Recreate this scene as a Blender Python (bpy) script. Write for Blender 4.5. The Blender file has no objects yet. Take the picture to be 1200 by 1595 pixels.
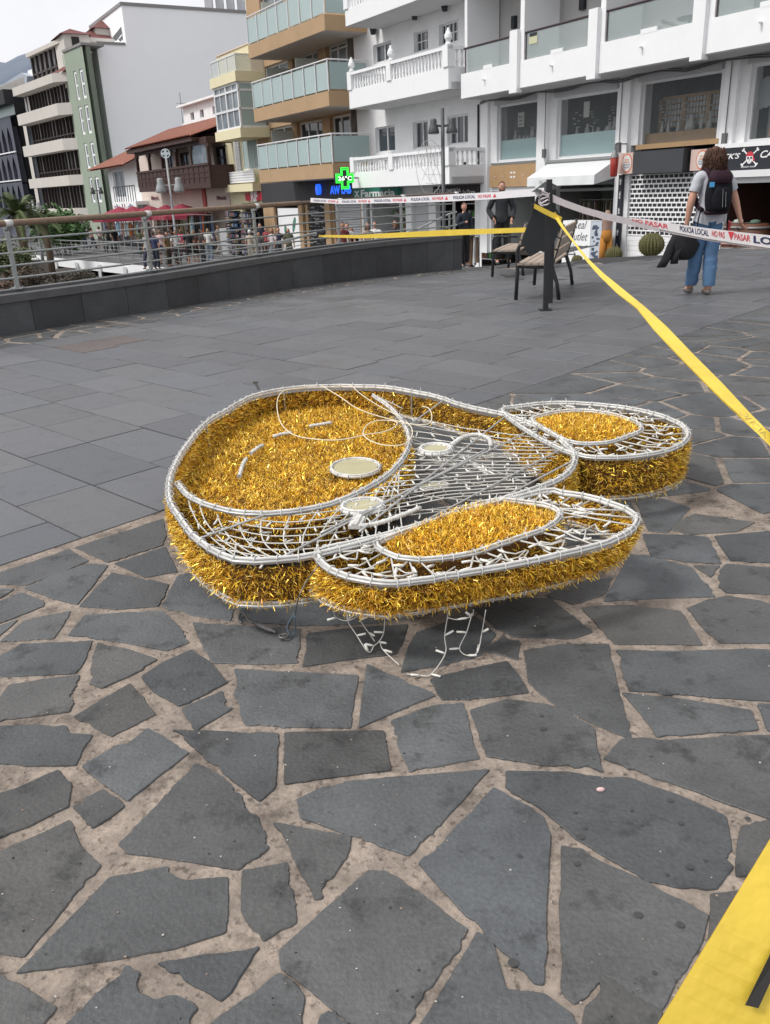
import bpy, bmesh, math, random
from mathutils import Vector, Matrix, noise
rnd = random.Random(7)
C = bpy.context.scene.collection
# ------------------------------------------------------------------ camera
TH = math.radians(21.2); RO = math.radians(2.4); FL = 1300.0; EYE = 1.4
_c, _s = math.cos(RO), math.sin(RO)
R0 = Vector((1, 0, 0)); U0 = Vector((0, math.sin(TH), math.cos(TH))); FW = Vector((0, math.cos(TH), -math.sin(TH)))
RV = R0 * _c - U0 * _s; UV = U0 * _c + R0 * _s
cam_d = bpy.data.cameras.new('camera'); cam = bpy.data.objects.new('camera', cam_d); C.objects.link(cam)
cam_d.sensor_fit = 'HORIZONTAL'; cam_d.sensor_width = 36.0; cam_d.lens = 36.0 * FL / 1200.0
cam_d.clip_start = 0.05; cam_d.clip_end = 6000
cam.matrix_world = Matrix(((RV.x, UV.x, -FW.x, 0), (RV.y, UV.y, -FW.y, 0), (RV.z, UV.z, -FW.z, EYE), (0, 0, 0, 1)))
bpy.context.scene.camera = cam
# ------------------------------------------------------------------ world, sun
SUN_EL, SUN_AZ = math.radians(53), math.radians(-108)
w = bpy.data.worlds.new('World'); bpy.context.scene.world = w; w.use_nodes = True
nt = w.node_tree; nt.nodes.clear()
sky = nt.nodes.new('ShaderNodeTexSky'); sky.sky_type = 'NISHITA'; sky.sun_disc = False
sky.sun_elevation = SUN_EL; sky.sun_rotation = SUN_AZ; sky.dust_density = 6; sky.air_density = 1.0; sky.ozone_density = 1.0
hs = nt.nodes.new('ShaderNodeHueSaturation'); hs.inputs['Saturation'].default_value = 0.22; hs.inputs['Value'].default_value = 1.0
mx = nt.nodes.new('ShaderNodeMix'); mx.data_type = 'RGBA'; mx.inputs[0].default_value = 0.62
mx.inputs[7].default_value = (9.9, 9.9, 10.3, 1)
bg = nt.nodes.new('ShaderNodeBackground'); bg.inputs[1].default_value = 0.1
ou = nt.nodes.new('ShaderNodeOutputWorld')
tcw = nt.nodes.new('ShaderNodeTexCoord'); cn_ = nt.nodes.new('ShaderNodeTexNoise'); cn_.inputs['Scale'].default_value = 3.5; cn_.inputs['Detail'].default_value = 5
cr_ = nt.nodes.new('ShaderNodeMapRange'); cr_.inputs[1].default_value = .3; cr_.inputs[2].default_value = .7; cr_.inputs[3].default_value = .80; cr_.inputs[4].default_value = 1.08
cm_ = nt.nodes.new('ShaderNodeVectorMath'); cm_.operation = 'SCALE'
nt.links.new(tcw.outputs['Generated'], cn_.inputs['Vector']); nt.links.new(cn_.outputs[0], cr_.inputs[0]); nt.links.new(cr_.outputs[0], cm_.inputs['Scale'])
nt.links.new(sky.outputs[0], hs.inputs['Color']); nt.links.new(hs.outputs[0], mx.inputs[6]); nt.links.new(mx.outputs[2], cm_.inputs[0]); nt.links.new(cm_.outputs[0], bg.inputs[0]); nt.links.new(bg.outputs[0], ou.inputs[0])
sd = bpy.data.lights.new('sun', 'SUN'); sd.energy = 1.5; sd.angle = math.radians(11); sd.color = (1.0, 0.96, 0.9)
so = bpy.data.objects.new('sun', sd); C.objects.link(so)
sdir = Vector((math.sin(SUN_AZ) * math.cos(SUN_EL), math.cos(SUN_AZ) * math.cos(SUN_EL), math.sin(SUN_EL)))
so.rotation_euler = (-sdir).to_track_quat('-Z', 'Y').to_euler()
vs = bpy.context.scene.view_settings; vs.view_transform = 'Standard'; vs.look = 'None'; vs.gamma = 1; vs.exposure = 0.46
bpy.context.scene.render.film_transparent = False
try:
    cy = bpy.context.scene.cycles; cy.max_bounces = 6; cy.transparent_max_bounces = 12; cy.use_denoising = True
except Exception: pass
# ------------------------------------------------------------------ measuring helpers (photo pixel -> real place)
def ray(px, py):
    return FW + RV * ((px - 600) / FL) + UV * (-(py - 797.5) / FL)
def G(px, py, z=0.0):
    r = ray(px, py); t = (z - EYE) / r.z
    return Vector((r.x * t, r.y * t, z))
def PY(px, py, Y):
    r = ray(px, py); t = Y / r.y
    return Vector((r.x * t, Y, EYE + r.z * t))
def sstep(a, b, x):
    t = min(1, max(0, (x - a) / (b - a))); return t * t * (3 - 2 * t)
def gz(x, y):
    if y < 11: return 0.0
    k = x / y
    return -0.03 * (y - 11) * (1 - sstep(0.15, 0.26, k))
def GG(px, py):
    z = 0.0
    for _ in range(12):
        p = G(px, py, z); z = gz(p.x, p.y)
    return p
_SZ = [(-99, -.60), (18, -.60), (25, -.80), (32, -1.50), (40, -1.75), (60, -2.10), (999, -2.10)]
def stz(y):
    for (a, za), (b, zb) in zip(_SZ, _SZ[1:]):
        if y <= b: return za + (zb - za) * (y - a) / (b - a)
    return -2.1
def ground_spot(px, py, h, y0=30.0, y1=92.0):
    """place on the street where something h metres tall would reach up to this picture height"""
    best = None; Y = y0; prev = None
    while Y < y1:
        d = PY(px, py, Y).z - stz(Y) - h
        if best is None or abs(d) < best[0]: best = (abs(d), Y)
        if prev is not None and prev * d <= 0: best = (0, Y); break
        prev = d; Y += .25
    p = PY(px, py, best[1]); return Vector((p.x, p.y, stz(p.y)))
def front_y(px): return min(92, (PA.sz(px, 300, 0)[0] * PA.d + PA.O).y - 2.2)
def person_spot(px, py, h): return ground_spot(px, py, h, 28 if px > 480 else 40, front_y(px))
# ------------------------------------------------------------------ materials
MATS = {}
def mat(name, col, rough=0.6, metal=0.0, nscale=0, namt=0.0, bump=0.0, bscale=None, spec=0.5, emit=None, estr=0, trans=0.0, tone=None, alpha=1.0, coat=0):
    if name in MATS: return MATS[name]
    m = bpy.data.materials.new(name); m.use_nodes = True; t = m.node_tree; b = t.nodes['Principled BSDF']
    b.inputs['Base Color'].default_value = (*col, 1); b.inputs['Roughness'].default_value = rough; b.inputs['Metallic'].default_value = metal
    b.inputs['Specular IOR Level'].default_value = spec
    if coat: b.inputs['Coat Weight'].default_value = coat
    if alpha < 1: b.inputs['Alpha'].default_value = alpha
    if emit: b.inputs['Emission Color'].default_value = (*emit, 1); b.inputs['Emission Strength'].default_value = estr
    if trans: b.inputs['Transmission Weight'].default_value = trans
    out = None
    tc = None
    if nscale or bump:
        tc = t.nodes.new('ShaderNodeTexCoord')
    src = None
    if nscale:
        n = t.nodes.new('ShaderNodeTexNoise'); n.inputs['Scale'].default_value = nscale; n.inputs['Detail'].default_value = 6; n.inputs['Roughness'].default_value = 0.65
        t.links.new(tc.outputs['Object'], n.inputs['Vector'])
        r = t.nodes.new('ShaderNodeMapRange'); r.inputs[1].default_value = 0.25; r.inputs[2].default_value = 0.75; r.inputs[3].default_value = 1 - namt; r.inputs[4].default_value = 1 + namt
        t.links.new(n.outputs['Fac'], r.inputs[0])
        mu = t.nodes.new('ShaderNodeVectorMath'); mu.operation = 'SCALE'; mu.inputs[0].default_value = col; t.links.new(r.outputs[0], mu.inputs['Scale'])
        src = mu.outputs[0]
    if tone:
        a = t.nodes.new('ShaderNodeAttribute'); a.attribute_name = 'tone'
        m2 = t.nodes.new('ShaderNodeVectorMath'); m2.operation = 'MULTIPLY'
        if src: t.links.new(src, m2.inputs[0])
        else: m2.inputs[0].default_value = col
        t.links.new(a.outputs['Color'], m2.inputs[1]); src = m2.outputs[0]
    if src: t.links.new(src, b.inputs['Base Color'])
    if bump:
        n2 = t.nodes.new('ShaderNodeTexNoise'); n2.inputs['Scale'].default_value = bscale or 40; n2.inputs['Detail'].default_value = 5
        t.links.new(tc.outputs['Object'], n2.inputs['Vector'])
        bp = t.nodes.new('ShaderNodeBump'); bp.inputs['Strength'].default_value = bump; bp.inputs['Distance'].default_value = 0.02
        t.links.new(n2.outputs['Fac'], bp.inputs['Height']); t.links.new(bp.outputs[0], b.inputs['Normal'])
    MATS[name] = m
    return m
def glass_mat(name, col, opac, rough=0.05):
    if name in MATS: return MATS[name]
    m = bpy.data.materials.new(name); m.use_nodes = True; t = m.node_tree; b = t.nodes['Principled BSDF']
    b.inputs['Base Color'].default_value = (*col, 1); b.inputs['Roughness'].default_value = rough; b.inputs['Alpha'].default_value = opac
    MATS[name] = m; return m
# ------------------------------------------------------------------ mesh builder
def wl(p):
    v = Vector((0, 0, 0))
    while p is not None: v += p.location; p = p.parent
    return v
class MB:
    def __init__(s): s.v = []; s.f = []; s.m = []; s.t = []; s.cur = (1, 1, 1); s.mi = 0
    def add(s, vs_, fs, m=None):
        b = len(s.v); s.v += [Vector(q) for q in vs_]; s.t += [s.cur] * len(vs_)
        mm = s.mi if m is None else m
        for f in fs: s.f.append(tuple(b + i for i in f)); s.m.append(mm)
    def hexa(s, p, m=None):
        s.add(p, [(0, 3, 2, 1), (4, 5, 6, 7), (0, 1, 5, 4), (1, 2, 6, 5), (2, 3, 7, 6), (3, 0, 4, 7)], m)
    def box(s, c, sz, R=None, m=None):
        c = Vector(c); p = []
        for dz in (-.5, .5):
            for dx, dy in ((-.5, -.5), (.5, -.5), (.5, .5), (-.5, .5)):
                q = Vector((dx * sz[0], dy * sz[1], dz * sz[2]))
                if R is not None: q = R @ q
                p.append(c + q)
        s.hexa(p, m)
    def beam(s, a, b, w, h, m=None, up=(0, 0, 1)):
        a, b = Vector(a), Vector(b); d = (b - a).normalized(); u = Vector(up)
        if abs(d.dot(u)) > .95: u = Vector((0, 1, 0))
        x = d.cross(u).normalized(); y = x.cross(d)
        p = [q + x * i * w / 2 + y * j * h / 2 for q in (a, b) for i, j in ((-1, -1), (1, -1), (1, 1), (-1, 1))]
        s.hexa(p, m)
    def tube(s, pts, r, n=6, closed=False, m=None, cap=True):
        pts = [Vector(p) for p in pts]; N = len(pts)
        if N < 2: return
        rs = r if isinstance(r, (list, tuple)) else [r] * N
        vs_ = []; pu = None
        for i in range(N):
            a = pts[(i - 1) % N] if (closed or i > 0) else pts[0]; b = pts[(i + 1) % N] if (closed or i < N - 1) else pts[-1]
            d = (b - a)
            d = d.normalized() if d.length > 1e-9 else Vector((0, 0, 1))
            if pu is None:
                u = Vector((0, 0, 1)) if abs(d.z) < .9 else Vector((1, 0, 0)); u = (u - d * u.dot(d)).normalized()
            else:
                u = (pu - d * pu.dot(d)); u = u.normalized() if u.length > 1e-6 else d.orthogonal().normalized()
            pu = u; x = d.cross(u)
            for k in range(n):
                an = 2 * math.pi * k / n; vs_.append(pts[i] + (u * math.cos(an) + x * math.sin(an)) * rs[i])
        fs = []
        for i in range(N if closed else N - 1):
            j = (i + 1) % N
            for k in range(n):
                l = (k + 1) % n; fs.append((i * n + k, i * n + l, j * n + l, j * n + k))
        if cap and not closed:
            fs.append(tuple(range(n))[::-1]); fs.append(tuple((N - 1) * n + k for k in range(n)))
        s.add(vs_, fs, m)
    def lathe(s, prof, c=(0, 0, 0), n=16, m=None, sx=1, sy=1):
        c = Vector(c); vs_ = []; fs = []
        for r, z in prof:
            for k in range(n):
                a = 2 * math.pi * k / n; vs_.append(c + Vector((math.cos(a) * r * sx, math.sin(a) * r * sy, z)))
        for i in range(len(prof) - 1):
            for k in range(n):
                l = (k + 1) % n; fs.append((i * n + k, i * n + l, (i + 1) * n + l, (i + 1) * n + k))
        fs.append(tuple(range(n))[::-1]); fs.append(tuple((len(prof) - 1) * n + k for k in range(n)))
        s.add(vs_, fs, m)
    def prism(s, low, high, m=None, top=True, bot=True):
        n = len(low); fs = [(i, (i + 1) % n, n + (i + 1) % n, n + i) for i in range(n)]
        if bot: fs.append(tuple(range(n))[::-1])
        if top: fs.append(tuple(range(n, 2 * n)))
        s.add(list(low) + list(high), fs, m)
    def quad(s, a, b, c, d, m=None): s.add([a, b, c, d], [(0, 1, 2, 3)], m)
    def build(s, name, mats, parent=None, smooth=False, tone=False):
        o0 = wl(parent) if parent else Vector((0, 0, 0))
        me = bpy.data.meshes.new(name); me.from_pydata([v - o0 for v in s.v], [], s.f)
        if not isinstance(mats, (list, tuple)): mats = [mats]
        for m in mats: me.materials.append(m)
        me.polygons.foreach_set('material_index', s.m)
        if smooth: me.polygons.foreach_set('use_smooth', [True] * len(s.f))
        if tone:
            at = me.attributes.new('tone', 'FLOAT_COLOR', 'POINT'); fl = []
            for t in s.t: fl += [t[0], t[1], t[2], 1.0]
            at.data.foreach_set('color', fl)
        me.update()
        o = bpy.data.objects.new(name, me); C.objects.link(o)
        if parent: o.parent = parent
        return o
def tag(o, label=None, cat=None, group=None, kind=None):
    if label: o['label'] = label
    if cat: o['category'] = cat
    if group: o['group'] = group
    if kind: o['kind'] = kind
    return o
def thing(name, label, cat, loc=(0, 0, 0), group=None):
    o = bpy.data.objects.new(name, None); C.objects.link(o); o.location = Vector(loc); o.empty_display_size = .2
    return tag(o, label, cat, group)
def copy_tree(o, parent=None):
    c = o.copy(); C.objects.link(c); c.parent = parent
    for ch in list(o.children): copy_tree(ch, c)
    return c
def text_mesh(txt, size=1.0, extr=0.0, bold=0.0, align='LEFT', shear=0.0, spacing=1.0):
    cu = bpy.data.curves.new('txt', 'FONT'); cu.body = txt; cu.size = size; cu.extrude = extr; cu.offset = bold; cu.shear = shear; cu.space_character = spacing
    cu.align_x = align; cu.resolution_u = 3
    ob = bpy.data.objects.new('txt', cu); C.objects.link(ob)
    dg = bpy.context.evaluated_depsgraph_get(); dg.update()
    me = bpy.data.meshes.new_from_object(ob.evaluated_get(dg))
    vs_ = [v.co.copy() for v in me.vertices]; fs = [tuple(p.vertices) for p in me.polygons]
    bpy.data.objects.remove(ob); bpy.data.curves.remove(cu); bpy.data.meshes.remove(me)
    if not vs_: return [], [], 0
    x0 = min(v.x for v in vs_); x1 = max(v.x for v in vs_); y0 = min(v.y for v in vs_); y1 = max(v.y for v in vs_)
    return [((v.x - x0) / (x1 - x0), (v.y - y0) / (y1 - y0)) for v in vs_], fs, (x1 - x0) / (y1 - y0)
# vertical facade plane: s grows to the right along the street front, o grows outwards (towards the street)
class Pl:
    def __init__(s, O, az):
        a = math.radians(az); s.O = Vector((O[0], O[1], 0)); s.d = Vector((math.sin(a), -math.cos(a), 0)); s.n = Vector((-math.cos(a), -math.sin(a), 0))
    def P(s, S, z, o=0.0):
        q = s.O + s.d * S + s.n * o; return Vector((q.x, q.y, z))
    def sz(s, px, py, o=0.0):
        r = ray(px, py); c = Vector((0, 0, EYE))
        t = (o - (c - s.O).dot(s.n)) / r.dot(s.n); q = c + r * t
        return (q - s.O).dot(s.d), q.z
def fbox(mb, pl, s0, s1, z0, z1, o0, o1, m=None):
    p = [pl.P(s0, z0, o1), pl.P(s1, z0, o1), pl.P(s1, z0, o0), pl.P(s0, z0, o0), pl.P(s0, z1, o1), pl.P(s1, z1, o1), pl.P(s1, z1, o0), pl.P(s0, z1, o0)]
    mb.hexa(p, m)
def rect(pl, bl, tr, o=0.0):
    s0, z0 = pl.sz(*bl, o); s1, z1 = pl.sz(*tr, o); return (min(s0, s1), max(s0, s1), min(z0, z1), max(z0, z1))
def wall(mb, pl, s0, s1, z0, z1, holes, o=0.0, dep=0.2, m=None):
    ss = sorted(set([s0, s1] + [min(max(h[i], s0), s1) for h in holes for i in (0, 1)])); zs = sorted(set([z0, z1] + [min(max(h[i], z0), z1) for h in holes for i in (2, 3)]))
    for i in range(len(ss) - 1):
        for j in range(len(zs) - 1):
            a, b, c, d = ss[i], ss[i + 1], zs[j], zs[j + 1]
            if b - a < 1e-5 or d - c < 1e-5: continue
            cx, cz = (a + b) / 2, (c + d) / 2
            if any(h[0] < cx < h[1] and h[2] < cz < h[3] for h in holes): continue
            mb.quad(pl.P(a, c, o), pl.P(b, c, o), pl.P(b, d, o), pl.P(a, d, o), m)
    for h in holes:
        a, b, c, d = h[:4]
        mb.quad(pl.P(a, c, o), pl.P(a, d, o), pl.P(a, d, o - dep), pl.P(a, c, o - dep), m)
        mb.quad(pl.P(b, c, o - dep), pl.P(b, d, o - dep), pl.P(b, d, o), pl.P(b, c, o), m)
        mb.quad(pl.P(a, c, o - dep), pl.P(b, c, o - dep), pl.P(b, c, o), pl.P(a, c, o), m)
        mb.quad(pl.P(a, d, o), pl.P(b, d, o), pl.P(b, d, o - dep), pl.P(a, d, o - dep), m)
def window(pl, r, o, fm, pm, parent, nx=2, nz=1, fw=0.06, zs=None, name='window', curtain=None):
    a, b, c, d = r; mb = MB()
    fbox(mb, pl, a, a + fw, c, d, o - .05, o + .03); fbox(mb, pl, b - fw, b, c, d, o - .05, o + .03)
    fbox(mb, pl, a + fw, b - fw, c, c + fw, o - .05, o + .03); fbox(mb, pl, a + fw, b - fw, d - fw, d, o - .05, o + .03)
    for i in range(1, nx):
        x = a + (b - a) * i / nx; fbox(mb, pl, x - fw * .4, x + fw * .4, c + fw, d - fw, o - .045, o + .027)
    for i in range(1, nz):
        z = c + (d - c) * (zs[i - 1] if zs else i / nz); fbox(mb, pl, a + fw, b - fw, z - fw * .35, z + fw * .35, o - .04, o + .024)
    f = mb.build(name, fm, parent)
    g = MB(); fbox(g, pl, a + fw * .9, b - fw * .9, c + fw * .9, d - fw * .9, o - .03, o - .018); g.build('pane', pm, f)
    if curtain:
        k = MB(); n = 24
        for i in range(n):
            x0 = a + fw + (b - a - 2 * fw) * i / n; x1 = a + fw + (b - a - 2 * fw) * (i + 1) / n; q = .04 * (i % 2); q1 = .04 * ((i + 1) % 2)
            if curtain[1] <= i / n < curtain[2]: k.quad(pl.P(x0, c + fw, o - .1 - q), pl.P(x1, c + fw, o - .1 - q1), pl.P(x1, d - fw, o - .1 - q1), pl.P(x0, d - fw, o - .1 - q))
        k.build('curtain', curtain[0], f)
    return f
def ftext(mb, pl, txt, s0, s1, z0, z1, o, m=None, bold=.02, shear=0.0):
    v, f, a = text_mesh(txt, bold=bold, shear=shear)
    mb.add([pl.P(s0 + x * (s1 - s0), z0 + y * (z1 - z0), o) for x, y in v], f, m)
# ================================================================== GROUND
def stone_mat(name, col, rough, nsc, namt, b1, b2, st=0.5):
    m = bpy.data.materials.new(name); m.use_nodes = True; t = m.node_tree; b = t.nodes['Principled BSDF']; L = t.links.new
    tc = t.nodes.new('ShaderNodeTexCoord'); at = t.nodes.new('ShaderNodeAttribute'); at.attribute_name = 'tone'
    n1 = t.nodes.new('ShaderNodeTexNoise'); n1.inputs['Scale'].default_value = nsc; n1.inputs['Detail'].default_value = 7; n1.inputs['Roughness'].default_value = .6
    n2 = t.nodes.new('ShaderNodeTexNoise'); n2.inputs['Scale'].default_value = 90; n2.inputs['Detail'].default_value = 4
    n3 = t.nodes.new('ShaderNodeTexNoise'); n3.inputs['Scale'].default_value = 7.0; n3.inputs['Detail'].default_value = 5; n3.inputs['Roughness'].default_value = .7
    for n in (n1, n2, n3): L(tc.outputs['Object'], n.inputs['Vector'])
    r1 = t.nodes.new('ShaderNodeMapRange'); r1.inputs[1].default_value = .3; r1.inputs[2].default_value = .7; r1.inputs[3].default_value = 1 - namt; r1.inputs[4].default_value = 1 + namt; L(n1.outputs[0], r1.inputs[0])
    r2 = t.nodes.new('ShaderNodeMapRange'); r2.inputs[1].default_value = .3; r2.inputs[2].default_value = .7; r2.inputs[3].default_value = .86; r2.inputs[4].default_value = 1.14; L(n2.outputs[0], r2.inputs[0])
    r3 = t.nodes.new('ShaderNodeMapRange'); r3.inputs[1].default_value = .54; r3.inputs[2].default_value = .66; r3.inputs[3].default_value = 1.0; r3.inputs[4].default_value = 1 - st; L(n3.outputs[0], r3.inputs[0])
    a = t.nodes.new('ShaderNodeMath'); a.operation = 'MULTIPLY'; L(r1.outputs[0], a.inputs[0]); L(r2.outputs[0], a.inputs[1])
    a2 = t.nodes.new('ShaderNodeMath'); a2.operation = 'MULTIPLY'; L(a.outputs[0], a2.inputs[0]); L(r3.outputs[0], a2.inputs[1])
    # pale scuffs
    n4 = t.nodes.new('ShaderNodeTexNoise'); n4.inputs['Scale'].default_value = 23; n4.inputs['Detail'].default_value = 8; n4.inputs['Roughness'].default_value = .75; L(tc.outputs['Object'], n4.inputs['Vector'])
    r4 = t.nodes.new('ShaderNodeMapRange'); r4.inputs[1].default_value = .66; r4.inputs[2].default_value = .78; r4.inputs[3].default_value = 0; r4.inputs[4].default_value = .35; L(n4.outputs[0], r4.inputs[0])
    v = t.nodes.new('ShaderNodeVectorMath'); v.operation = 'SCALE'; v.inputs[0].default_value = col; L(a2.outputs[0], v.inputs['Scale'])
    v2 = t.nodes.new('ShaderNodeVectorMath'); v2.operation = 'MULTIPLY'; L(v.outputs[0], v2.inputs[0]); L(at.outputs['Color'], v2.inputs[1])
    mx = t.nodes.new('ShaderNodeMix'); mx.data_type = 'RGBA'; L(r4.outputs[0], mx.inputs[0]); L(v2.outputs[0], mx.inputs[6]); mx.inputs[7].default_value = (.30, .29, .28, 1)
    L(mx.outputs[2], b.inputs['Base Color'])
    rr = t.nodes.new('ShaderNodeMapRange'); rr.inputs[1].default_value = .3; rr.inputs[2].default_value = .7; rr.inputs[3].default_value = rough - .1; rr.inputs[4].default_value = rough + .12; L(n1.outputs[0], rr.inputs[0]); L(rr.outputs[0], b.inputs['Roughness'])
    bp = t.nodes.new('ShaderNodeBump'); bp.inputs['Strength'].default_value = b1; bp.inputs['Distance'].default_value = .004; L(n2.outputs[0], bp.inputs['Height'])
    bq = t.nodes.new('ShaderNodeBump'); bq.inputs['Strength'].default_value = b2; bq.inputs['Distance'].default_value = .012; L(n1.outputs[0], bq.inputs['Height']); L(bp.outputs[0], bq.inputs['Normal']); L(bq.outputs[0], b.inputs['Normal'])
    if name == 'tan_mortar':   # hairline cracks and pits in the mortar
        vo = t.nodes.new('ShaderNodeTexVoronoi'); vo.feature = 'DISTANCE_TO_EDGE'; vo.inputs['Scale'].default_value = 4.5
        mv = t.nodes.new('ShaderNodeVectorMath'); mv.operation = 'ADD'; sc_ = t.nodes.new('ShaderNodeVectorMath'); sc_.operation = 'SCALE'; sc_.inputs['Scale'].default_value = .14
        L(n4.outputs['Color'], sc_.inputs[0]); L(tc.outputs['Object'], mv.inputs[0]); L(sc_.outputs[0], mv.inputs[1]); L(mv.outputs[0], vo.inputs['Vector'])
        rv = t.nodes.new('ShaderNodeMapRange'); rv.inputs[1].default_value = 0; rv.inputs[2].default_value = .010; rv.inputs[3].default_value = .35; rv.inputs[4].default_value = 1.0; L(vo.outputs['Distance'], rv.inputs[0])
        n5 = t.nodes.new('ShaderNodeTexNoise'); n5.inputs['Scale'].default_value = 55; n5.inputs['Detail'].default_value = 3; L(tc.outputs['Object'], n5.inputs['Vector'])
        r5 = t.nodes.new('ShaderNodeMapRange'); r5.inputs[1].default_value = .30; r5.inputs[2].default_value = .42; r5.inputs[3].default_value = .45; r5.inputs[4].default_value = 1.0; L(n5.outputs[0], r5.inputs[0])
        m5 = t.nodes.new('ShaderNodeMath'); m5.operation = 'MULTIPLY'; L(rv.outputs[0], m5.inputs[0]); L(r5.outputs[0], m5.inputs[1])
        v5 = t.nodes.new('ShaderNodeVectorMath'); v5.operation = 'SCALE'; L(mx.outputs[2], v5.inputs[0]); L(m5.outputs[0], v5.inputs['Scale']); L(v5.outputs[0], b.inputs['Base Color'])
    MATS[name] = m; return m
M_STONE = stone_mat('slate_flagstone', (.077, .081, .084), .56, 4.2, .26, .8, .8)
M_SLAB = stone_mat('basalt_slab', (.102, .105, .114), .50, 1.6, .12, .35, .25, .18)
M_MORT = stone_mat('tan_mortar', (.245, .202, .168), .92, 9.0, .42, 1.0, 1.0, .45)
M_BED = mat('dark_bedding', (.035, .035, .037), .9)
M_STREET = mat('street_paving', (.10, .10, .105), .75, nscale=.8, namt=.2)

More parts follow.
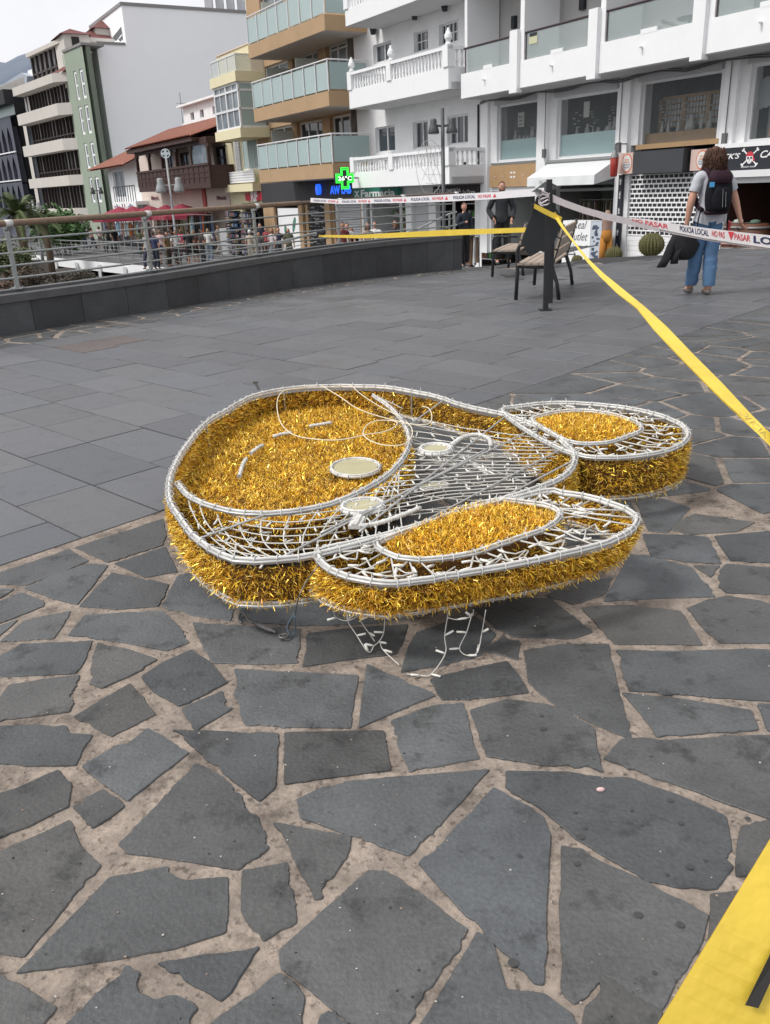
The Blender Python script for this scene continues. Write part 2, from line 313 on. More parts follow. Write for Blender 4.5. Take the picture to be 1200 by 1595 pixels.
TR = [  # outlines of the big flagstones nearest the camera, measured on the ground
 [(33,1003),(142,998),(130,1030),(117,1047),(60,1050),(8,1052),(-8,1047),(-8,1028)],
 [(153,1002),(200,1012),(243,1027),(205,1050),(160,1070),(142,1063),(146,1030)],
 [(15,1067),(70,1058),(122,1052),(107,1107),(60,1113),(-20,1122),(-5,1095)],
 [(222,1053),(258,1030),(298,1013),(325,1030),(353,1062),(320,1080),(280,1098),(240,1075)],
 [(117,1115),(160,1088),(202,1065),(222,1085),(240,1112),(205,1130),(175,1145),(150,1132)],
 [(285,1102),(345,1077),(350,1090),(360,1103),(307,1135),(295,1120)],
 [(367,1042),(450,1046),(557,1052),(550,1090),(545,1132),(460,1130),(385,1128),(366,1080),(372,1068)],
 [(573,1036),(625,1058),(676,1082),(620,1105),(561,1131),(566,1085)],
 [(-20,1132),(60,1129),(100,1130),(108,1143),(142,1145),(128,1165),(117,1190),(50,1191),(-20,1190)],
 [(130,1192),(180,1163),(230,1135),(262,1153),(292,1172),(245,1208),(200,1245),(165,1220)],
 [(272,1137),(350,1140),(432,1143),(430,1190),(427,1226),(405,1245),(365,1215),(325,1183),(298,1158)],
 [(445,1142),(520,1140),(597,1139),(602,1170),(607,1198),(530,1207),(445,1219)],
 [(187,1313),(245,1255),(305,1190),(345,1210),(360,1225),(375,1240),(380,1260),(400,1272),(412,1300),(417,1320),(372,1352),(300,1340),(200,1327)],
 [(116,1255),(135,1243),(160,1230),(192,1255),(170,1272),(145,1287),(130,1270)],
 [(-20,1245),(40,1222),(90,1200),(110,1222),(105,1255),(45,1285),(-20,1312)],
 [(-30,1335),(50,1305),(107,1278),(118,1305),(125,1320),(155,1348),(95,1417),(37,1487),(-30,1478)],
 [(465,1245),(500,1228),(540,1218),(650,1208),(760,1199),(700,1265),(637,1330),(600,1318),(545,1298),(470,1272)],
 [(428,1282),(490,1293),(545,1302),(542,1325),(520,1360),(500,1397),(492,1398),(460,1335)],
 [(380,1355),(415,1350),(445,1343),(455,1390),(460,1435),(412,1462),(385,1430),(378,1417)],
 [(30,1512),(100,1440),(170,1367),(260,1350),(268,1365),(290,1372),(353,1367),(353,1410),(350,1450),(270,1475),(175,1492)],
 [(250,1500),(320,1488),(400,1477),(375,1515),(345,1555),(300,1530)],
 [(437,1480),(505,1418),(575,1356),(600,1357),(665,1400),(727,1447),(680,1520),(620,1612),(560,1600),(500,1552),(440,1505)],
 [(-30,1505),(30,1535),(85,1570),(60,1600),(40,1640),(-30,1640)],
 [(100,1600),(150,1550),(197,1505),(215,1515),(208,1530),(212,1547),(240,1560),(275,1552),(305,1570),(290,1600),(280,1640),(80,1640)],
 [(325,1600),(380,1558),(435,1517),(455,1530),(472,1552),(466,1640),(290,1640)],
 [(495,1600),(512,1577),(545,1600),(600,1655),(480,1660)],
 [(790,1202),(880,1203),(980,1212),(1060,1240),(1130,1272),(1138,1320),(1140,1350),(1115,1382),(1060,1380),(1010,1370),(950,1335),(900,1305),(845,1258),(790,1225)],
 [(770,1228),(810,1250),(845,1272),(856,1300),(850,1400),(845,1530),(835,1529),(780,1475),(720,1415),(655,1343),(715,1285)],
 [(877,1318),(905,1322),(930,1340),(1010,1375),(1102,1425),(1092,1465),(1030,1570),(945,1515),(920,1540),(895,1560),(877,1540)],
 [(745,1453),(765,1465),(787,1542),(850,1550),(890,1580),(900,1640),(630,1640),(690,1545)],
 [(940,1520),(985,1548),(1030,1576),(1010,1640),(905,1640),(915,1570)],
 [(1110,1393),(1165,1385),(1260,1420),(1180,1640),(1060,1640),(1045,1590),(1108,1470)],
 [(1157,1287),(1200,1277),(1260,1270),(1260,1355),(1150,1362)],
 [(943,1180),(970,1152),(1070,1152),(1180,1146),(1290,1150),(1290,1290),(1200,1273),(1060,1222)],
 [(972,1080),(1070,1090),(1170,1107),(1180,1135),(1025,1146),(1000,1110)],
 [(962,1013),(1050,1015),(1160,1011),(1260,1010),(1260,1095),(1140,1086),(982,1074),(970,1040)],
 [(735,1106),(790,1090),(850,1097),(885,1108),(900,1120),(925,1135),(927,1160),(938,1200),(850,1190),(760,1176),(748,1140)],
 [(611,1122),(665,1102),(720,1095),(732,1140),(745,1180),(690,1190),(640,1200),(622,1160)],
 [(672,1058),(730,1042),(790,1030),(808,1052),(822,1077),(755,1085),(690,1088)],
 [(818,1013),(880,1003),(947,1003),(955,1040),(962,1070),(972,1110),(983,1150),(925,1125),(870,1098),(845,1080),(825,1060)],
 [(302,970),(380,975),(466,980),(466,1005),(463,1031),(400,1033),(333,1031),(315,1000)],
 [(480,987),(550,978),(634,973),(628,995),(617,1017),(540,1026),(473,1037)],
 [(650,985),(700,968),(740,960),(771,987),(748,1019),(690,1035),(627,1045),(635,1015)],
 [(757,1012),(785,989),(809,998),(806,1026),(780,1018)],
 [(740,945),(800,932),(857,932),(890,958),(922,983),(893,993),(850,991),(800,990),(775,978)],
 [(278,896),(330,885),(375,888),(368,925),(358,965),(300,957),(253,942)],
 [(372,965),(385,905),(480,890),(600,895),(735,900),(728,940),(640,962),(560,970),(470,973)],
 [(125,943),(150,915),(175,892),(262,910),(255,930),(245,943),(180,948)],
 [(107,988),(133,958),(190,954),(253,952),(278,975),(293,1000),(260,1012),(187,998)],
 [(2,998),(25,977),(37,967),(108,952),(98,972),(83,993),(40,996)],
 [(-20,945),(33,923),(68,937),(67,943),(20,962),(-20,978)],
 [(-20,917),(20,917),(0,930),(-20,938)],
 [(40,915),(90,893),(137,878),(167,880),(145,910),(120,940),(80,930)],
 [(-20,898),(50,875),(107,855),(137,873),(90,893),(43,910),(-20,908)],
 [(118,852),(185,830),(253,808),(258,830),(253,848),(168,875)],
 [(180,877),(257,852),(275,890),(228,898)],
 [(943,935),(965,895),(983,863),(1030,870),(1077,883),(1095,905),(1113,928),(1030,930)],
 [(908,947),(940,943),(980,942),(1060,952),(1075,975),(1093,1003),(1030,1002),(960,1002),(930,970)],
 [(1073,947),(1100,935),(1133,928),(1183,935),(1250,960),(1250,1000),(1180,1000),(1123,1000),(1095,975)],
 [(1123,887),(1133,878),(1190,883),(1250,890),(1250,925),(1133,922),(1122,913)],
 [(1115,835),(1180,829),(1250,826),(1250,876),(1200,875),(1140,872)],
 [(1003,832),(1060,833),(1103,837),(1113,855),(1123,877),(1070,874),(1016,865)],
 [(1083,881),(1120,881),(1107,897)],
 [(853,927),(890,905),(953,900),(940,925),(893,940)],
 [(1047,823),(1060,810),(1083,800),(1175,813),(1147,827),(1073,832)],
 [(990,775),(1035,777),(1075,790),(1058,808),(1040,828),(1012,826)],
]
def inpoly(p, poly):
    x, y = p; c = False; n = len(poly)
    for i in range(n):
        x1, y1 = poly[i]; x2, y2 = poly[i - 1]
        if (y1 > y) != (y2 > y) and x < (x2 - x1) * (y - y1) / (y2 - y1) + x1: c = not c
    return c
def clip(poly, nx, ny, d):  # keep nx*x+ny*y <= d
    out = []; n = len(poly)
    for i in range(n):
        a = poly[i]; b = poly[(i + 1) % n]; fa = nx * a[0] + ny * a[1] - d; fb = nx * b[0] + ny * b[1] - d
        if fa <= 0: out.append(a)
        if (fa < 0 < fb) or (fb < 0 < fa):
            t = fa / (fa - fb); out.append((a[0] + (b[0] - a[0]) * t, a[1] + (b[1] - a[1]) * t))
    return out
def grow(poly, e):
    s = 1 if sum(poly[i - 1][0] * poly[i][1] - poly[i][0] * poly[i - 1][1] for i in range(len(poly))) > 0 else -1; out = []; n = len(poly)
    for i in range(n):
        a, b, c = Vector(poly[i - 1]), Vector(poly[i]), Vector(poly[(i + 1) % n]); d1 = (b - a).normalized(); d2 = (c - b).normalized(); m = Vector((d1.y + d2.y, -(d1.x + d2.x))) * s
        m = m.normalized() * e / max(.5, math.sqrt(max(.01, (1 + d1.dot(d2)) / 2))) if m.length > 1e-6 else Vector((0, 0)); out.append(tuple(b + m))
    return out
def area(p):
    return abs(sum(p[i - 1][0] * p[i][1] - p[i][0] * p[i - 1][1] for i in range(len(p)))) / 2
A45 = math.radians(46.5); EU = (math.sin(A45), -math.cos(A45)); EV = (math.cos(A45), math.sin(A45))
def uv(x, y): return x * EU[0] + y * EU[1], x * EV[0] + y * EV[1]
def xy(u, v): return u * EU[0] + v * EV[0], u * EU[1] + v * EV[1]
UB = -3.36
# plaza outline: parapet line on the left, crest on the right
WALLPX = [(0, 523), (160, 497), (280, 478), (400, 458), (520, 440), (620, 428), (720, 419)]
WB = [GG(*p) for p in WALLPX]
d0 = (WB[0] - WB[1]).normalized(); WB = [WB[0] + d0 * 5.5, WB[0] + d0 * 2.5] + WB
CREST = [Vector((1.62, 16.9, 0)), Vector((2.3, 17.6, 0)), Vector((3.2, 17.0, 0)), Vector((3.6, 15.6, 0)), Vector((5.0, 15.7, 0)), Vector((6.2, 16.6, 0)), Vector((8.2, 18.0, 0)), Vector((14, 20, 0)), Vector((14, -3, 0)), Vector((-6, -3, 0)), Vector((-9.5, 1.5, 0))]
PLAZA = [(p.x, p.y) for p in WB[::-1]]
PLAZA = [(p.x, p.y) for p in WB] + [(p.x, p.y) for p in CREST]
def jag(poly, amp, seg, rr):
    out = []; n = len(poly)
    for i in range(n):
        a = Vector(poly[i]); b = Vector(poly[(i + 1) % n]); L = (b - a).length; k = max(1, int(L / seg)); nn = Vector((-(b - a).y, (b - a).x)) / max(L, 1e-6)
        am = amp * (0.35 + 2.0 * rr.random() ** 2)
        out.append(tuple(a))
        for j in range(1, k):
            t = j / k; p = a + (b - a) * t
            h = noise.noise(Vector((p.x * 13, p.y * 13, i * 3.1))) + .7 * noise.noise(Vector((p.x * 38, p.y * 38, 7))) + .45 * noise.noise(Vector((p.x * 110, p.y * 110, 3))); h -= 3.2 * max(0, noise.noise(Vector((p.x * 9, p.y * 9, 40))) - .22)
            p = p + nn * h * am * min(1, 4 * t, 4 * (1 - t)); out.append((p.x, p.y))
    return out
def rounded(poly, r):
    out = []; n = len(poly)
    for i in range(n):
        a = Vector(poly[i - 1]); b = Vector(poly[i]); c = Vector(poly[(i + 1) % n]); da = a - b; dc = c - b
        q = min(r, da.length * .3, dc.length * .3)
        p1 = b + da.normalized() * q; p2 = b + dc.normalized() * q
        out += [tuple(p1), tuple((p1 + p2) / 4 + b / 2), tuple(p2)]
    return out
def add_stone(mb, poly, zt, h, rr, tilt=0.0):
    n = len(poly)
    if sum(poly[i - 1][0] * poly[i][1] - poly[i][0] * poly[i - 1][1] for i in range(n)) < 0: poly = poly[::-1]
    cx = sum(p[0] for p in poly) / n; cy_ = sum(p[1] for p in poly) / n; tx, ty = rr.uniform(-tilt, tilt), rr.uniform(-tilt, tilt); e = .0022
    def Z(x, y): return gz(x, y) + zt + (x - cx) * tx + (y - cy_) * ty
    top = []; mid = []; lowv = []
    for x, y in poly:
        dx, dy = x - cx, y - cy_; L = math.hypot(dx, dy) + 1e-6; k = 1 - min(.5, e / L)
        top.append((cx + dx * k, cy_ + dy * k, Z(x, y))); mid.append((x, y, Z(x, y) - .0025)); lowv.append((x, y, Z(x, y) - h))
    fs = [tuple(range(n))]
    for i in range(n):
        j = (i + 1) % n; fs.append((n + i, n + j, j, i)); fs.append((2 * n + i, 2 * n + j, n + j, n + i))
    mb.add(top + mid + lowv, fs)
# traced stones
fl = MB(); rs = random.Random(3); tw = []
for k, q in enumerate(TR):
    poly = grow([tuple(G(*p).xy) for p in q], .0045); tw.append(poly)
    g = rs.choice((.78, .9, 1, 1.05, 1.2)) * rs.uniform(.93, 1.07); wv = rs.uniform(-.03, .07); fl.cur = (g * (1 + wv), g, g * (1 - wv))
    add_stone(fl, jag(rounded(poly, .006), .0055, .008, rs), rs.uniform(-.001, .001), .012, rs, .002)
def cells(pts, bound_fn, rng, gap, mb, amp, seg, big):
    grid = {}
    for i, p in enumerate(pts): grid.setdefault((int(math.floor(p[0] / big)), int(math.floor(p[1] / big))), []).append(i)
    for i, p in enumerate(pts):
        poly = [(p[0] - big, p[1] - big), (p[0] + big, p[1] - big), (p[0] + big, p[1] + big), (p[0] - big, p[1] + big)]
        gx, gy = int(math.floor(p[0] / big)), int(math.floor(p[1] / big))
        for ax in range(-2, 3):
            for ay in range(-2, 3):
                for j in grid.get((gx + ax, gy + ay), []):
                    if j == i: continue
                    q = pts[j]; dx, dy = q[0] - p[0], q[1] - p[1]; L = math.hypot(dx, dy)
                    if L > 2 * big: continue
                    gg = gap * (0.55 + .9 * (((i * 7919 + j * 7919) % 97) / 97))
                    poly = clip(poly, dx / L, dy / L, (p[0] * dx + p[1] * dy) / L + L / 2 - gg / 2)
                    if len(poly) < 3: break
                if len(poly) < 3: break
            if len(poly) < 3: break
        poly = bound_fn(p, poly)
        if not poly or len(poly) < 3 or area(poly) < .006: continue
        g = rng.uniform(.86, 1.18); wv = rng.uniform(-.03, .05); mb.cur = (g * (1 + wv), g, g * (1 - wv))
        add_stone(mb, jag(rounded(poly, .01), amp, seg, rng), rng.uniform(-.001, .001), .012, rng, .002)
def wall_u(v):  # u of the parapet base at coordinate v
    pts = [uv(p.x, p.y) for p in WB]; pts.sort(key=lambda q: q[1])
    if v <= pts[0][1]: return pts[0][0]
    for a, b in zip(pts, pts[1:]):
        if a[1] <= v <= b[1]: return a[0] + (b[0] - a[0]) * (v - a[1]) / (b[1] - a[1])
    return pts[-1][0]
STRIP = 0.86
rc = random.Random(11); seeds = []
st = .36
for iu in range(-14, 40):
    for iv in range(-16, 52):
        u = UB - .05 + (iu + rc.uniform(-.42, .42)) * st; v = (iv + rc.uniform(-.42, .42)) * st * 1.05
        x, y = xy(u, v)
        if not (-4 < x < 13 and -2 < y < 19): continue
        if u < UB + .06: continue
        if rc.random() < .12: continue
        if y > 0.6 or x > -3: seeds.append((x, y))
def in_trace_zone(x, y):
    v = Vector((x, y, -EYE)); f = v.dot(FW)
    if f < .2: return False
    px = 600 + FL * v.dot(RV) / f; py = 797.5 - FL * v.dot(UV) / f
    if py > 1640 or px < -25 or px > 1255: return False
    edge = [(-30, 905), (110, 845), (255, 800), (330, 880), (500, 890), (735, 895), (850, 925), (985, 770), (1090, 785), (1255, 822)]
    for a, b in zip(edge, edge[1:]):
        if a[0] <= px <= b[0]: return py > a[1] + (b[1] - a[1]) * (px - a[0]) / (b[0] - a[0])
    return False
def bf(p, poly):
    if in_trace_zone(*p): return None
    poly = clip(poly, -EU[0], -EU[1], -(UB + .004))
    if len(poly) < 3: return None
    x, y = p
    if not inpoly(p, PLAZA): return None
    for T in tw:
        tc_ = (sum(a[0] for a in T) / len(T), sum(a[1] for a in T) / len(T))
        if math.hypot(tc_[0] - x, tc_[1] - y) > 1.6: continue
        if not (any(inpoly(q, T) for q in poly) or any(inpoly(q, poly) for q in T)): continue
        best = None; n = len(T)
        for i in range(n):
            a, b = T[i - 1], T[i]; ex, ey = b[0] - a[0], b[1] - a[1]; L = math.hypot(ex, ey) + 1e-9; nx, ny = ey / L, -ex / L
            if (tc_[0] - a[0]) * nx + (tc_[1] - a[1]) * ny < 0: nx, ny = -nx, -ny
            dmin = min(q[0] * nx + q[1] * ny for q in T)
            c = clip(poly, nx, ny, dmin - .02)
            if len(c) >= 3 and (best is None or area(c) > area(best)): best = c
        poly = best
        if poly is None: return None
    return poly
cells(seeds, bf, rc, .034, fl, .0035, .03, .62)
# strip of crazy paving along the parapet
ss_ = []
vv = -2.0
while vv < 17.5:
    for k in range(3):
        u = wall_u(vv) + STRIP * (k + .5 + rc.uniform(-.3, .3)) / 3; v = vv + rc.uniform(-.12, .12)
        ss_.append(xy(u, v))
    vv += .36
def bs(p, poly):
    u, v = uv(*p); w0 = wall_u(v)
    poly = clip(poly, EU[0], EU[1], w0 + STRIP); 
    if len(poly) < 3: return None
    return clip(poly, -EU[0], -EU[1], -(w0 + .02))
cells(ss_, bs, rc, .055, fl, .004, .04, .5)
tag(fl.build('crazy_paving', M_STONE, tone=True), kind='structure')
# rectangular slabs
sl = MB(); rs2 = random.Random(5)
def slab_poly(u0, u1, v0, v1):
    P_ = [xy(u0, v0), xy(u1, v0), xy(u1, v1), xy(u0, v1)]
    return P_
vs0 = -1.2; row = 0
vcuts = [3.19 - .405 * i for i in range(0, 14)][::-1] + [3.19 + .41 * i for i in range(1, 36)]
for a, b in zip(vcuts, vcuts[1:]):
    u = wall_u((a + b) / 2) + STRIP + .01; off = rs2.uniform(0, .6); first = True; u -= 0
    x0 = u
    while x0 < UB - .02:
        L = rs2.choice((.5, .6, .62, .7, .8)); x1 = x0 + (L * rs2.uniform(.4, 1) if first else L); first = False
        if x1 > UB - .14: x1 = UB
        g = .004
        P_ = slab_poly(x0 + g, x1 - g, a + g, b - g)
        c = ((P_[0][0] + P_[2][0]) / 2, (P_[0][1] + P_[2][1]) / 2)
        # clip against the sloping paving edge and the plaza outline
        if inpoly(c, PLAZA):
            tn = rs2.uniform(.86, 1.14)
            w_ = rs2.uniform(-.02, .03)
            sl.cur = (tn * (1 + w_), tn, tn * (1 - w_))
            if abs(c[0] + 2.86) < .25 and abs(c[1] - 8.75) < .33: sl.cur = (1.0, .78, .64)
            poly = []
            for i in range(4):
                p, q = P_[i], P_[(i + 1) % 4]
                for j in range(5): poly.append((p[0] + (q[0] - p[0]) * j / 5, p[1] + (q[1] - p[1]) * j / 5))
            add_stone(sl, poly, rs2.uniform(-.0018, .0018), .014, rs2, .002)
        x0 = x1
tag(sl.build('slab_paving', M_SLAB, tone=True), kind='structure')
# bedding under everything on the plaza
def sheet(poly2, z, m, name, res=.5, kind='structure', fz=gz):
    bm = bmesh.new()
    x0 = min(p[0] for p in poly2); x1 = max(p[0] for p in poly2); y0 = min(p[1] for p in poly2); y1 = max(p[1] for p in poly2)
    f = bm.faces.new([bm.verts.new((p[0], p[1], 0)) for p in poly2])
    k = x0 + res
    while k < x1:
        bmesh.ops.bisect_plane(bm, geom=bm.verts[:] + bm.edges[:] + bm.faces[:], plane_co=(k, 0, 0), plane_no=(1, 0, 0)); k += res
    k = y0 + res
    while k < y1:
        bmesh.ops.bisect_plane(bm, geom=bm.verts[:] + bm.edges[:] + bm.faces[:], plane_co=(0, k, 0), plane_no=(0, 1, 0)); k += res
    for v in bm.verts: v.co.z = fz(v.co.x, v.co.y) + z
    bmesh.ops.recalc_face_normals(bm, faces=bm.faces[:])
    if sum(fc.normal.z for fc in bm.faces) < 0: bmesh.ops.reverse_faces(bm, faces=bm.faces[:])
    me = bpy.data.meshes.new(name); bm.to_mesh(me); bm.free(); me.materials.append(m)
    at = me.attributes.new('tone', 'FLOAT_COLOR', 'POINT'); at.data.foreach_set('color', [1.0] * (4 * len(me.vertices)))
    o = bpy.data.objects.new(name, me); C.objects.link(o); return tag(o, kind=kind)
sheet(PLAZA, -.0048, M_MORT, 'mortar_bed')
v_lo = min(uv(*p)[1] for p in PLAZA) ; band = []
vk = -4.0
while vk <= 17.2: band.append(xy(wall_u(vk) + STRIP, vk)); vk += .5
vk = 17.2
while vk >= -4: band.append(xy(UB, vk)); vk -= .5
band = [p for p in band]
bb = [p for p in band]
# dark bedding of the slab band, kept inside the plaza
cl = clip(clip(bb, 0, 1, 16.6), 0, -1, 3)
sheet(cl, -.0040, M_BED, 'slab_bed')
# kerb face where the plaza ends above the street
kb = MB()
ed = [Vector((WB[-1].x, WB[-1].y, 0))] + CREST[:9]
for a, b in zip(ed, ed[1:]):
    n = max(1, int((b - a).length / .8))
    for i in range(n):
        p = a.lerp(b, i / n); q = a.lerp(b, (i + 1) / n)
        nrm = Vector(((b - a).y, -(b - a).x, 0)).normalized() * -.15
        def zz(t): return gz(t.x, t.y)
        kb.hexa([(p.x, p.y, -2), (q.x, q.y, -2), (q.x + nrm.x, q.y + nrm.y, -2), (p.x + nrm.x, p.y + nrm.y, -2), (p.x, p.y, zz(p) + .002), (q.x, q.y, zz(q) + .002), (q.x + nrm.x, q.y + nrm.y, zz(q) + .002), (p.x + nrm.x, p.y + nrm.y, zz(p) + .002)])
tag(kb.build('kerb', M_SLAB and mat('dark_kerb', (.07, .072, .076), .6, nscale=3, namt=.15)), kind='structure')
# street (raised promenade deck) and the shore below it
DECK = [(-60, 92), (-25.5, 65), (-17.5, 53), (-10.4, 43), (-5.2, 34.5), (-3.4, 29), (-1.2, 23.5), (.2, 19.5), (1.3, 16.6)]
street = DECK + [(3.0, 15.5), (3.5, 15.2), (8, 15.2), (14, 18), (60, 18), (60, 140), (-60, 140)]
sheet(street, 0, M_STREET, 'street', res=4, fz=lambda x, y: stz(y))
def shz(x, y): 
    n = noise.noise(Vector((x * .35, y * .35, 1))) * .9 + noise.noise(Vector((x * 1.1, y * 1.1, 4))) * .4 + noise.noise(Vector((x * 3.1, y * 3.1, 9))) * .16
    return -3.3 + n + .9 * sstep(-14, -34, x) * sstep(25, 45, y)
M_ROCK = mat('shore_rock', (.045, .038, .033), .9, nscale=1.6, namt=.6, bump=1.0, bscale=6)
sm = MB(); nx_, ny_ = 110, 120; X0, X1, Y0, Y1 = -75, 3, -6, 100
sm.add([(X0 + (X1 - X0) * i / nx_, Y0 + (Y1 - Y0) * j / ny_, shz(X0 + (X1 - X0) * i / nx_, Y0 + (Y1 - Y0) * j / ny_)) for j in range(ny_ + 1) for i in range(nx_ + 1)],
       [(j * (nx_ + 1) + i, j * (nx_ + 1) + i + 1, (j + 1) * (nx_ + 1) + i + 1, (j + 1) * (nx_ + 1) + i) for j in range(ny_) for i in range(nx_)])
tag(sm.build('shore', M_ROCK, smooth=False), kind='structure')
gp = MB(); gp.quad((-3000, -200, -4.4), (3000, -200, -4.4), (3000, 4000, -4.4), (-3000, 4000, -4.4))
tag(gp.build('ground', mat('far_ground', (.10, .10, .09), .95, nscale=.05, namt=.3, spec=.05)), kind='structure')
# mountain
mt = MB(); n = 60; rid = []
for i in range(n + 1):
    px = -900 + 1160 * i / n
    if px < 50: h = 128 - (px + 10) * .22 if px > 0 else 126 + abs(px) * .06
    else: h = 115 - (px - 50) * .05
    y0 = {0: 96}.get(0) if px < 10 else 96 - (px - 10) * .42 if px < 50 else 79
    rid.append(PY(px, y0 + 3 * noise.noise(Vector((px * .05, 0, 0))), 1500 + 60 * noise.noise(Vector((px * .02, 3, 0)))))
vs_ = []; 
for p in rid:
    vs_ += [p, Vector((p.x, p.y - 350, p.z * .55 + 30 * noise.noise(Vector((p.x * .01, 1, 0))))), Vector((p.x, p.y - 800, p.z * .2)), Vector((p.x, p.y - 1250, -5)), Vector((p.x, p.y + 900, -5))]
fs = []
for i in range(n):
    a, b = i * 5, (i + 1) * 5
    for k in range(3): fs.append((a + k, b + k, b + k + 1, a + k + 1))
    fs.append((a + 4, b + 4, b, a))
mt.add(vs_, fs); tag(mt.build('mountain', mat('hazy_mountain_slope', (.13, .16, .21), .95, nscale=.01, namt=.2), smooth=True), kind='structure')  # distance haze is painted into this bluish slope colour
# ================================================================== TINSEL FIGURE
ZT, ZB = 0.285, 0.125
def tpx(q, z): return [G(x, y, z) for x, y in q]
def smooth_closed(p, n):
    N = len(p); out = []
    tot = [0]
    for i in range(N): tot.append(tot[-1] + (p[(i + 1) % N] - p[i]).length)
    for k in range(n):
        d = tot[-1] * k / n; i = max(j for j in range(N) if tot[j] <= d + 1e-9); i = min(i, N - 1); t = (d - tot[i]) / max(1e-9, tot[i + 1] - tot[i])
        a, b, c, e = p[i - 1], p[i], p[(i + 1) % N], p[(i + 2) % N]
        out.append(.5 * ((2 * b) + (c - a) * t + (2 * a - 5 * b + 4 * c - e) * t * t + (-a + 3 * b - 3 * c + e) * t ** 3))
    return out
def smooth_open(p, n):
    q = [p[0] * 2 - p[1]] + list(p) + [p[-1] * 2 - p[-2]]; out = []; m = len(p) - 1
    for k in range(n + 1):
        d = m * k / n; i = min(int(d), m - 1); t = d - i; a, b, c, e = q[i], q[i + 1], q[i + 2], q[i + 3]
        out.append(.5 * ((2 * b) + (c - a) * t + (2 * a - 5 * b + 4 * c - e) * t * t + (-a + 3 * b - 3 * c + e) * t ** 3))
    return out
BODY = [(264,771),(267.5,741),(288,701),(321,661),(354,640.5),(394,618.5),(445,607.5),(497,603),(570,603),(607,605),(645,612),(680,619),(732,636),(778,645),(816,657),(855,674),(881,693),(895,712),(889,733),(870,749),(832,764),(793,777),(720,800),(640,828),(560,850),(493,867),(445,873),(394,876),(361,873),(332,859),(302,837),(280,807),(267.5,788)]
LIMB = [(497,862),(499,875),(515,889),(552,903),(607,911),(640,908),(678,903),(736,893),(793,883),(851,871),(908,858),(954,844),(981,829),(992.6,812),(981,798.5),(954,787),(916,775.5),(878,770),(855,766),(810,776),(740,795),(660,818),(590,838),(530,852)]
FOOT = [(782,641),(812,634),(845,630),(870,629),(908,630),(966,635.6),(1015.6,645),(1054,658.6),(1071,674),(1065,691),(1035,704.6),(992.6,712),(946.6,715),(908,712),(870,700),(820,672)]
HEAD = [(278.5,756),(295,774),(321,787),(361,798),(405,802),(460,798),(515,787),(563,767),(599,745),(625,719),(638,690),(629,661),(607,635),(581,617)]
PADL = [(588,848),(594,857),(614,868),(640,873),(678,873),(736,863.6),(793,844.5),(839,829),(866,814),(872,800),(855,790),(824,785),(774,781),(720,795),(662,820),(625,832)]
PADF = [(828,655),(845,648),(870,643),(908,641),(954,647),(992.6,660),(998,672),(977,681.6),(946.6,691),(908,693),(885,689),(855,674)]
bodyT = smooth_closed(tpx(BODY, ZT), 96); limbT = smooth_closed(tpx(LIMB, ZT), 72); footT = smooth_closed(tpx(FOOT, ZT), 64)
def shrink(p, z, k=1.0, dx=0, dy=0):
    c = sum(p, Vector()) / len(p); return [Vector((c.x + (q.x - c.x) * k + dx, c.y + (q.y - c.y) * k + dy, z)) for q in p]
bodyB = shrink(bodyT, ZB); limbB = shrink(limbT, ZB + .045, .99, -.035, .015); footB = shrink(footT, ZB - .03, .97)
headO = smooth_open(tpx(HEAD, ZT), 48)
padL = smooth_closed(tpx(PADL, ZT + .005), 48); padF = smooth_closed(tpx(PADF, ZT + .005), 40)
FIG = thing('light_figure', 'large fallen gold tinsel figure with white rope light outline lying on the crazy paving', 'decoration', G(600, 780, 0))
M_ROPE = mat('rope_light', (.60, .595, .57), .36, nscale=22, namt=.28)
M_WIRE = mat('white_wire', (.56, .55, .51), .5)
M_STEEL = mat('galvanised_tube', (.50, .50, .49), .45, metal=.6, nscale=14, namt=.2)
M_TIN = mat('gold_tinsel', (1.0, .65, .078), .30, metal=.42, tone=True)
M_TINC = mat('tinsel_core', (.10, .048, .008), .8)
M_PAN = mat('cream_panel', (.42, .39, .23), .35, nscale=9, namt=.06)
M_LED = mat('led_tube', (.72, .71, .66), .3)
rt = random.Random(21)
def rope(parent, name, pts, z0=0, closed=True, r=.011, ties=True):
    mb = MB(); n = len(pts)
    jit = [Vector(p) + Vector((rt.uniform(-1, 1), rt.uniform(-1, 1), rt.uniform(-1, 1))) * .0012 for p in pts]
    mb.tube(jit, r * .95, 8, closed, 0)
    mb.tube([p + Vector((0, 0, r * 1.35)) for p in jit], r * .62, 6, closed, 0)
    c = sum(pts, Vector()) / n
    mb.tube([p + (p - c).normalized() * r * 1.25 + Vector((0, 0, r * .5)) for p in jit], r * .55, 6, closed, 1)
    if ties:
        L = 0
        for i in range(n if closed else n - 1):
            a, b = pts[i], pts[(i + 1) % n]; d = (b - a); L += d.length
            if L > .035:
                L = rt.uniform(-.03, .01); d.normalize(); u = Vector((0, 0, 1)); x = d.cross(u).normalized(); ring = []
                for k in range(8):
                    an = 2 * math.pi * k / 8; ring.append(a + (u * math.cos(an) + x * math.sin(an)) * r * 1.75 + u * r * .5)
                mb.tube(ring, .0021, 4, True, 0)
                if rt.random() < .45:
                    o = (a - c).normalized() * rt.uniform(-.4, 1) + Vector((0, 0, rt.uniform(.1, 1))); mb.tube([a + u * r, a + u * r + o.normalized() * rt.uniform(.014, .03)], .0017, 4, m=0)
    return mb.build(name, [M_ROPE, M_STEEL], parent, smooth=True)
tin_seed = [0]
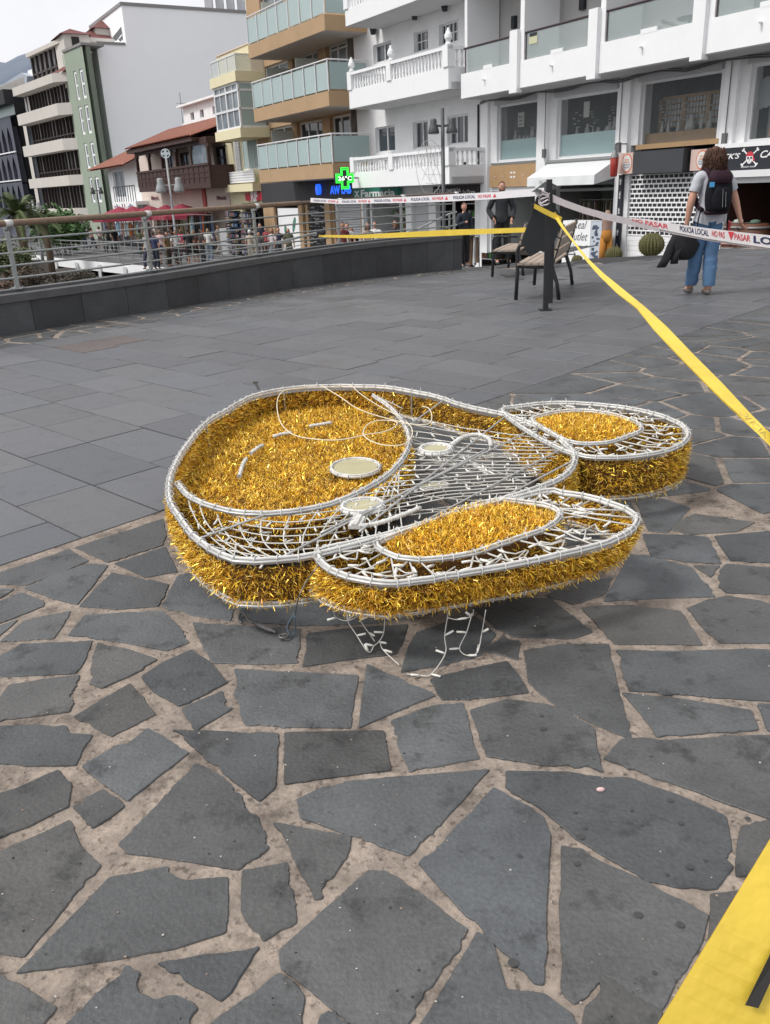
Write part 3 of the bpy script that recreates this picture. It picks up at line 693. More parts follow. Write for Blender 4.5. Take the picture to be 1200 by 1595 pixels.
def tinsel(parent, name, samples, nrm_fn, length=(.020, .040), w=.0029, core=None):
    """samples: list of points; nrm_fn(p)->outward direction; each strip is a bent sliver"""
    mb = MB()
    for p, nrm in samples:
        t = rt.random(); 
        d = (nrm + Vector((rt.gauss(0, .62), rt.gauss(0, .62), rt.gauss(0, .5)))).normalized()
        L = rt.uniform(*length); sd = d.cross(Vector((rt.gauss(0, 1), rt.gauss(0, 1), rt.gauss(0, 1)))).normalized() * w * rt.uniform(.6, 1.2) / 2
        b = (d + Vector((rt.gauss(0, .5), rt.gauss(0, .5), rt.gauss(0, .5) - .15))).normalized()
        p0 = p - d * .006; p1 = p0 + d * L * .55; p2 = p1 + b * L * .5
        k = rt.choice((.20, .36, .7, 1.0, 1.12, 1.25, 1.4)); g = k * rt.uniform(.84, 1.08) * (.8 if k < .6 else 1); bl = k * rt.uniform(.5, 1.5)
        if rt.random() < .05: k, g, bl = 1.1, 1.3, 4.0
        mb.cur = (k, g, bl)
        mb.add([p0 - sd, p0 + sd, p1 + sd, p1 - sd, p2 + sd * .5, p2 - sd * .5], [(0, 1, 2, 3), (3, 2, 4, 5)], 0)
    if core:
        mb.cur = (1, 1, 1); core(mb)
    return mb.build(name, [M_TIN, M_TINC], parent, tone=True)
def band_samples(top, bot, n, closed=True, dens=1.0, side=1):
    N = len(top); c = sum(top, Vector()) / N; out = []; seg = []
    for i in range(N if closed else N - 1): seg.append((top[(i + 1) % N] - top[i]).length)
    tot = sum(seg); 
    for i, L in enumerate(seg):
        for _ in range(int(n * L / tot + rt.random())):
            j = (i + 1) % N; t = rt.random(); h = rt.random(); a = top[i].lerp(top[j], t); b = bot[i].lerp(bot[j], t); e = (top[j] - top[i]); nn = Vector((e.y, -e.x, 0)).normalized()
            if nn.dot(a - c) < 0: nn = -nn
            out.append((b.lerp(a, h), nn * side + Vector((0, 0, rt.uniform(-.3, .3)))))
    return out
def band_core(top, bot, closed=True):
    def f(mb):
        N = len(top)
        for i in range(N if closed else N - 1):
            j = (i + 1) % N; mb.quad(bot[i], bot[j], top[j], top[i], 1)
    return f
def lower(p, dz): return [q - Vector((0, 0, dz)) for q in p]
for nm, T, B, n in (('tinsel_band', bodyT, bodyB, 22000), ('tinsel_band', limbT, limbB, 14000), ('tinsel_band', footT, footB, 10500)):
    Tq = lower(T, .022)
    s_ = band_samples(Tq, B, n) + band_samples(Tq, B, n // 3, side=-1)
    tinsel(FIG, nm, s_, None, core=band_core(Tq, B))
def inpoly3(x, y, poly):
    return inpoly((x, y), [(q.x, q.y) for q in poly])
# gold floor of the big head circle
Cut = headO
# head region = between head arc and the body outline from HEAD[-1] round the far side to HEAD[0]
i0 = min(range(len(bodyT)), key=lambda i: (bodyT[i] - headO[0]).length); i1 = min(range(len(bodyT)), key=lambda i: (bodyT[i] - headO[-1]).length)
arc = []; i = i1
while i != i0: arc.append(bodyT[i]); i = (i - 1) % len(bodyT)
if len(arc) > 60:
    arc = []; i = i1
    while i != i0: arc.append(bodyT[i]); i = (i + 1) % len(bodyT)
headPoly = list(headO) + arc
ex0 = min(p.x for p in headPoly); ex1 = max(p.x for p in headPoly); ey0 = min(p.y for p in headPoly); ey1 = max(p.y for p in headPoly)
ZF = ZB + .03
EYE1 = G(553, 727, ZF + .03)
def eye1(x, y, k=1.0):
    dx, dy = x - EYE1.x, y - EYE1.y; a = math.radians(25); u = dx * math.cos(a) + dy * math.sin(a); v = -dx * math.sin(a) + dy * math.cos(a)
    return (u / (.118 * k)) ** 2 + (v / (.088 * k)) ** 2 < 1
fs_ = []
while len(fs_) < 33000:
    x, y = rt.uniform(ex0, ex1), rt.uniform(ey0, ey1)
    if not inpoly3(x, y, headPoly) or eye1(x, y, 1.02): continue
    z = ZF + .012 * noise.noise(Vector((x * 9, y * 9, 0)))
    fs_.append((Vector((x, y, z)), Vector((rt.gauss(0, .25), rt.gauss(0, .25), .8))))
tinsel(FIG, 'tinsel_face', fs_, None, core=lambda mb: mb.add([Vector((p.x, p.y, ZF - .008)) for p in headPoly], [tuple(range(len(headPoly)))], 1))
hb = [Vector((p.x, p.y, ZB)) for p in headO]
tinsel(FIG, 'tinsel_inner_band', band_samples(lower(headO, .05), hb, 4500, closed=False), None, core=band_core(lower(headO, .05), hb, False))
ft = lower(arc, .03); fb_ = [Vector((p.x, p.y, ZF)) for p in arc]
tinsel(FIG, 'tinsel_inner_band', band_samples(ft, fb_, 5200, closed=False, side=-1), None)
for nm, P_, n, hh in (('tinsel_pad', padL, 7600, .035), ('tinsel_pad', padF, 6600, .03)):
    c = sum(P_, Vector()) / len(P_); x0 = min(p.x for p in P_); x1 = max(p.x for p in P_); y0 = min(p.y for p in P_); y1 = max(p.y for p in P_); o = []
    R_ = max((p - c).length for p in P_)
    while len(o) < n:
        x, y = rt.uniform(x0, x1), rt.uniform(y0, y1)
        if not inpoly3(x, y, P_): continue
        q = Vector((x, y, ZT - .02 + hh * (1 - min(1, ((x - c.x) ** 2 + (y - c.y) ** 2) / R_ ** 2)))); o.append((q, Vector(((x - c.x) * 1.2, (y - c.y) * 1.2, .8))))
    tinsel(FIG, nm, o, None, core=lambda mb: mb.add([Vector((p.x, p.y, ZT - .03)) for p in P_], [tuple(range(len(P_)))], 1))
    rope(FIG, 'pad_frame', P_, r=.008)
    lowp = [Vector((p.x, p.y, ZB + .03)) for p in P_]
    tinsel(FIG, 'tinsel_inner_band', band_samples(lower(P_, .03), lowp, 2200), None, core=band_core(lower(P_, .03), lowp))
rope(FIG, 'body_frame', bodyT, r=.0094); rope(FIG, 'limb_frame', limbT, r=.009); rope(FIG, 'foot_frame', footT, r=.0086)
rope(FIG, 'head_frame', headO, closed=False, r=.0088)
for B in (bodyB, limbB, footB): rope(FIG, 'lower_frame', B, r=.009)
# struts between upper and lower frames, feet
stn = lambda a, b, r: (lambda g: (g.tube([a, b], r, 6), g.build('strut', M_STEEL, FIG)))(MB())
for T, B in ((bodyT, bodyB), (limbT, limbB), (footT, footB)):
    for i in range(3, len(T), 12):
        c = sum(T, Vector()) / len(T); k = (c - T[i]).normalized() * .012; stn(T[i] + k, B[i] + k, .005)
for q in ((-.62, 3.1), (-.1, 4.2), (.75, 3.2), (1.4, 3.75), (-.2, 2.9), (.35, 2.75)): stn(Vector((q[0], q[1], ZB)), Vector((q[0], q[1], 0.0)), .009)
# netting of cable with little light tubes
netreg = lambda x, y: inpoly3(x, y, bodyT) and not inpoly3(x, y, headPoly) and not inpoly3(x, y, padL)
def net(parent, region, z, curves, rods, name, leds=1.0, sag=.012):
    mb = MB()
    for pts in curves:
        run = []
        for p in pts + [None]:
            if p is not None and region(p.x, p.y) and not (run and math.hypot(run[-1].x - p.x, run[-1].y - p.y) > .16): run.append(Vector((p.x, p.y, z - sag * (.5 + .5 * noise.noise(Vector((p.x * 6, p.y * 6, 2)))))))
            else:
                if len(run) > 2:
                    mb.tube(run, .0027, 5, m=0)
                    L = rt.uniform(0, .06)
                    for a, b in zip(run, run[1:]):
                        L += (b - a).length
                        if L > .085:
                            L = rt.uniform(-.02, .02)
                            d = Vector((rt.gauss(.15, .35), rt.choice((-1, 1)) + rt.gauss(0, .35), rt.gauss(-.15, .2))).normalized()
                            if rt.random() < leds: mb.tube([a, a + d * .01, a + d * rt.uniform(.03, .045)], [.002, .0038, .0038], 6, m=1)
                            mb.tube([a - d * .006, a + d * .008 + Vector((0, 0, .008))], .0024, 4, m=0)
                run = []
    for a, b in rods:
        n = 24; run = []
        for k in range(n + 1):
            p = a.lerp(b, k / n)
            if region(p.x, p.y): run.append(Vector((p.x, p.y, z + .004)))
            else:
                if len(run) > 1: mb.tube(run, .0045, 6, m=2)
                run = []
        if len(run) > 1: mb.tube(run, .0045, 6, m=2)
    return mb.build(name, [M_WIRE, M_LED, M_STEEL], parent, smooth=True)
# family of sweeping cables: photo reads them as arcs from the head ring towards the hips
def proj_x(p):
    v = Vector(p) - Vector((0, 0, EYE)); return 600 + FL * v.dot(RV) / v.dot(FW)
cur = []
for k in range(9):
    f = k / 8
    a = G(300 + 10 * f, 770 + 70 * f, ZT).lerp(G(575 + 40 * f, 606, ZT), 0) if k > 99 else None
    pts_px = None
    # start on far side (x grows), sweep down and right
    x0 = 585 + (f * 22) * 6 - 40 if False else 0
    L = []
    for j in range(30):
        t = j / 29
        # centre line bends round the head circle then runs straight to the right
        r0 = 1.05 + .60 * f
        cx, cy_ = 455, 702
        an = math.radians(-58 + 175 * t)
        ex = cx + 182 * r0 * math.cos(an) * (1.0 + .9 * f * max(0, 1 - t * 1.35)); ey = cy_ + 98 * (1 + .75 * f) * math.sin(an) + 14 * f
        if not (ex > 560 and ey > 668): L.append(G(ex, ey, ZT))
    L = [a for a in L]; cur.append([q for q in L if proj_x(q) < 640])
for k in range(18):   # long cables across belly to the right
    f = k / 16; L = []
    for j in range(30):
        t = j / 29
        L.append(G(600 - 90 * f + 300 * t, 640 + 165 * f + (38 - 70 * f) * math.sin(t * math.pi * .5) * 1.2 - 6 * t, ZT))
    cur.append(L)
rods = [(G(312, 840, ZT), G(450, 790, ZT)), (G(420, 880, ZT), G(760, 700, ZT)), (G(612, 682, ZT), G(700, 618, ZT)), (G(500, 832, ZT), G(850, 660, ZT)), (G(600, 846, ZT), G(895, 690, ZT)), (G(640, 852, ZT), G(900, 715, ZT)), (G(560, 830, ZT), G(800, 640, ZT))]
for k in range(13):   # cables fanned from the head ring out to the body rim
    a = headO[3 + 3 * k]; q = (310 + 16 * k, 868 - 1.2 * k) if k < 9 else (470 + 22 * (k - 8), 862 - 9 * (k - 8)); b = G(q[0] + 70, min(872, q[1] + 4), ZT); L = []
    for j in range(16): t = j / 15; L.append(a.lerp(b, t) + Vector((-.03 * math.sin(t * 3.14), -.03 * math.sin(t * 3.14), 0)))
    cur.append(L)
net(FIG, netreg, ZT, cur, rods, 'netting')
cur2 = [[G(560 + 380 * j / 20, 690 + 12 * k + 18 * math.sin(j / 7 + k), ZB + .02) for j in range(21)] for k in range(10)]
net(FIG, lambda x, y: inpoly3(x, y, bodyT) and not inpoly3(x, y, headPoly), ZB + .02, cur2, [(G(560, 800, ZB), G(860, 700, ZB)), (G(640, 690, ZB), G(820, 760, ZB)), (G(600, 740, ZB), G(900, 735, ZB))], 'lower_netting')
def ringnet(outer, inner, name, step):
    mb = MB(); n = len(outer)
    for i in range(0, n, step):
        a = outer[i]; b = min(inner, key=lambda q: (q - a).length); j = rt.randint(-2, 2)
        b = inner[(inner.index(b) + j) % len(inner)]
        if (a - b).length < .03: continue
        mid = (a + b) / 2 - Vector((0, 0, rt.uniform(.0, .02))); mb.tube([a, mid, b], .0034, 5, m=0)
        for q in (a.lerp(b, .3), a.lerp(b, .65)):
            d = Vector((rt.gauss(0, 1), rt.gauss(0, 1), rt.gauss(-.2, .2))).normalized(); mb.tube([q, q + d * .035], .0048, 5, m=1)
            if rt.random() < .6:
                c = outer[(i + step) % n].lerp(inner[(inner.index(b) + step) % len(inner)] if b in inner else b, .5); mb.tube([q, (q + c) / 2 - Vector((0, 0, .01)), c], .003, 4, m=0)
    return mb.build(name, [M_WIRE, M_LED], FIG, smooth=True)
ringnet(limbT, padL, 'limb_netting', 2); ringnet(footT, padF, 'foot_netting', 2)
# oval eye discs
def disc(name, cx, cy_, z, a, b, rot, ringr=.013):
    c = G(cx, cy_, z); n = 40; R_ = math.radians(rot); pts = [c + Vector((math.cos(2 * math.pi * k / n) * a * math.cos(R_) - math.sin(2 * math.pi * k / n) * b * math.sin(R_), math.cos(2 * math.pi * k / n) * a * math.sin(R_) + math.sin(2 * math.pi * k / n) * b * math.cos(R_), 0)) for k in range(n)]
    mb = MB(); inner = [c + (p - c) * .97 for p in pts]; mb.prism(inner, [p + Vector((0, 0, .006)) for p in inner]); o = mb.build(name, M_PAN, FIG)
    r = MB()
    r.tube([p + (p - c).normalized() * .008 for p in pts], ringr, 8, True); r.tube([p + (p - c).normalized() * .008 + Vector((0, 0, ringr)) for p in pts], ringr * .6, 6, True)
    for k in range(0, n, 3):
        p = pts[k] + (pts[k] - c).normalized() * .008; d = (pts[(k + 1) % n] - pts[k]).normalized(); x = d.cross(Vector((0, 0, 1)))
        r.tube([p + (Vector((0, 0, 1)) * math.cos(q * math.pi / 3) + x * math.sin(q * math.pi / 3)) * ringr * 1.5 for q in range(6)], .0025, 4, True)
    r.build('disc_rim', M_ROPE, o, smooth=True); return o
disc('eye_disc', 554, 729, ZF + .024, .105, .125, 10, .0085)
disc('eye_disc', 679, 701, ZT, .060, .062, 8, .011); disc('eye_disc', 565, 790, ZT - .01, .070, .062, 20, .011)
disc('eye_disc', 676, 757, ZB + .03, .055, .035, 5, .006)
def pipe(name, px, z, r, n=20, m=M_ROPE, par=FIG):
    pts = [G(a, b, z if not isinstance(z, (list, tuple)) else z[i]) for i, (a, b) in enumerate(px)]
    mb = MB(); q = smooth_open(pts, n); mb.tube(q, r, 8)
    L = 0
    for a, b in zip(q, q[1:]):
        L += (b - a).length
        if L > .022 and r > .006:
            L = 0; d = (b - a).normalized(); x = d.cross(Vector((0, 0, 1))).normalized(); u = x.cross(d)
            mb.tube([a + (u * math.cos(k * math.pi / 3) + x * math.sin(k * math.pi / 3)) * r * 1.12 for k in range(6)], .0022, 4, True)
    return mb.build(name, m, par, smooth=True)
pipe('rope_loop', [(702, 694), (722, 681), (745, 677), (762, 684), (765, 694)], ZT + .008, .010)
pipe('rope_loop', [(723, 727), (735, 724), (750, 731), (760, 740)], ZT - .02, .009)
pipe('rope_arc', [(552, 821), (585, 816), (620, 805), (655, 791)], ZT, .009)
pipe('rope_arc', [(500, 858), (545, 850), (585, 843)], ZT, .009)
b_ = MB(); q0, q1 = G(552, 822, ZT), G(560, 806, ZT); b_.beam(q0, q1, .045, .012); b_.beam(q0 + Vector((.0, 0, .01)), q1 + Vector((0, 0, .01)), .02, .008); b_.build('white_tab', M_ROPE, FIG)
pipe('mouth_arc', [(373, 742), (378, 725), (384, 714)], ZF + .03, .009, 8)
pipe('mouth_arc', [(391, 706), (401, 698), (410, 693)], ZF + .025, .009, 8)
pipe('mouth_arc', [(426, 680), (440, 676), (455, 674)], ZF + .03, .009, 8)
pipe('mouth_arc', [(482, 664), (500, 661), (517, 658)], ZF + .03, .009, 8)
M_LOOSE = mat('loose_cable', (.72, .66, .50), .5)
pipe('loose_cable', [(497, 600), (470, 604), (442, 609), (432, 625), (436, 655), (455, 676), (490, 684), (530, 685), (570, 677), (600, 672), (618, 662), (614, 656), (590, 655), (572, 662), (566, 675), (575, 685), (597, 693), (625, 693), (640, 683), (642, 668), (632, 655)], ZT + .03, .0027, 90, M_LOOSE)
pipe('loose_cable', [(500, 600), (530, 618), (553, 634), (580, 645), (620, 656), (645, 661), (668, 660), (673, 648), (668, 636), (658, 633)], ZT + .03, .0027, 60, M_LOOSE)
pipe('loose_cable', [(520, 602), (545, 600), (560, 612), (590, 632), (622, 648)], ZT + .03, .0025, 30, M_LOOSE)
# broken light strings hanging from the front frame onto the paving
zz = ZB + .03
for px, zs in (([(540, 950), (541, 966), (556, 990), (574, 1016), (583, 1006), (590, 1000), (598, 985), (600, 952)], [zz, .10, .05, .008, .02, .03, .06, zz]),
               ([(592, 998), (597, 1012), (622, 1036)], [.05, .02, .005]),
               ([(699, 952), (693, 990), (694, 1018), (672, 1050), (655, 1052), (634, 1050)], [zz, .07, .03, .005, .004, .004]),
               ([(697, 962), (712, 965), (735, 960), (738, 950)], [.11, .10, .11, zz]),
               ([(736, 955), (727, 985), (716, 1010), (728, 1021), (744, 1016), (751, 985), (757, 950)], [.12, .06, .02, .008, .02, .07, zz]),
               ([(566, 950), (562, 966), (574, 985), (584, 999)], [zz, .09, .05, .03]), ([(520, 952), (524, 962), (541, 967), (558, 960)], [zz, .11, .10, .12])):
    pipe('hanging_cable', px, zs, .0017, 30, M_WIRE)
    P_ = [G(a, b, z) for (a, b), z in zip(px, zs)]
    for p in P_[1:-1]:
        tb = MB()
        d = Vector((rt.gauss(0, 1), rt.gauss(0, .4), rt.uniform(-.1, .5))).normalized(); tb.tube([p, p + d * .01, p + d * .032], [.002, .004, .004], 6); tb.build('led_tube', M_LED, FIG, smooth=True)
# rigging screw with hook on a wire
M_IRON = mat('worn_iron', (.16, .155, .15), .45, metal=.7, nscale=40, namt=.3)
hk = MB(); a, b = G(395, 970, .012), G(430, 985, .012)
hk.tube([a, a.lerp(b, .15), a.lerp(b, .2), a.lerp(b, .8), a.lerp(b, .85), b], [.005, .005, .010, .010, .006, .006], 8)
hook = [G(395, 970, .012), G(388, 968, .012), G(383, 960, .012), G(377, 955, .012), G(372, 960, .012), G(373, 968, .012), G(377, 970, .012)]
hk.tube(smooth_open(hook, 14), .0045, 6)
c = G(442, 991, .014); hk.tube([c + Vector((math.cos(k * .6283) * .016, math.sin(k * .6283) * .013, 0)) for k in range(10)], .0045, 6, True)
hk.build('turnbuckle', M_IRON, FIG, smooth=True)
pipe('steel_wire', [(512, 857), (495, 882), (478, 905), (466, 930), (459, 958), (452, 972), (446, 986), (440, 990)], [ZT, ZT, .24, .20, .12, .06, .02, .016], .0022, 30, M_IRON)
pipe('steel_wire', [(459, 955), (448, 975), (452, 990), (460, 982), (459, 960)], [.12, .05, .012, .02, .12], .0026, 20, mat('blue_wire', (.12, .17, .22), .5))
bd = MB(); p = G(404, 607, ZT + .01); bd.tube([p, p + Vector((-.02, .01, .04))], .008, 6); bd.box(p + Vector((-.02, .01, .045)), (.03, .02, .012)); bd.build('clamp_bolt', M_IRON, FIG)
# ================================================================== PARAPET AND RAILING
M_WALLS = mat('basalt_cladding', (.052, .055, .058), .55, nscale=2.5, namt=.3, tone=True, bump=.3, bscale=60)
M_CAP = mat('basalt_cap', (.085, .087, .09), .6, nscale=4, namt=.2)
M_RAIL = mat('stainless_post', (.36, .38, .37), .38, metal=.75, nscale=12, namt=.12)
M_WOOD = mat('weathered_handrail', (.20, .135, .09), .6, nscale=18, namt=.3)
curve = smooth_open(WB, 60)
def off_pts(pts, d):
    out = []
    for i, p in enumerate(pts):
        a = pts[max(0, i - 1)]; b = pts[min(len(pts) - 1, i + 1)]; t = (b - a).normalized(); out.append(p + Vector((-t.y, t.x, 0)) * d)
    return out
PW = thing('parapet_wall', 'low dark basalt wall curving along the plaza edge under the steel railing', 'wall', (WB[2].x, WB[2].y, 0))
def ztop(i): return .335 + .055 * i / 60
back = off_pts(curve, .30); front = curve
mb = MB(); cp = MB(); acc = 0; tn = 1.0; rj = random.Random(9)
for i in range(60):
    a, b = front[i], front[i + 1]; L = (b - a).length; acc += L
    mb.cur = (tn, tn, tn * 1.02)
    za, zb = gz(a.x, a.y) - .05, gz(b.x, b.y) - .05
    gap = .006 if acc > .62 else 0
    e = (b - a).normalized() * gap
    mb.hexa([(a.x, a.y, za), (b.x - e.x, b.y - e.y, zb), (back[i + 1].x, back[i + 1].y, zb - 3.2), (back[i].x, back[i].y, za - 3.2),
             (a.x, a.y, ztop(i)), (b.x - e.x, b.y - e.y, ztop(i + 1)), (back[i + 1].x, back[i + 1].y, ztop(i + 1)), (back[i].x, back[i].y, ztop(i))])
    if acc > .62: acc = 0; tn = rj.uniform(.72, 1.35)
mb.build('cladding', M_WALLS, PW, tone=True)
fo = off_pts(curve, -.03); bo = off_pts(curve, .36); mo = off_pts(curve, .2)
for i in range(0, 60, 3):
    for k in range(i, min(i + 3, 60)):
        e = (fo[k + 1] - fo[k]).normalized() * (.004 if k == i + 2 else 0)
        for (A, B, h0, h1) in ((fo, mo, 0, .085), (mo, bo, 0, .115)):
            cp.hexa([(A[k].x, A[k].y, ztop(k) + h0 + .001), (A[k + 1].x - e.x, A[k + 1].y - e.y, ztop(k + 1) + h0 + .001), (B[k + 1].x - e.x, B[k + 1].y - e.y, ztop(k + 1) + h0 + .001), (B[k].x, B[k].y, ztop(k) + h0 + .001),
                 (A[k].x, A[k].y, ztop(k) + h1), (A[k + 1].x - e.x, A[k + 1].y - e.y, ztop(k + 1) + h1), (B[k + 1].x - e.x, B[k + 1].y - e.y, ztop(k + 1) + h1), (B[k].x, B[k].y, ztop(k) + h1)])
cp.build('coping', M_CAP, PW)
mb = MB()
for px, py in ((48, 509), (405, 451)):
    p = GG(px, py); i = min(range(60), key=lambda k: (curve[k] - p).length); t = (curve[i + 1] - curve[i]).normalized(); n = Vector((-t.y, t.x, 0))
    mb.beam(p - t * .04 + Vector((0, 0, .06)) - n * .004, p + t * .04 + Vector((0, 0, .06)) - n * .004, .02, .10)
mb.build('drain_opening', mat('black_void', (.006, .006, .006), .9), PW)
RLc = off_pts(curve, .24); RLr = off_pts(curve, .17)
RL = thing('steel_railing', 'grey steel railing with four bars and brown wooden handrail on the low wall', 'railing', (RLc[20].x, RLc[20].y, .4))
def zc(i): return ztop(i) + .115
hand = [Vector((p.x, p.y, 1.178 + .062 * i / 60)) for i, p in enumerate(RLr)]
def proj(p):
    v = Vector(p) - Vector((0, 0, EYE)); f = v.dot(FW); return 600 + FL * v.dot(RV) / f, 797.5 - FL * v.dot(UV) / f
k48 = max(i for i in range(60) if proj(hand[i])[0] < 478)
mb = MB(); mb.tube(hand[:k48 + 1], .036, 12); mb.build('handrail', M_WOOD, RL, smooth=True)
mb = MB(); mb.tube(hand[k48:], .030, 10); mb.build('handrail', mat('grey_handrail', (.11, .075, .055), .5, nscale=18, namt=.2), RL, smooth=True)
for f in (.17, .36, .55, .75):
    mb = MB(); mb.tube([Vector((p.x, p.y, zc(i) * (1 - f) + hand[i].z * f)) for i, p in enumerate(RLc)], .0125, 8); mb.build('bar', M_RAIL, RL, smooth=True)
posts = []
for px in (-330, -140, 32, 235, 396, 523, 628, 713):
    i = min(range(61), key=lambda k: abs(proj((RLc[k].x, RLc[k].y, zc(k)))[0] - px)); posts.append(i)
    p = RLc[i]; q = hand[i]; t = (curve[min(60, i + 1)] - curve[max(0, i - 1)]).normalized(); n = Vector((-t.y, t.x, 0))
    z0 = zc(i); mb = MB(); path = [Vector((p.x, p.y, z0)), Vector((p.x, p.y, z0 + .62)), Vector((p.x, p.y, z0 + .70)) + n * .02, Vector((q.x, q.y, q.z - .06)) + n * .03, Vector((q.x, q.y, q.z - .03))]
    for a, b in zip(path, path[1:]): mb.beam(a, b + (b - a).normalized() * .004, .05, .028, up=n)
    mb.build('post', M_RAIL, RL)
    mb = MB(); mb.box((p.x, p.y, z0 + .006), (.15, .12, .012))
    for dx in (-.05, .05):
        for dy in (-.04, .04): mb.tube([(p.x + dx, p.y + dy, z0 + .01), (p.x + dx, p.y + dy, z0 + .028)], .009, 6)
    mb.build('base_plate', M_RAIL, RL)
    mb = MB(); j = min(59, i); d = (hand[j + 1] - hand[j]).normalized(); mb.tube([q - d * .045, q + d * .045], .0385, 12); mb.build('sleeve', mat('white_sleeve', (.62, .62, .6), .4), RL, smooth=True)
# ================================================================== TAPES
M_YEL = mat('yellow_tape', (.72, .52, .06), .45, nscale=6, namt=.08, bump=.5, bscale=9)
M_WHT = mat('white_tape', (.74, .72, .74), .35, nscale=8, namt=.05)
M_WHT2 = mat('white_tape_back', (.50, .46, .48), .35, nscale=14, namt=.15)
M_NAVY = mat('navy_print', (.02, .03, .10), .45); M_RED = mat('red_print', (.62, .05, .07), .45)
POST = G(850, 483); 
def lin(a, b, t): return a + (b - a) * t
def ribbon(top, bot, Yf, n=60):
    """top / bot edge lines in the picture, both read at the same real distance; returns two lists of points"""
    def at(e, f):
        d = f * (len(e) - 1); i = min(int(d), len(e) - 2); t = d - i; return lin(e[i][0], e[i + 1][0], t), lin(e[i][1], e[i + 1][1], t)
    T, B = [], []
    for k in range(n + 1):
        f = k / n; a = at(top, f); b = at(bot, f); Y = Yf((a[0] + b[0]) / 2); T.append(PY(*a, Y)); B.append(PY(*b, Y))
    return T, B
def rib_mesh(T, B, th=.0008):
    mb = MB(); n = len(T)
    for i in range(n - 1):
        nn = (B[i] - T[i]).cross(T[i + 1] - T[i]); nn = nn.normalized() * th if nn.length > 1e-9 else Vector((0, th, 0))
        mb.quad(T[i] + nn, T[i + 1] + nn, B[i + 1] + nn, B[i] + nn); mb.quad(B[i] - nn, B[i + 1] - nn, T[i + 1] - nn, T[i] - nn)
    return mb
def rib_text(mb, T, B, l0, l1, txt, w0, w1, m, bold=.0, flip=False, tri=False, out=None):
    L = [0]
    for i in range(len(T) - 1): L.append(L[-1] + ((T[i + 1] + B[i + 1] - T[i] - B[i]) / 2).length)
    def F(l, w):
        l = min(max(l, 0), L[-1] - 1e-6); i = max(j for j in range(len(L)) if L[j] <= l); i = min(i, len(T) - 2); t = (l - L[i]) / (L[i + 1] - L[i])
        a = T[i].lerp(T[i + 1], t); b = B[i].lerp(B[i + 1], t); nn = (B[i] - T[i]).cross(T[i + 1] - T[i]).normalized()
        if nn.dot(Vector((0, 0, EYE)) - a) < 0: nn = -nn
        return b.lerp(a, w) + nn * .003
    if tri: v, f = [(0, 0), (1, 0), (.5, 1)], [(0, 1, 2)]
    else: v, f, _ = text_mesh(txt, bold=bold)
    if flip: v = [(1 - x, 1 - y) for x, y in v]
    mb.add([F(lin(l0, l1, x), lin(w0, w1, y)) for x, y in v], f, m)
    return L[-1]
def inv(p0, Y0, p1, Y1): return lambda px: 1 / lin(1 / Y0, 1 / Y1, (px - p0) / (p1 - p0))
YP = POST.y
def carry_on(T, B, L, n, dip=0.0, floor=None):
    """the tape goes on beyond the right edge of the view"""
    d = ((T[-1] + B[-1]) - (T[-5] + B[-5])).normalized(); a, b = T[-1].copy(), B[-1].copy()
    for i in range(1, n + 1):
        for q, s in ((T, a), (B, b)):
            p = s + d * L * i / n - Vector((0, 0, dip * (i / n) ** 2))
            if floor is not None and p.z < floor: p.z = floor + .01 * math.sin(i * 1.3) ** 2
            q.append(p)
    return T, B
# white tape 1: railing to post
hk0 = hand[k48]
T, B = ribbon([(484, 308), (530, 310.5), (560, 309.5), (640, 306), (700, 302.5), (770, 299), (848, 292)], [(484, 315), (530, 317.5), (560, 317), (640, 315.5), (700, 313.5), (770, 310), (848, 304)], inv(484, hk0.y - .06, 848, YP - .05), 80)
mb = rib_mesh(T, B); o = mb.build('barrier_tape', M_WHT); tag(o, 'white barrier tape with red and navy print from railing to black post', 'tape', 'white barrier tapes')
tx = MB(); l = .1; tot = sum(((T[i + 1] - T[i]).length for i in range(80)))
while l < tot - 1.0:
    rib_text(tx, T, B, l + .02, l + .48, 'POLICIA LOCAL', .28, .74, 0, .02); rib_text(tx, T, B, l + .54, l + .80, 'NO PASAR', .28, .74, 1, .02); rib_text(tx, T, B, l + .83, l + .90, '', .25, .78, 1, tri=True); l += 1.0
tx.build('print', [M_NAVY, M_RED], o)
# white tape 2: post to the right, twisting half way
Yr = inv(862, YP - .05, 1200, 4.4)
T, B = ribbon([(860, 302), (880, 311), (910, 322), (943, 331), (977, 339), (1005, 347), (1030, 356)], [(860, 314), (880, 322), (910, 332.5), (943, 342), (977, 349.5), (1005, 356), (1030, 361)], Yr, 40)
T2, B2 = ribbon([(975, 339), (1010, 341), (1050, 348), (1100, 355), (1150, 361), (1200, 366.5), (1260, 374)], [(975, 341), (1010, 353), (1050, 361), (1100, 371), (1150, 379), (1200, 386), (1260, 395)], Yr, 60)
TX, BX = carry_on(list(T2), list(B2), 3.2, 16, .05); o = rib_mesh(TX, BX).build('barrier_tape', M_WHT); tag(o, 'white barrier tape with red and navy print passing in front of the woman', 'tape', 'white barrier tapes')
rib_mesh([p + Vector((0, .01, 0)) for p in T], [p + Vector((0, .01, 0)) for p in B]).build('twisted_length', M_WHT2, o)
T3, B3 = ribbon([(1000, 352), (1050, 358.5), (1100, 367), (1150, 375.5), (1200, 382.5), (1260, 391)], [(1000, 354), (1050, 364.5), (1100, 374), (1150, 382), (1200, 389), (1260, 398)], lambda px: Yr(px) + .02, 40)
rib_mesh(T3, B3).build('folded_edge', M_WHT2, o)
tx = MB()
rib_text(tx, T2, B2, .35, .86, 'POLICIA', .22, .74, 0, .02, flip=True)
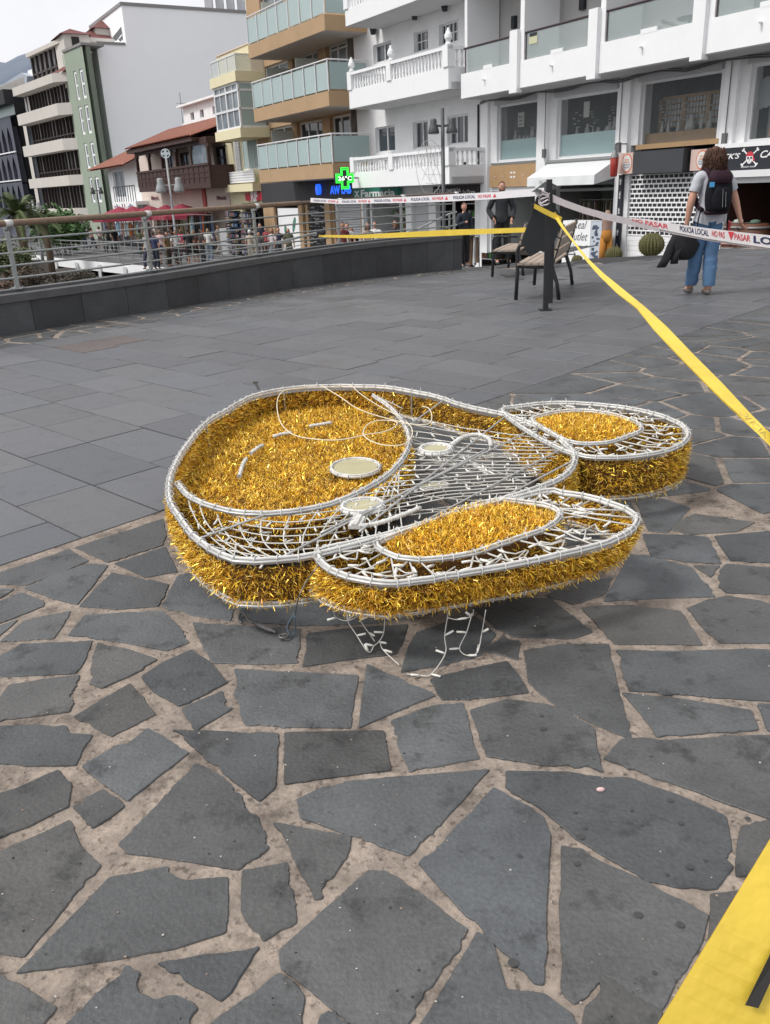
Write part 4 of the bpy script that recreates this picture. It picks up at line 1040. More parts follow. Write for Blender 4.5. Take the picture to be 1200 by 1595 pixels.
def tl(px):  # length along tape 2 at picture x
    L = 0
    for i in range(60):
        if proj((T2[i] + B2[i]) / 2)[0] >= px: return L
        L += ((T2[i + 1] + B2[i + 1] - T2[i] - B2[i]) / 2).length
    return L
tx = MB()
rib_text(tx, T2, B2, tl(985), tl(1040), 'NO PASAR', .2, .8, 1, .02); rib_text(tx, T2, B2, tl(1056), tl(1102), 'POLICIA LOCAL', .26, .86, 0, .01); rib_text(tx, T2, B2, tl(1106), tl(1129), 'NO PAS', .3, .85, 1, .01)
rib_text(tx, T2, B2, tl(1131), tl(1141), '', .95, .2, 1, tri=True); rib_text(tx, T2, B2, tl(1145), tl(1168), 'PASAR', .3, .85, 1, .01)
rib_text(tx, T2, B2, tl(1173), tl(1250), 'LOCAL', .25, .85, 0, .03)
tx.build('print', [M_NAVY, M_RED], o)
mb = MB(); p = PY(849, 300, YP)
for k in range(5): mb.tube([p + Vector((math.cos(a * 1.0472 + k) * .062, math.sin(a * 1.0472 + k) * .062, -.03 * k + .02 * math.sin(a * 1.05 * 2 + k))) for a in range(6)], .010, 5, True)
mb.build('knot', M_WHT2, o)
# yellow tapes
T, B = ribbon([(497, 366), (560, 365.5), (620, 362), (700, 357.5), (760, 356), (822, 354)], [(497, 369), (560, 371), (620, 370), (700, 367), (760, 364), (822, 361.5)], inv(497, hk0.y + .05, 822, 10.35), 40)
o = rib_mesh(T, B, .004).build('yellow_tape', M_YEL); tag(o, 'yellow barrier tape stretched level from the steel railing to the black board', 'tape', 'yellow barrier tapes')
Yy = inv(868, YP - .08, 1200, 3.25)
T, B = ribbon([(866, 330), (878, 352), (900, 382), (918, 404), (940, 425), (973, 452), (1007, 480), (1040, 510), (1080, 552), (1126, 598), (1150, 624), (1172, 648), (1202, 676), (1260, 742)],
              [(860, 332), (874, 353), (898, 384), (914, 407), (934, 430), (962, 457), (993, 481), (1020, 515), (1055, 552), (1100, 598), (1124, 622), (1150, 646), (1200, 694), (1250, 745)], Yy, 80)
TX, BX = carry_on(list(T), list(B), 2.2, 20, 0, .012); mbr = rib_mesh(TX, BX, .003); o = mbr.build('yellow_tape', M_YEL); tag(o, 'yellow barrier tape running from the black post down to the right edge above the paving', 'tape', 'yellow barrier tapes')
tx = MB(); q = [proj((T[i] + B[i]) / 2)[0] for i in range(81)]; L = [0]
for i in range(80): L.append(L[-1] + ((T[i + 1] + B[i + 1] - T[i] - B[i]) / 2).length)
def yl(px): return L[min(i for i in range(81) if q[i] >= px)]
rib_text(tx, T, B, yl(1085), yl(1120), 'POLICIA', .15, .75, 0, 0); rib_text(tx, T, B, yl(1150), yl(1190), 'POLICIA', .15, .75, 0, 0)
tx.build('print', mat('faded_print', (.42, .33, .08), .5), o)
T, B = ribbon([(833, 317), (850, 325), (866, 333), (876, 338)], [(832, 324), (848, 333), (864, 341), (874, 346)], lambda px: YP - .07, 10)
rib_mesh(T, B, .002).build('post_loop', M_YEL, o)
# tape right in front of the lens, lower right corner
T = []; B = []
for k in range(25):
    f = k / 24; a = (lin(965, 1330, f), lin(1695, 1093, f)); t = .50 + .06 * f; d = (Vector((287, 174)).normalized()) * lin(212, 190, f)
    T.append(Vector((0, 0, EYE)) + ray(*a) * t); B.append(Vector((0, 0, EYE)) + ray(a[0] + d.x, a[1] + d.y) * (t + .004 * math.sin(f * 9)))
o = rib_mesh(T, B, .0003).build('yellow_tape', M_YEL); tag(o, 'broad yellow tape with black lettering close to the viewer in the lower right corner', 'tape', 'yellow barrier tapes')
tx = MB(); v_ = []
L = [0]
for i in range(24): L.append(L[-1] + ((T[i + 1] + B[i + 1] - T[i] - B[i]) / 2).length)
# a stroke of the lettering and the letters after it
def NP(px, py):
    f = 0
    best = min(range(25), key=lambda k: (Vector(proj((T[k] + B[k]) / 2)) - Vector((px, py))).length); t = .50 + .06 * best / 24
    return Vector((0, 0, EYE)) + ray(px, py) * (t - .004)
tx.add([NP(1161, 1566), NP(1182, 1571), NP(1232, 1462), NP(1223, 1440)], [(0, 1, 2, 3)])
tx.build('print', mat('black_print', (.02, .018, .015), .5), o)
# ================================================================== POST WITH BOARD
M_BLK = mat('black_steel', (.016, .017, .019), .45, nscale=20, namt=.3)
PT = thing('board_post', 'black post with dark slanted board and small black canopy wrapped in barrier tape', 'post', POST)
mb = MB(); mb.beam(POST, (POST.x, POST.y, 1.42), .056, .056); mb.build('post', M_BLK, PT)
mb = MB(); mb.box((POST.x, POST.y, .006), (.14, .14, .012)); mb.build('base_plate', M_BLK, PT)
p2 = G(857, 472); mb = MB(); mb.beam(p2, (p2.x, p2.y, 1.35), .056, .056); mb.build('post', M_BLK, PT)
bd = MB(); bpx = [(837, 306), (852, 300), (877, 342), (874, 352), (857, 395), (842, 391), (826, 400), (813, 377)]
f_ = [PY(x, y, 10.22) for x, y in bpx]; bd.prism([p for p in f_], [p + Vector((0, .03, 0)) for p in f_]); bd.build('board', mat('black_board', (.020, .022, .024), .7, nscale=5, namt=.25), PT)
cn = MB(); Y_ = YP + .2
rb = [PY(828, 299, Y_ - .25), PY(855, 297, Y_ - .25), PY(874, 292, Y_ + .25), PY(846, 293, Y_ + .3)]; tp = PY(849, 283, Y_); tp2 = PY(857, 283, Y_)
cn.add(rb + [tp, tp2], [(0, 1, 5, 4), (1, 2, 5), (2, 3, 4, 5), (3, 0, 4), (3, 2, 1, 0)]); cn.build('canopy', M_BLK, PT)
# ================================================================== BENCHES
M_SLAT = mat('pale_slat', (.36, .29, .235), .65, nscale=12, namt=.25, bump=.2)
M_CAST = mat('cast_iron', (.018, .019, .021), .5, nscale=25, namt=.3)
def bench(label):
    t = thing('park_bench', label, 'bench', (0, 0, 0), 'park benches'); Ln = 1.62
    for y in (0, Ln):
        mb = MB()
        mb.tube([(-.27, y, 0), (-.255, y, .35), (-.26, y, .60), (-.235, y, .66), (-.17, y, .675)], .024, 8)
        mb.beam((-.18, y, .672), (.16, y, .66), .045, .028); mb.tube([(-.25, y, .41), (.0, y, .40), (.17, y, .40)], .022, 8)
        mb.tube([(.275, y, 0), (.245, y, .20), (.19, y, .36), (.17, y, .42), (.24, y, .66), (.30, y, .90)], [.024, .024, .026, .027, .024, .018], 8)
        mb.build('side_frame', M_CAST, t, smooth=True)
    for k in range(5):
        mb = MB(); x = -.22 + k * .092; mb.box((x, Ln / 2, .435 + (.004 if k == 0 else 0)), (.082, Ln + .06, .026)); mb.build('seat_slat', M_SLAT, t)
    for k in range(3):
        mb = MB(); z = .54 + k * .135; x = .17 + (z - .42) * .27; mb.box((x, Ln / 2, z), (.026, Ln + .06, .115), Matrix.Rotation(math.radians(15), 3, 'Y')); mb.build('back_slat', M_SLAT, t)
    return t
A_ = G(803, 467); B_ = G(871, 466); D_ = G(893, 442)
rotb = -math.atan2((D_ - B_).x, (D_ - B_).y)
b1 = bench('nearer slatted park bench with pale boards and black iron frame behind the black post'); mid = (A_ + B_) / 2
b1.location = (mid.x, mid.y, 0); b1.rotation_euler = (0, 0, rotb)
b2 = copy_tree(b1); b2['label'] = 'farther slatted park bench standing in front of the bearded man'
q = GG(767, 432); b2.location = (q.x + .27, q.y, q.z)
# ================================================================== BUILDINGS
M_WHITE = mat('white_plaster', (.80, .81, .82), .75, nscale=1.1, namt=.09, bump=.15, bscale=25)
M_WH2 = mat('white_paint', (.82, .83, .84), .55, nscale=2, namt=.03)
M_GREYW = mat('grey_render', (.50, .51, .53), .8, nscale=.8, namt=.07)
M_ALU = mat('white_aluminium', (.70, .71, .72), .4)
M_TAN = mat('tan_render', (.42, .285, .165), .8, nscale=1.2, namt=.09)
M_YELW = mat('cream_render', (.72, .66, .44), .8, nscale=1, namt=.06)
M_PINK = mat('pale_pink_render', (.62, .52, .46), .8, nscale=1, namt=.07)
M_GREEN = mat('sage_render', (.29, .345, .275), .8, nscale=.5, namt=.08)
M_BEIGE = mat('beige_concrete', (.56, .53, .49), .8, nscale=.7, namt=.06)
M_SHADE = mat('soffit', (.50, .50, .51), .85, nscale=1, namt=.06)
M_WIN = mat('window_glass', (.035, .045, .055), .06, spec=.8, nscale=.5, namt=.5)
M_WIN2 = mat('curtained_glass', (.16, .19, .21), .15, spec=.7, nscale=1.1, namt=.5)
M_FROST = mat('frosted_glass', (.36, .46, .455), .3, spec=.6, nscale=.7, namt=.06)
M_FROST2 = mat('aqua_frosted_glass', (.58, .80, .80), .3, nscale=.6, namt=.05)
M_CLEAR = glass_mat('clear_glass', (.16, .19, .20), .18)
M_GLASSR = glass_mat('grey_rail_glass', (.40, .47, .47), .36)
M_CURT = mat('curtain', (.42, .50, .50), .9)
M_TILE = mat('roof_tile', (.23, .085, .055), .8, nscale=3, namt=.35, bump=.6, bscale=9)
M_DWOOD = mat('dark_balcony_wood', (.045, .018, .013), .6, nscale=5, namt=.35)
M_TWOOD = mat('oak_panel', (.42, .27, .14), .6, nscale=3, namt=.12)
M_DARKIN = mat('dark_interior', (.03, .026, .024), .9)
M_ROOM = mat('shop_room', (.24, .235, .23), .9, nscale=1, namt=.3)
M_BLKS = mat('black_sign', (.018, .022, .030), .5)
M_GREYM = mat('grey_metal', (.22, .23, .23), .5, metal=.3)
M_HAND = mat('dark_handrail', (.05, .03, .035), .4)
M_LET = mat('white_letter', (.8, .8, .8), .5)
AZ = 30.2
PA = Pl((PY(1000, 400, 25).x, 25), AZ)
def S(px, py, o=0.0, pl=None): return (pl or PA).sz(px, py, o)
def stb(s, pl=None):
    q = (pl or PA).P(s, 0); return stz(q.y)
def part(name, m, par, fn, smooth=False):
    mb = MB(); fn(mb); return mb.build(name, m, par, smooth=smooth)
# ---------------------------------------------------------------- hotel with glass balconies
sL, _ = S(751, 250); sR = S(1200, 250)[0] + 14
zB = S(940, 112.7, 1.25)[1]   # underside of the balcony slab
HT = thing('hotel_building', 'white hotel with glass balconies above the souvenir shops on the right', 'building', PA.P(sL, -1))
bays = [((774, 252.6), (840, 151)), ((865.6, 248), (963, 137)), ((993, 233), (1126, 107)), ((1159, 222), (1330, 72))]
hb_ = [rect(PA, *b) for b in bays]
zt = max(h[3] for h in hb_) - .05
zs = [h[2] for h in hb_]
bays = []
gfh = []
for k, (x0, x1, yb) in enumerate(((766, 840, 269), (857, 962, 287), (980, 1110, 271), (1128, 1340, 266))):
    a, z = S(x0, yb); b, _ = S(x1, yb); bays.append((a, b)); gfh.append(z)
zgf = gfh[1]
holes = []
for k, h in enumerate(hb_):
    holes.append((h[0], h[1], h[2], min(h[3], zB - .22)))
z0 = stb(sR) - .3
gh = [(bays[0][0], bays[0][1], z0, 1.15), (bays[1][0], bays[1][1], z0, 1.55), (bays[2][0], bays[2][1], z0, 2.25), (bays[3][0], bays[3][1], z0, 1.72)]
part('wall', M_WHITE, HT, lambda mb: wall(mb, PA, sL, sR, z0, zB, holes + gh, 0, .45))
for xs in ((753, 764), (841, 855), (967, 983), (1127, 1147), (1340, 1356)):
    a, _z = S(xs[0], 200); b, _z = S(xs[1], 200); part('pilaster', M_WH2, HT, lambda mb: fbox(mb, PA, a, b, z0, zB - .02, .002, .12))
def _(mb):
    fbox(mb, PA, sL, sR, zB, zB + .01, -9, 0); fbox(mb, PA, sL, sL + .25, z0, 13, -9, -.5); fbox(mb, PA, sL, sR, z0, 13, -9.3, -9)
    fbox(mb, PA, sL, sR, 12.6, 13, -9, 1.2)
part('shell', M_WHITE, HT, _)
part('room', M_ROOM, HT, lambda mb: (fbox(mb, PA, sL + .3, sR, zs[0] - 1.5, zB - .05, -2.6, -2.5), fbox(mb, PA, sL + .3, sR, 2.15, 2.2, -2.5, -.5), [fbox(mb, PA, bays[i][1] + .1, bays[i + 1][0] - .1, z0, zB - .05, -2.5, -.47) for i in range(3)]))
for k, h in enumerate(holes):
    f = window(PA, h, -.12, M_ALU, M_CLEAR, HT, nx=1, fw=.07)
    if k < 2:
        zf = S((774, 866)[k], (219.5, 211)[k])[1]; g = MB(); fbox(g, PA, h[0] + .06, h[1] - .06, h[2] + .05, zf, -.20, -.16); g.build('frosted_panel', (M_FROST2), f)
    if k == 2:
        zf = S(993, 209)[1]; g = MB(); fbox(g, PA, h[0] + .02, h[1] - .02, h[2], zf, -.29, -.27); g.build('wood_panel', M_TWOOD, f)
M_PAPER = mat('paper_notice', (.62, .62, .58), .8)
for px, py, wx, wy, par in ((812, 186, 10, 24, 0), (914, 170, 10, 26, 0)):
    a = rect(PA, (px - wx / 2, py + wy / 2), (px + wx / 2, py - wy / 2), -.26); g = MB(); fbox(g, PA, *a, -.27, -.262); o = g.build('paper_notice', M_PAPER); tag(o, 'white paper notice on the glass of the %s upstairs shop window' % ('first' if px < 850 else 'second'), 'notice')
    if px < 850:
        t = MB(); 
        for i, q in enumerate(('MENU', 'OFERTA', 'ABIERTO')): ftext(t, PA, q, lin(a[0], a[1], .15), lin(a[0], a[1], .85), lin(a[2], a[3], .62 - .25 * i), lin(a[2], a[3], .76 - .25 * i), -.258)
        t.build('print', M_BLKS, o)
# shelves of bottles behind window three and small vases behind the first two
h = holes[2]; zf = S(993, 209)[1]; zt3 = S(993, 155)[1]
sh = thing('bottle_shelf', 'oak shelving with rows of pale bottles behind the third upstairs window', 'shelf', PA.P(h[0], zf, -.8))
def _(mb):
    for i in range(4): x = lin(h[0] + .1, h[1] - .1, i / 3); fbox(mb, PA, x - .05, x + .05, zf, zt3, -.95, -.7)
    fbox(mb, PA, h[0] + .15, h[1] - .15, zt3 - .04, zt3 + .04, -.96, -.72)
    for j in range(1, 6): z = lin(zf, zt3, j / 6); fbox(mb, PA, h[0] + .15, h[1] - .15, z - .012, z + .012, -.93, -.72)
part('rack', M_TWOOD, sh, _)
def _(mb):
    r_ = random.Random(4)
    for j in range(1, 6):
        z = lin(zf, zt3, j / 6) + .012; x = h[0] + .25
        while x < h[1] - .25: fbox(mb, PA, x - .035, x + .035, z, z + r_.uniform(.10, .16), -.84, -.78); x += .105
tag(part('bottles', mat('pale_bottle', (.55, .56, .54), .3), sh, _), kind='stuff')
def _(mb):
    r_ = random.Random(14)
    for h_, zz_ in ((holes[0], S(774, 219.5)[1]), (holes[1], S(866, 211)[1]), (holes[2], zf)):
        for i in range(9):
            x = lin(h_[0] + .25, h_[1] - .25, (i + r_.random()) / 9); hh = r_.uniform(.12, .45); ww = r_.uniform(.04, .12)
            c = PA.P(x, zz_ - .05, -.6); mb.lathe([(ww * .6, 0), (ww, hh * .3), (ww * .5, hh * .8), (ww * .7, hh)], c, 8)
            if i % 3 == 0:
                for q in range(6): mb.box(c + Vector((r_.uniform(-.1, .1), r_.uniform(-.1, .1), hh + .08 * q)), (.07, .07, .03))
ob = part('glassware', mat('glassware_white', (.55, .55, .52), .4), None, _); tag(ob, 'white vases and small frames standing along the upstairs shop windows', 'ornaments', kind='stuff')
# picture in window four: pale tree print and poster of a face
h = holes[3]
pw = thing('window_display', 'grey window print with pale tree and colourful comic faces above the pirate sign', 'window print', PA.P(h[0], h[2], -.28))
part('backing', mat('grey_print', (.17, .19, .2), .6), pw, lambda mb: fbox(mb, PA, h[0] + .35, h[1] - .05, h[2] + .06, h[3] - .2, -.40, -.36))
def _(mb):
    r_ = random.Random(8); cx = S(1180, 150)[0]; top_ = S(1180, 118)[1]; bot = h[2] + .9
    for i in range(260):
        t = r_.random(); z = lin(top_, bot, t); ww = .12 + .85 * t; x = cx + r_.uniform(-1, 1) * ww; q = r_.uniform(.03, .07)
        mb.lathe([(q, 0), (q, .008)], PA.P(x, z, -.355), 6)
        
def _2(mb):
    r_ = random.Random(8); cx = S(1182, 150)[0]; top_ = S(1182, 120)[1]; bot = h[2] + .8
    for i in range(300):
        t = r_.random() ** .7; z = lin(top_, bot, t); ww = .10 + .75 * t; x = cx + r_.uniform(-1, 1) * ww; q = r_.uniform(.04, .09); n = 6
        mb.add([PA.P(x + q * math.cos(k * 1.047), z + q * math.sin(k * 1.047), -.355 + i * 2e-5) for k in range(n)], [tuple(range(n))])
part('tree_print', mat('pale_tree', (.38, .41, .42), .7), pw, _2)
def _(mb):
    zb, zt_ = h[2] + .08, S(1159, 190)[1]; r_ = random.Random(2); x = h[0] + .38
    cols = range(5); i = 0
    while x < h[1] - .4:
        ww = r_.uniform(.3, .5); mb.add([PA.P(x, zb, -.35), PA.P(x + ww, zb, -.35), PA.P(x + ww, zt_ - r_.uniform(0, .3), -.35), PA.P(x + .05, zt_ - r_.uniform(0, .2), -.35)], [(0, 1, 2, 3)], i % 5)
        for q in range(3):
            cx_, cz = x + ww * r_.uniform(.3, .7), lin(zb, zt_, r_.uniform(.3, .7)); s_ = r_.uniform(.05, .1); mb.add([PA.P(cx_ + s_ * math.cos(k), cz + s_ * 1.3 * math.sin(k), -.347 + q * .001) for k in (0, 1, 2, 3, 4, 5)], [(0, 1, 2, 3, 4, 5)], (i + q + 1) % 5)
        x += ww; i += 1
g = MB(); _(g); g.build('comic_print', [mat('print_skin', (.50, .33, .24), .7), mat('print_pink', (.55, .30, .36), .7), mat('print_teal', (.16, .38, .38), .7), mat('print_dark', (.05, .05, .07), .7), mat('print_cream', (.55, .50, .42), .7)], pw)
# lintels (grey roller boxes) and cables under the balcony
part('lintel', M_GREYW, HT, lambda mb: [fbox(mb, PA, q[0] - .05, q[1] + .05, q[3] + .0, zB - .01, .005, .09) for q in holes])
def _(mb):
    r_ = random.Random(3); pts = []
    for i in range(60): s_ = lin(sL + .1, sR - 1, i / 59); pts.append(PA.P(s_, zB - .10 + .05 * math.sin(i * 1.1) + r_.uniform(-.015, .015), .16))
    mb.tube(pts, .022, 5); mb.tube([p + Vector((0, 0, .05)) for p in pts], .018, 5)
    for px in (855, 972, 1137): s_ = S(px, 200)[0]; mb.tube([PA.P(s_, zB - .1, .15), PA.P(s_, zB - 1.7, .15)], .012, 5); fbox(mb, PA, s_ - .06, s_ + .06, zB - 1.95, zB - 1.7, .12, .2)
part('cable', mat('grey_cable', (.13, .13, .13), .7), HT, _)
# balcony level
OB = 1.25
def edge(px, py, o=OB): return S(px, py, o)
sLb = edge(718.5, 152)[0]
cols = [(719, 810), (812, 932), (938, 1094), (1101, 1290)]
fins = [(799, 811), (921, 935), (1082, 1101), (1285, 1310)]
zp = S(760, 106, OB)[1]; zr = S(760, 66, OB)[1]
sbR = sR
part('balcony_slab', M_WHITE, HT, lambda mb: (fbox(mb, PA, sLb, sbR, zB, zB + .22, 0.0, OB - .13)))
part('balcony_parapet', M_WH2, HT, lambda mb: (fbox(mb, PA, sLb, sbR, zB - .004, zp, OB - .13, OB), fbox(mb, PA, sLb, sLb + .13, zB - .003, zp, 0, OB - .13)))
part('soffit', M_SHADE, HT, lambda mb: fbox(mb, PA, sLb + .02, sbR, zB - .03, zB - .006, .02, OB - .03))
zF2 = 12.4
for k, (x0, x1) in enumerate(fins):
    a, b = edge(x0, 60)[0], edge(x1, 60)[0]
    part('balcony_fin', M_WH2, HT, lambda mb: (fbox(mb, PA, a, b, zB - .12, zr + .12, OB - .1, OB + .12), fbox(mb, PA, b - .02, b + .16, zB + .2, zF2, -.1, OB - .01)))
part('balcony_fin', M_WH2, HT, lambda mb: fbox(mb, PA, sLb + .0, sLb + .14, zp, zF2, -.2, OB - .16))
bw = -.25
segs = [(sLb + .16, edge(799, 60)[0]), (edge(812, 60)[0] + .16, edge(921, 60)[0]), (edge(936, 60)[0] + .16, edge(1082, 60)[0]), (edge(1102, 60)[0] + .16, edge(1285, 60)[0])]
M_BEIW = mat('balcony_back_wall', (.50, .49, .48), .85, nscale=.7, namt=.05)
part('balcony_wall', M_BEIW, HT, lambda mb: wall(mb, PA, sL, sR, zB + .2, zF2, [(lin(a, b, .60), lin(a, b, 1.12), zB + .25, zB + 2.75) for a, b in segs], bw, .1))
for k, (a, b) in enumerate(segs):
    r = (lin(a, b, .60), lin(a, b, 1.12), zB + .25, zB + 2.75)
    f = window(PA, r, bw - .05, M_ALU, M_CLEAR if k else M_CLEAR, HT, nx=2, fw=.07, name='balcony_door', curtain=(M_CURT, 0, .45 if k < 2 else .8))
    part('door_void', M_DARKIN, f, lambda mb: fbox(mb, PA, r[0], r[1], r[2], r[3], bw - .6, bw - .5))
    f = part('glass_railing', M_GLASSR, HT, lambda mb: fbox(mb, PA, a + .04, b - .03, zp - .05, zr, OB - .07, OB - .055))
    part('handrail', M_HAND, f, lambda mb: (mb.tube([PA.P(a - .06, zr + .01, OB - .06), PA.P(b + .02, zr + .01, OB - .06)], .032, 8), fbox(mb, PA, a + .0, a + .035, zp, zr, OB - .08, OB - .045)))
    part('wall_lamp', M_BLKS, HT, lambda mb: fbox(mb, PA, lin(a, b, .27), lin(a, b, .34), zB + 1.95, zB + 2.3, bw, bw + .12))
    part('spout', M_WH2, HT, lambda mb: (fbox(mb, PA, lin(a, b, .42), lin(a, b, .60), zp - .01, zp + .1, OB - .14, OB + .005), mb.tube([PA.P(lin(a, b, .45), zB + .42, OB), PA.P(lin(a, b, .45), zB + .42, OB + .12)], .03, 8)))
a, b = segs[1]; q = rect(PA, (824, 69), (837, 53), OB - .03); g = MB(); fbox(g, PA, *q, OB - .05, OB - .04, 0); fbox(g, PA, q[0] + .02, q[1] - .02, q[2] + .28, q[3] - .02, OB - .04, OB - .035, 1); tag(g.build('notice_board', [mat('yellow_notice', (.55, .55, .36), .6), M_BLKS]), 'small yellow notice hung on the second glass balcony', 'notice')
part('upper_slab', M_WHITE, HT, lambda mb: fbox(mb, PA, sLb, sbR, zB + 3.1, zB + 3.9, bw, OB))
# chairs and table on the third balcony
def btab():
    t = thing('balcony_table', 'dark round table on the third hotel balcony', 'table', PA.P(lin(*segs[2], .78), zB + .22, .5)); c = t.location
    g = MB(); g.lathe([(.42, .70), (.45, .72), (.45, .74)], c, 20); g.build('tabletop', M_BLKS, t)
    for k in range(4): g = MB(); an = k * 1.57 + .4; g.tube([c + Vector((math.cos(an) * .3, math.sin(an) * .3, 0)), c + Vector((math.cos(an) * .2, math.sin(an) * .2, .7))], .02, 6); g.build('leg', M_BLKS, t)
    t = thing('balcony_chair', 'dark plastic armchair beside the table on the third hotel balcony', 'chair', PA.P(lin(*segs[2], .55), zB + .22, .5)); c = t.location
    part('seat', M_GREYM, t, lambda g: g.box(c + Vector((0, 0, .42)), (.5, .5, .05))); part('backrest', M_GREYM, t, lambda g: g.tube([c + Vector((.28 * math.cos(a), .28 * math.sin(a), .5 + .28 * math.sin(max(0, math.sin(a * .5)) * 1.57))) for a in [i * .35 for i in range(10)]], .04, 6))
    for sx in (-.2, .2):
        for sy in (-.2, .2): part('leg', M_GREYM, t, lambda g: g.tube([c + Vector((sx, sy, 0)), c + Vector((sx * .8, sy * .8, .42))], .02, 6))
btab()
# ---- street level of the hotel
def sgn(name, label, cat='sign', loc=None): return thing(name, label, cat, loc)
# bay 1 : grey strip and oak fascia
a = rect(PA, (775, 269), (840, 253), .0)
part('fascia_panel', M_GREYM, HT, lambda mb: fbox(mb, PA, bays[0][0], bays[0][1], 1.98, holes[0][2] - .02, .003, .04))
q = rect(PA, (771, 292), (841, 269), .05); zq1 = 1.98
part('oak_fascia', M_TWOOD, HT, lambda mb: fbox(mb, PA, bays[0][0], bays[0][1], 1.28, 1.97, .004, .08))
def _(mb):
    for fx in (.12, .30, .72, .9): c = PA.P(lin(*bays[0], fx), 1.62, .09); mb.box(c, (.03, .03, .03))
    ftext(mb, PA, '::', lin(*bays[0], .45), lin(*bays[0], .56), 1.55, 1.75, .085)
part('fascia_fixing', M_LET, HT, _)
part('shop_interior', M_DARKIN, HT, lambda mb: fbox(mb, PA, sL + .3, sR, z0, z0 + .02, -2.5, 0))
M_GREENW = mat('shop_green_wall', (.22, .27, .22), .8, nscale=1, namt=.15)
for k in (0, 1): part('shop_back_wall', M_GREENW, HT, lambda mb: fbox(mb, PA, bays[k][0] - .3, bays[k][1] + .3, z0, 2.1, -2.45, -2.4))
# awning of bay 2
AW = thing('shop_awning', 'white shop awning with straight valance under the aqua window', 'awning', PA.P(bays[1][0], 1.8, 0))
a0, a1 = bays[1][0] - .05, bays[1][1] - .02; zt_ = S(866, 250)[1] - .06
zv1 = S(948, 271, .9)[1]; zv0 = S(948, 286, .9)[1]
def _(mb):
    mb.quad(PA.P(a0, zt_, .03), PA.P(a1, zt_, .03), PA.P(a1, zv1, .9), PA.P(a0, zv1, .9)); mb.quad(PA.P(a0, zt_ - .02, .03), PA.P(a0, zv1 - .02, .9), PA.P(a1, zv1 - .02, .9), PA.P(a1, zt_ - .02, .03))
    for i in range(40):
        x0, x1 = lin(a0, a1, i / 40), lin(a0, a1, (i + 1) / 40); k0, k1 = .012 * math.sin(i * .7), .012 * math.sin((i + 1) * .7); mb.quad(PA.P(x0, zv0, .9 + k0), PA.P(x1, zv0, .9 + k1), PA.P(x1, zv1, .9), PA.P(x0, zv1, .9))
    for x in (a0, a1): mb.add([PA.P(x, zt_, .03), PA.P(x, zv1, .9), PA.P(x, zv0, .9), PA.P(x, zt_ - .5, .03)], [(0, 1, 2, 3)])
part('canopy', mat('awning_canvas', (.70, .72, .73), .8, nscale=2, namt=.04), AW, _)
part('roller', M_GREYM, AW, lambda mb: mb.tube([PA.P(a0, zt_ + .02, .06), PA.P(a1, zt_ + .02, .06)], .06, 8))
part('faded_lettering', mat('faded_letter', (.55, .57, .58), .8), AW, lambda mb: ftext(mb, PA, 'MODA', lin(a0, a1, .2), lin(a0, a1, .38), zv0 + .08, zv1 - .05, .93))
part('shutter_box', M_GREYM, HT, lambda mb: (fbox(mb, PA, bays[1][0], bays[1][1], 1.25, 1.52, -.2, -.02), fbox(mb, PA, bays[1][0], bays[1][1], 1.08, 1.16, -.15, -.05)))
# clothes hanging in bay 2 and bay 1
def garment_rack(label, pl, s0, s1, z, o, cols, n, hgt=.95, group=None, legs=True):
    t = thing('clothes_rail', label, 'clothes rail', pl.P((s0 + s1) / 2, z - 1.6 if legs else z, o), group)
    def _(mb):
        mb.tube([pl.P(s0, z, o), pl.P(s1, z, o)], .016, 6)
        if legs:
            for s_ in (s0, s1): mb.tube([pl.P(s_, z, o), pl.P(s_, z - 1.55, o)], .016, 6); mb.tube([pl.P(s_, z - 1.55, o - .25), pl.P(s_, z - 1.55, o + .25)], .016, 6)
    part('rail', M_GREYM, t, _)
    r_ = random.Random(int(z * 97 + n))
    for i in range(n):
        x = lin(s0 + .08, s1 - .08, i / max(1, n - 1)); g = MB(); hh = hgt * r_.uniform(.75, 1.05); ww = r_.uniform(.18, .26); tw_ = r_.uniform(.5, 1.2); N = 8; vs_ = []
        for j in range(4):
            zz_ = z - .05 - hh * j / 3; wj = (.06, ww * .8, ww * .9, ww)[j]
            for k in range(N):
                an = 2 * math.pi * k / N; lx = math.cos(an) * .035 * (1 + j * .25); ly = math.sin(an) * wj * (1 + .12 * math.sin(3 * an + i)); c_, s__ = math.cos(tw_), math.sin(tw_)
                vs_.append(pl.P(x + lx * c_ + ly * s__ * .6, zz_, o + ly * c_ - lx * s__))
        g.add(vs_, [(j * N + k, j * N + (k + 1) % N, (j + 1) * N + (k + 1) % N, (j + 1) * N + k) for j in range(3) for k in range(N)] + [tuple(range(N)), tuple(3 * N + k for k in range(N))[::-1]])
        g.build('garment', cols[r_.randrange(len(cols))], t, smooth=True)
    return t
GC = [mat('cloth_black', (.015, .014, .014), .9), mat('cloth_olive', (.06, .055, .035), .9), mat('cloth_brown', (.10, .06, .035), .9), mat('cloth_grey', (.11, .105, .10), .9), mat('cloth_stone', (.26, .23, .19), .9)]
a, b = bays[1]
garment_rack('upper clothes rail of dark jackets inside the shop under the white awning', PA, lin(a, b, .45), lin(a, b, .95), 1.05, -1.5, GC[:2], 11, .8)
garment_rack('lower clothes rail of brown and grey coats inside the shop under the white awning', PA, lin(a, b, .12), lin(a, b, .62), .80, -1.0, GC[1:], 14, 1.2)
garment_rack('clothes rail of dark coats under the oak fascia behind the man', PA, lin(*bays[0], .5), lin(*bays[0], .98), .7, -.8, GC[:3], 8, 1.1)
